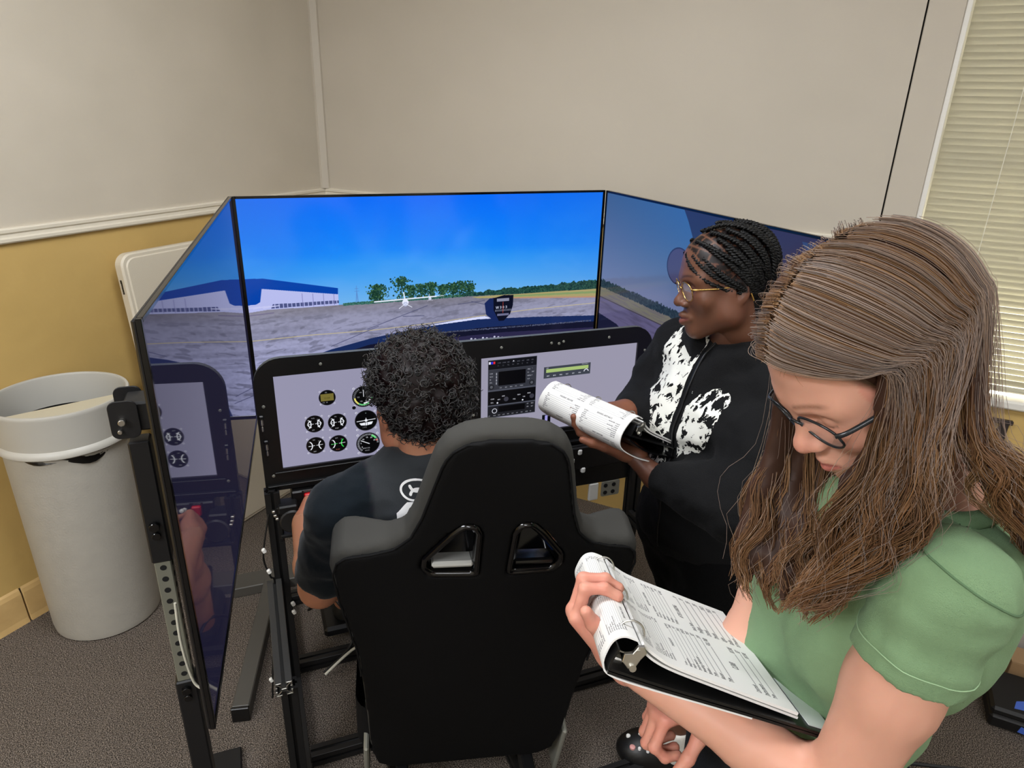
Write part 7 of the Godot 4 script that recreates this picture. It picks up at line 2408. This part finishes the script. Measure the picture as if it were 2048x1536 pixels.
	hood.planes = [[Vector3(0, -1, 0), -0.635]]
	var front := Flesh.new()
	torso_shape(front, neck, pel + Vector3(0, 0.02, 0), S, F, 0.180, 0.128, 0.020, 0.050, 0.035)
	front.cap(shN, shF, 0.078, 0.078, 0.05)
	front.noise = nz; front.amp = 0.010; front.nscale = Vector3(8, 11, 8)
	var hm := part(root, "hoodie", skin(hood, 0.0085), cloth_mat(Color(0.075, 0.076, 0.08), 45, 0.4), "black zipped hoodie")
	var pr := hoodie_print()
	var right := -S * 0.98 + Vector3(0, 0, 0)
	part(hm, "chest_print", print_patch(front, neck - Vector3(0, 0.165, 0) + F * 0.1, S, Vector3(0, 1, 0) + F * 0.05, 0.38, 0.40, 38, 40), film(pr), "white flame-like print")
	# zip: two tapes meeting at the middle
	var zp := PackedVector3Array()
	var ids := hood.all()
	for k in 26:
		var p := neck + Vector3(0, 0.012 - 0.52 * k / 25.0, 0) + F * 0.34
		for j in 30:
			var d := hood.ev(p, ids)
			if d < 0.002: break
			p -= F * d * 0.85
		zp.append(p)
	var zm := MB.new()
	zm.tube(zp, 0.0035, 6)
	part(hm, "zip", zm.mesh(), mat(Color(0.16, 0.16, 0.165), 0.3, 0.6))
	var shorts := Flesh.new()
	for l in legs: shorts.cap(l[0], l[0].lerp(l[1], 0.62), 0.122, 0.098, 0.05)
	shorts.ell(pel, Vector3(0.185, 0.10, 0.150), Basis(S, Vector3.UP, S.cross(Vector3.UP)), 0.05)
	shorts.noise = nz; shorts.amp = 0.008; shorts.nscale = Vector3(9, 6, 9)
	part(root, "shorts", skin(shorts, 0.012), cloth_mat(Color(0.022, 0.023, 0.028), 40))
	for l in legs:
		var so := Flesh.new()
		so.cap(l[2] + Vector3(0.0, 0.06, 0), l[2] + Vector3(0, -0.02, 0), 0.045, 0.044, 0.02)
		so.cap(l[2] + Vector3(0.01, -0.03, 0), l[2] + Vector3(-0.05, -0.035, 0), 0.040, 0.036, 0.02)
		so.planes = [[Vector3(0, 1, 0), l[2].y + 0.065]]
		part(root, "sock", skin(so, 0.008), cloth_mat(Color(0.84, 0.83, 0.80), 60))
		clog(root, l[2])
	glasses(root, hx, M.gold, true)
	# braids: rooted in a grid over the scalp, swept back and down
	var hair := part(root, "hair", braid_cap(hx), M.hair, "long black box braids")
	for i in range(-3, 4):
		for j in range(-5, 5):
			var th := (i + 0.5) * step + 2.0
			var ps := j * step + (0.0 if posmod(i, 2) == 1 else step * 0.5)
			if absf(ps) > 86.0: continue
			if th > 58.0 and absf(ps) > 45.0: continue
			var d := Vector3(sin(deg_to_rad(ps)), cos(deg_to_rad(ps)) * cos(deg_to_rad(th)), cos(deg_to_rad(ps)) * sin(deg_to_rad(th)))
			var root_y := (C + d * R).y
			if root_y < -0.01 and d.z > -0.3: continue
			var side := 1.0 if ps >= 0 else -1.0
			var sa := absf(ps) / 90.0
			var e := Vector3(side * (0.42 + 0.36 * sa), -0.58 - 0.42 * sa, -0.78 + 0.40 * sa).normalized()
			var path := []
			var lift := 1.05 + 0.05 * (th + 60.0) / 120.0
			for k in 6:
				var t := k / 5.0
				path.append(hx * (C + d.slerp(e, t).normalized() * R * lerpf(1.04, lift + 0.05, minf(1.0, t * 2.5))))
			var end: Vector3 = path[5]
			var wob := 0.012 * sin(i * 2.1 + j * 1.3)
			path.append(end + Vector3(0.030 + wob, -0.075, 0.004 * side))
			path.append(end + Vector3(0.048 + wob, -0.17, 0.010 * side + wob))
			path.append(end + Vector3(0.050 + wob, -0.27, 0.012 * side + wob))
			part(hair, "braid", braid(path, 96, 0.0048, 0.0036), M.hair)

func braid_cap(hx: Transform3D) -> ArrayMesh:
	var cap := Flesh.new()
	cap.ell(hx * Vector3(0, 0.010, -0.075), Vector3(0.060, 0.055, 0.040), hx.basis, 0.03)
	var dk := lin(0.045, 0.04, 0.04)
	return skin(cap, 0.006, func(p: Vector3, n: Vector3) -> Color: return dk)

func hoodie_print() -> Image:
	var N := 384
	var im := Image.create(N, N, false, Image.FORMAT_RGBA8)
	im.fill(Color(0.9, 0.9, 0.87, 0))
	var a := FastNoiseLite.new(); a.seed = 15; a.frequency = 0.027; a.fractal_type = FastNoiseLite.FRACTAL_RIDGED; a.fractal_octaves = 3
	a.domain_warp_enabled = true; a.domain_warp_amplitude = 30.0; a.domain_warp_frequency = 0.02
	for y in N:
		for x in N:
			var u := float(x) / N
			var v := float(y) / N
			if absf(u - 0.5) < 0.035: continue
			var m := 0.0
			# dense field high on the far side, diagonal licks across the near side, outlines low down
			m = maxf(m, 1.0 - Vector2((u - 0.30) / 0.24, (v - 0.34) / 0.36).length())
			m = maxf(m, 0.9 - Vector2((u - 0.60 - (0.55 - v) * 0.35) / 0.17, (v - 0.52) / 0.30).length())
			m = maxf(m, 0.62 - Vector2((u - 0.40) / 0.32, (v - 0.86) / 0.16).length())
			if m <= 0: continue
			var k := a.get_noise_2d(x + y * 0.45, y * 0.72 - x * 0.30)
			if k > 0.42 - minf(m, 0.45) * 0.85: im.set_pixel(x, y, Color(0.88, 0.88, 0.85, 1))
	for q in [[0.14, 0.60, 0.10, 2.6, 5.2], [0.30, 0.70, 0.14, 4.2, 6.6], [0.62, 0.80, 0.10, 3.4, 5.9]]:
		arc(im, q[0] * N, q[1] * N, q[2] * N - 3, q[2] * N + 1, q[3], q[4], Color(0.88, 0.88, 0.85, 1))
	area(im, PackedVector2Array([Vector2(230, 250), Vector2(252, 240), Vector2(300, 330), Vector2(284, 345)]), Color(0.85, 0.85, 0.83, 1))
	return im

func clog(root: Node3D, an: Vector3):
	var s := Flesh.new()
	s.cap(an + Vector3(0.035, -0.048, 0), an + Vector3(-0.075, -0.046, 0.0), 0.044, 0.050, 0.03)
	s.ell(an + Vector3(-0.085, -0.030, 0), Vector3(0.072, 0.046, 0.053), Basis.IDENTITY, 0.03)
	s.cap(an + Vector3(0.0, 0.03, 0), an + Vector3(0.0, -0.04, 0), 0.038, 0.038, 0.01, 1)
	s.planes = [[Vector3(0, -1, 0), 0.0]]
	var c := part(root, "clog", skin(s, 0.0065), mat(Color(0.045, 0.045, 0.05), 0.45), "black rubber clog with bright charms")
	var ids := s.all()
	var k := 0
	for q in [[-0.070, 0.018, 0.0115, Color(0.55, 0.75, 0.15)], [-0.118, 0.028, 0.008, Color(0.85, 0.62, 0.60)], [-0.088, -0.008, 0.007, Color(0.85, 0.85, 0.83)], [-0.100, 0.034, 0.0045, Color(0.9, 0.9, 0.9)], [-0.078, 0.040, 0.0045, Color(0.9, 0.9, 0.9)], [-0.050, -0.018, 0.006, Color(0.88, 0.70, 0.66)], [-0.125, -0.005, 0.006, Color(0.9, 0.9, 0.88)]]:
		var p := an + Vector3(q[0], 0.08, q[1])
		for j in 24:
			var d := s.ev(p, ids)
			if d < 0.001: break
			p.y -= d * 0.8
		var m := MB.new()
		if k == 2: m.box(p, Vector3(0.022, 0.006, 0.010), 0.002, Basis(Vector3.UP, 0.7))
		else: m.lathe([Vector2(q[2], -0.003), Vector2(q[2], 0.002), Vector2(q[2] * 0.7, 0.004), Vector2(0, 0.0045)], 16, Transform3D(Basis(), p))
		var ch := part(c, "charm", m.mesh(), mat(q[3], 0.4))
		if k == 0:
			var f := MB.new()
			for e in [-0.004, 0.004]: f.lathe([Vector2(0.0013, 0), Vector2(0, 0.0006)], 8, Transform3D(Basis(), p + Vector3(e, 0.0042, -0.002)))
			f.tube(curve([p + Vector3(-0.006, 0.004, 0.002), p + Vector3(0, 0.0045, 0.006), p + Vector3(0.006, 0.004, 0.002)], 4), 0.0006, 5)
			part(c, "charm_face", f.mesh(), M.rubber)
		k += 1
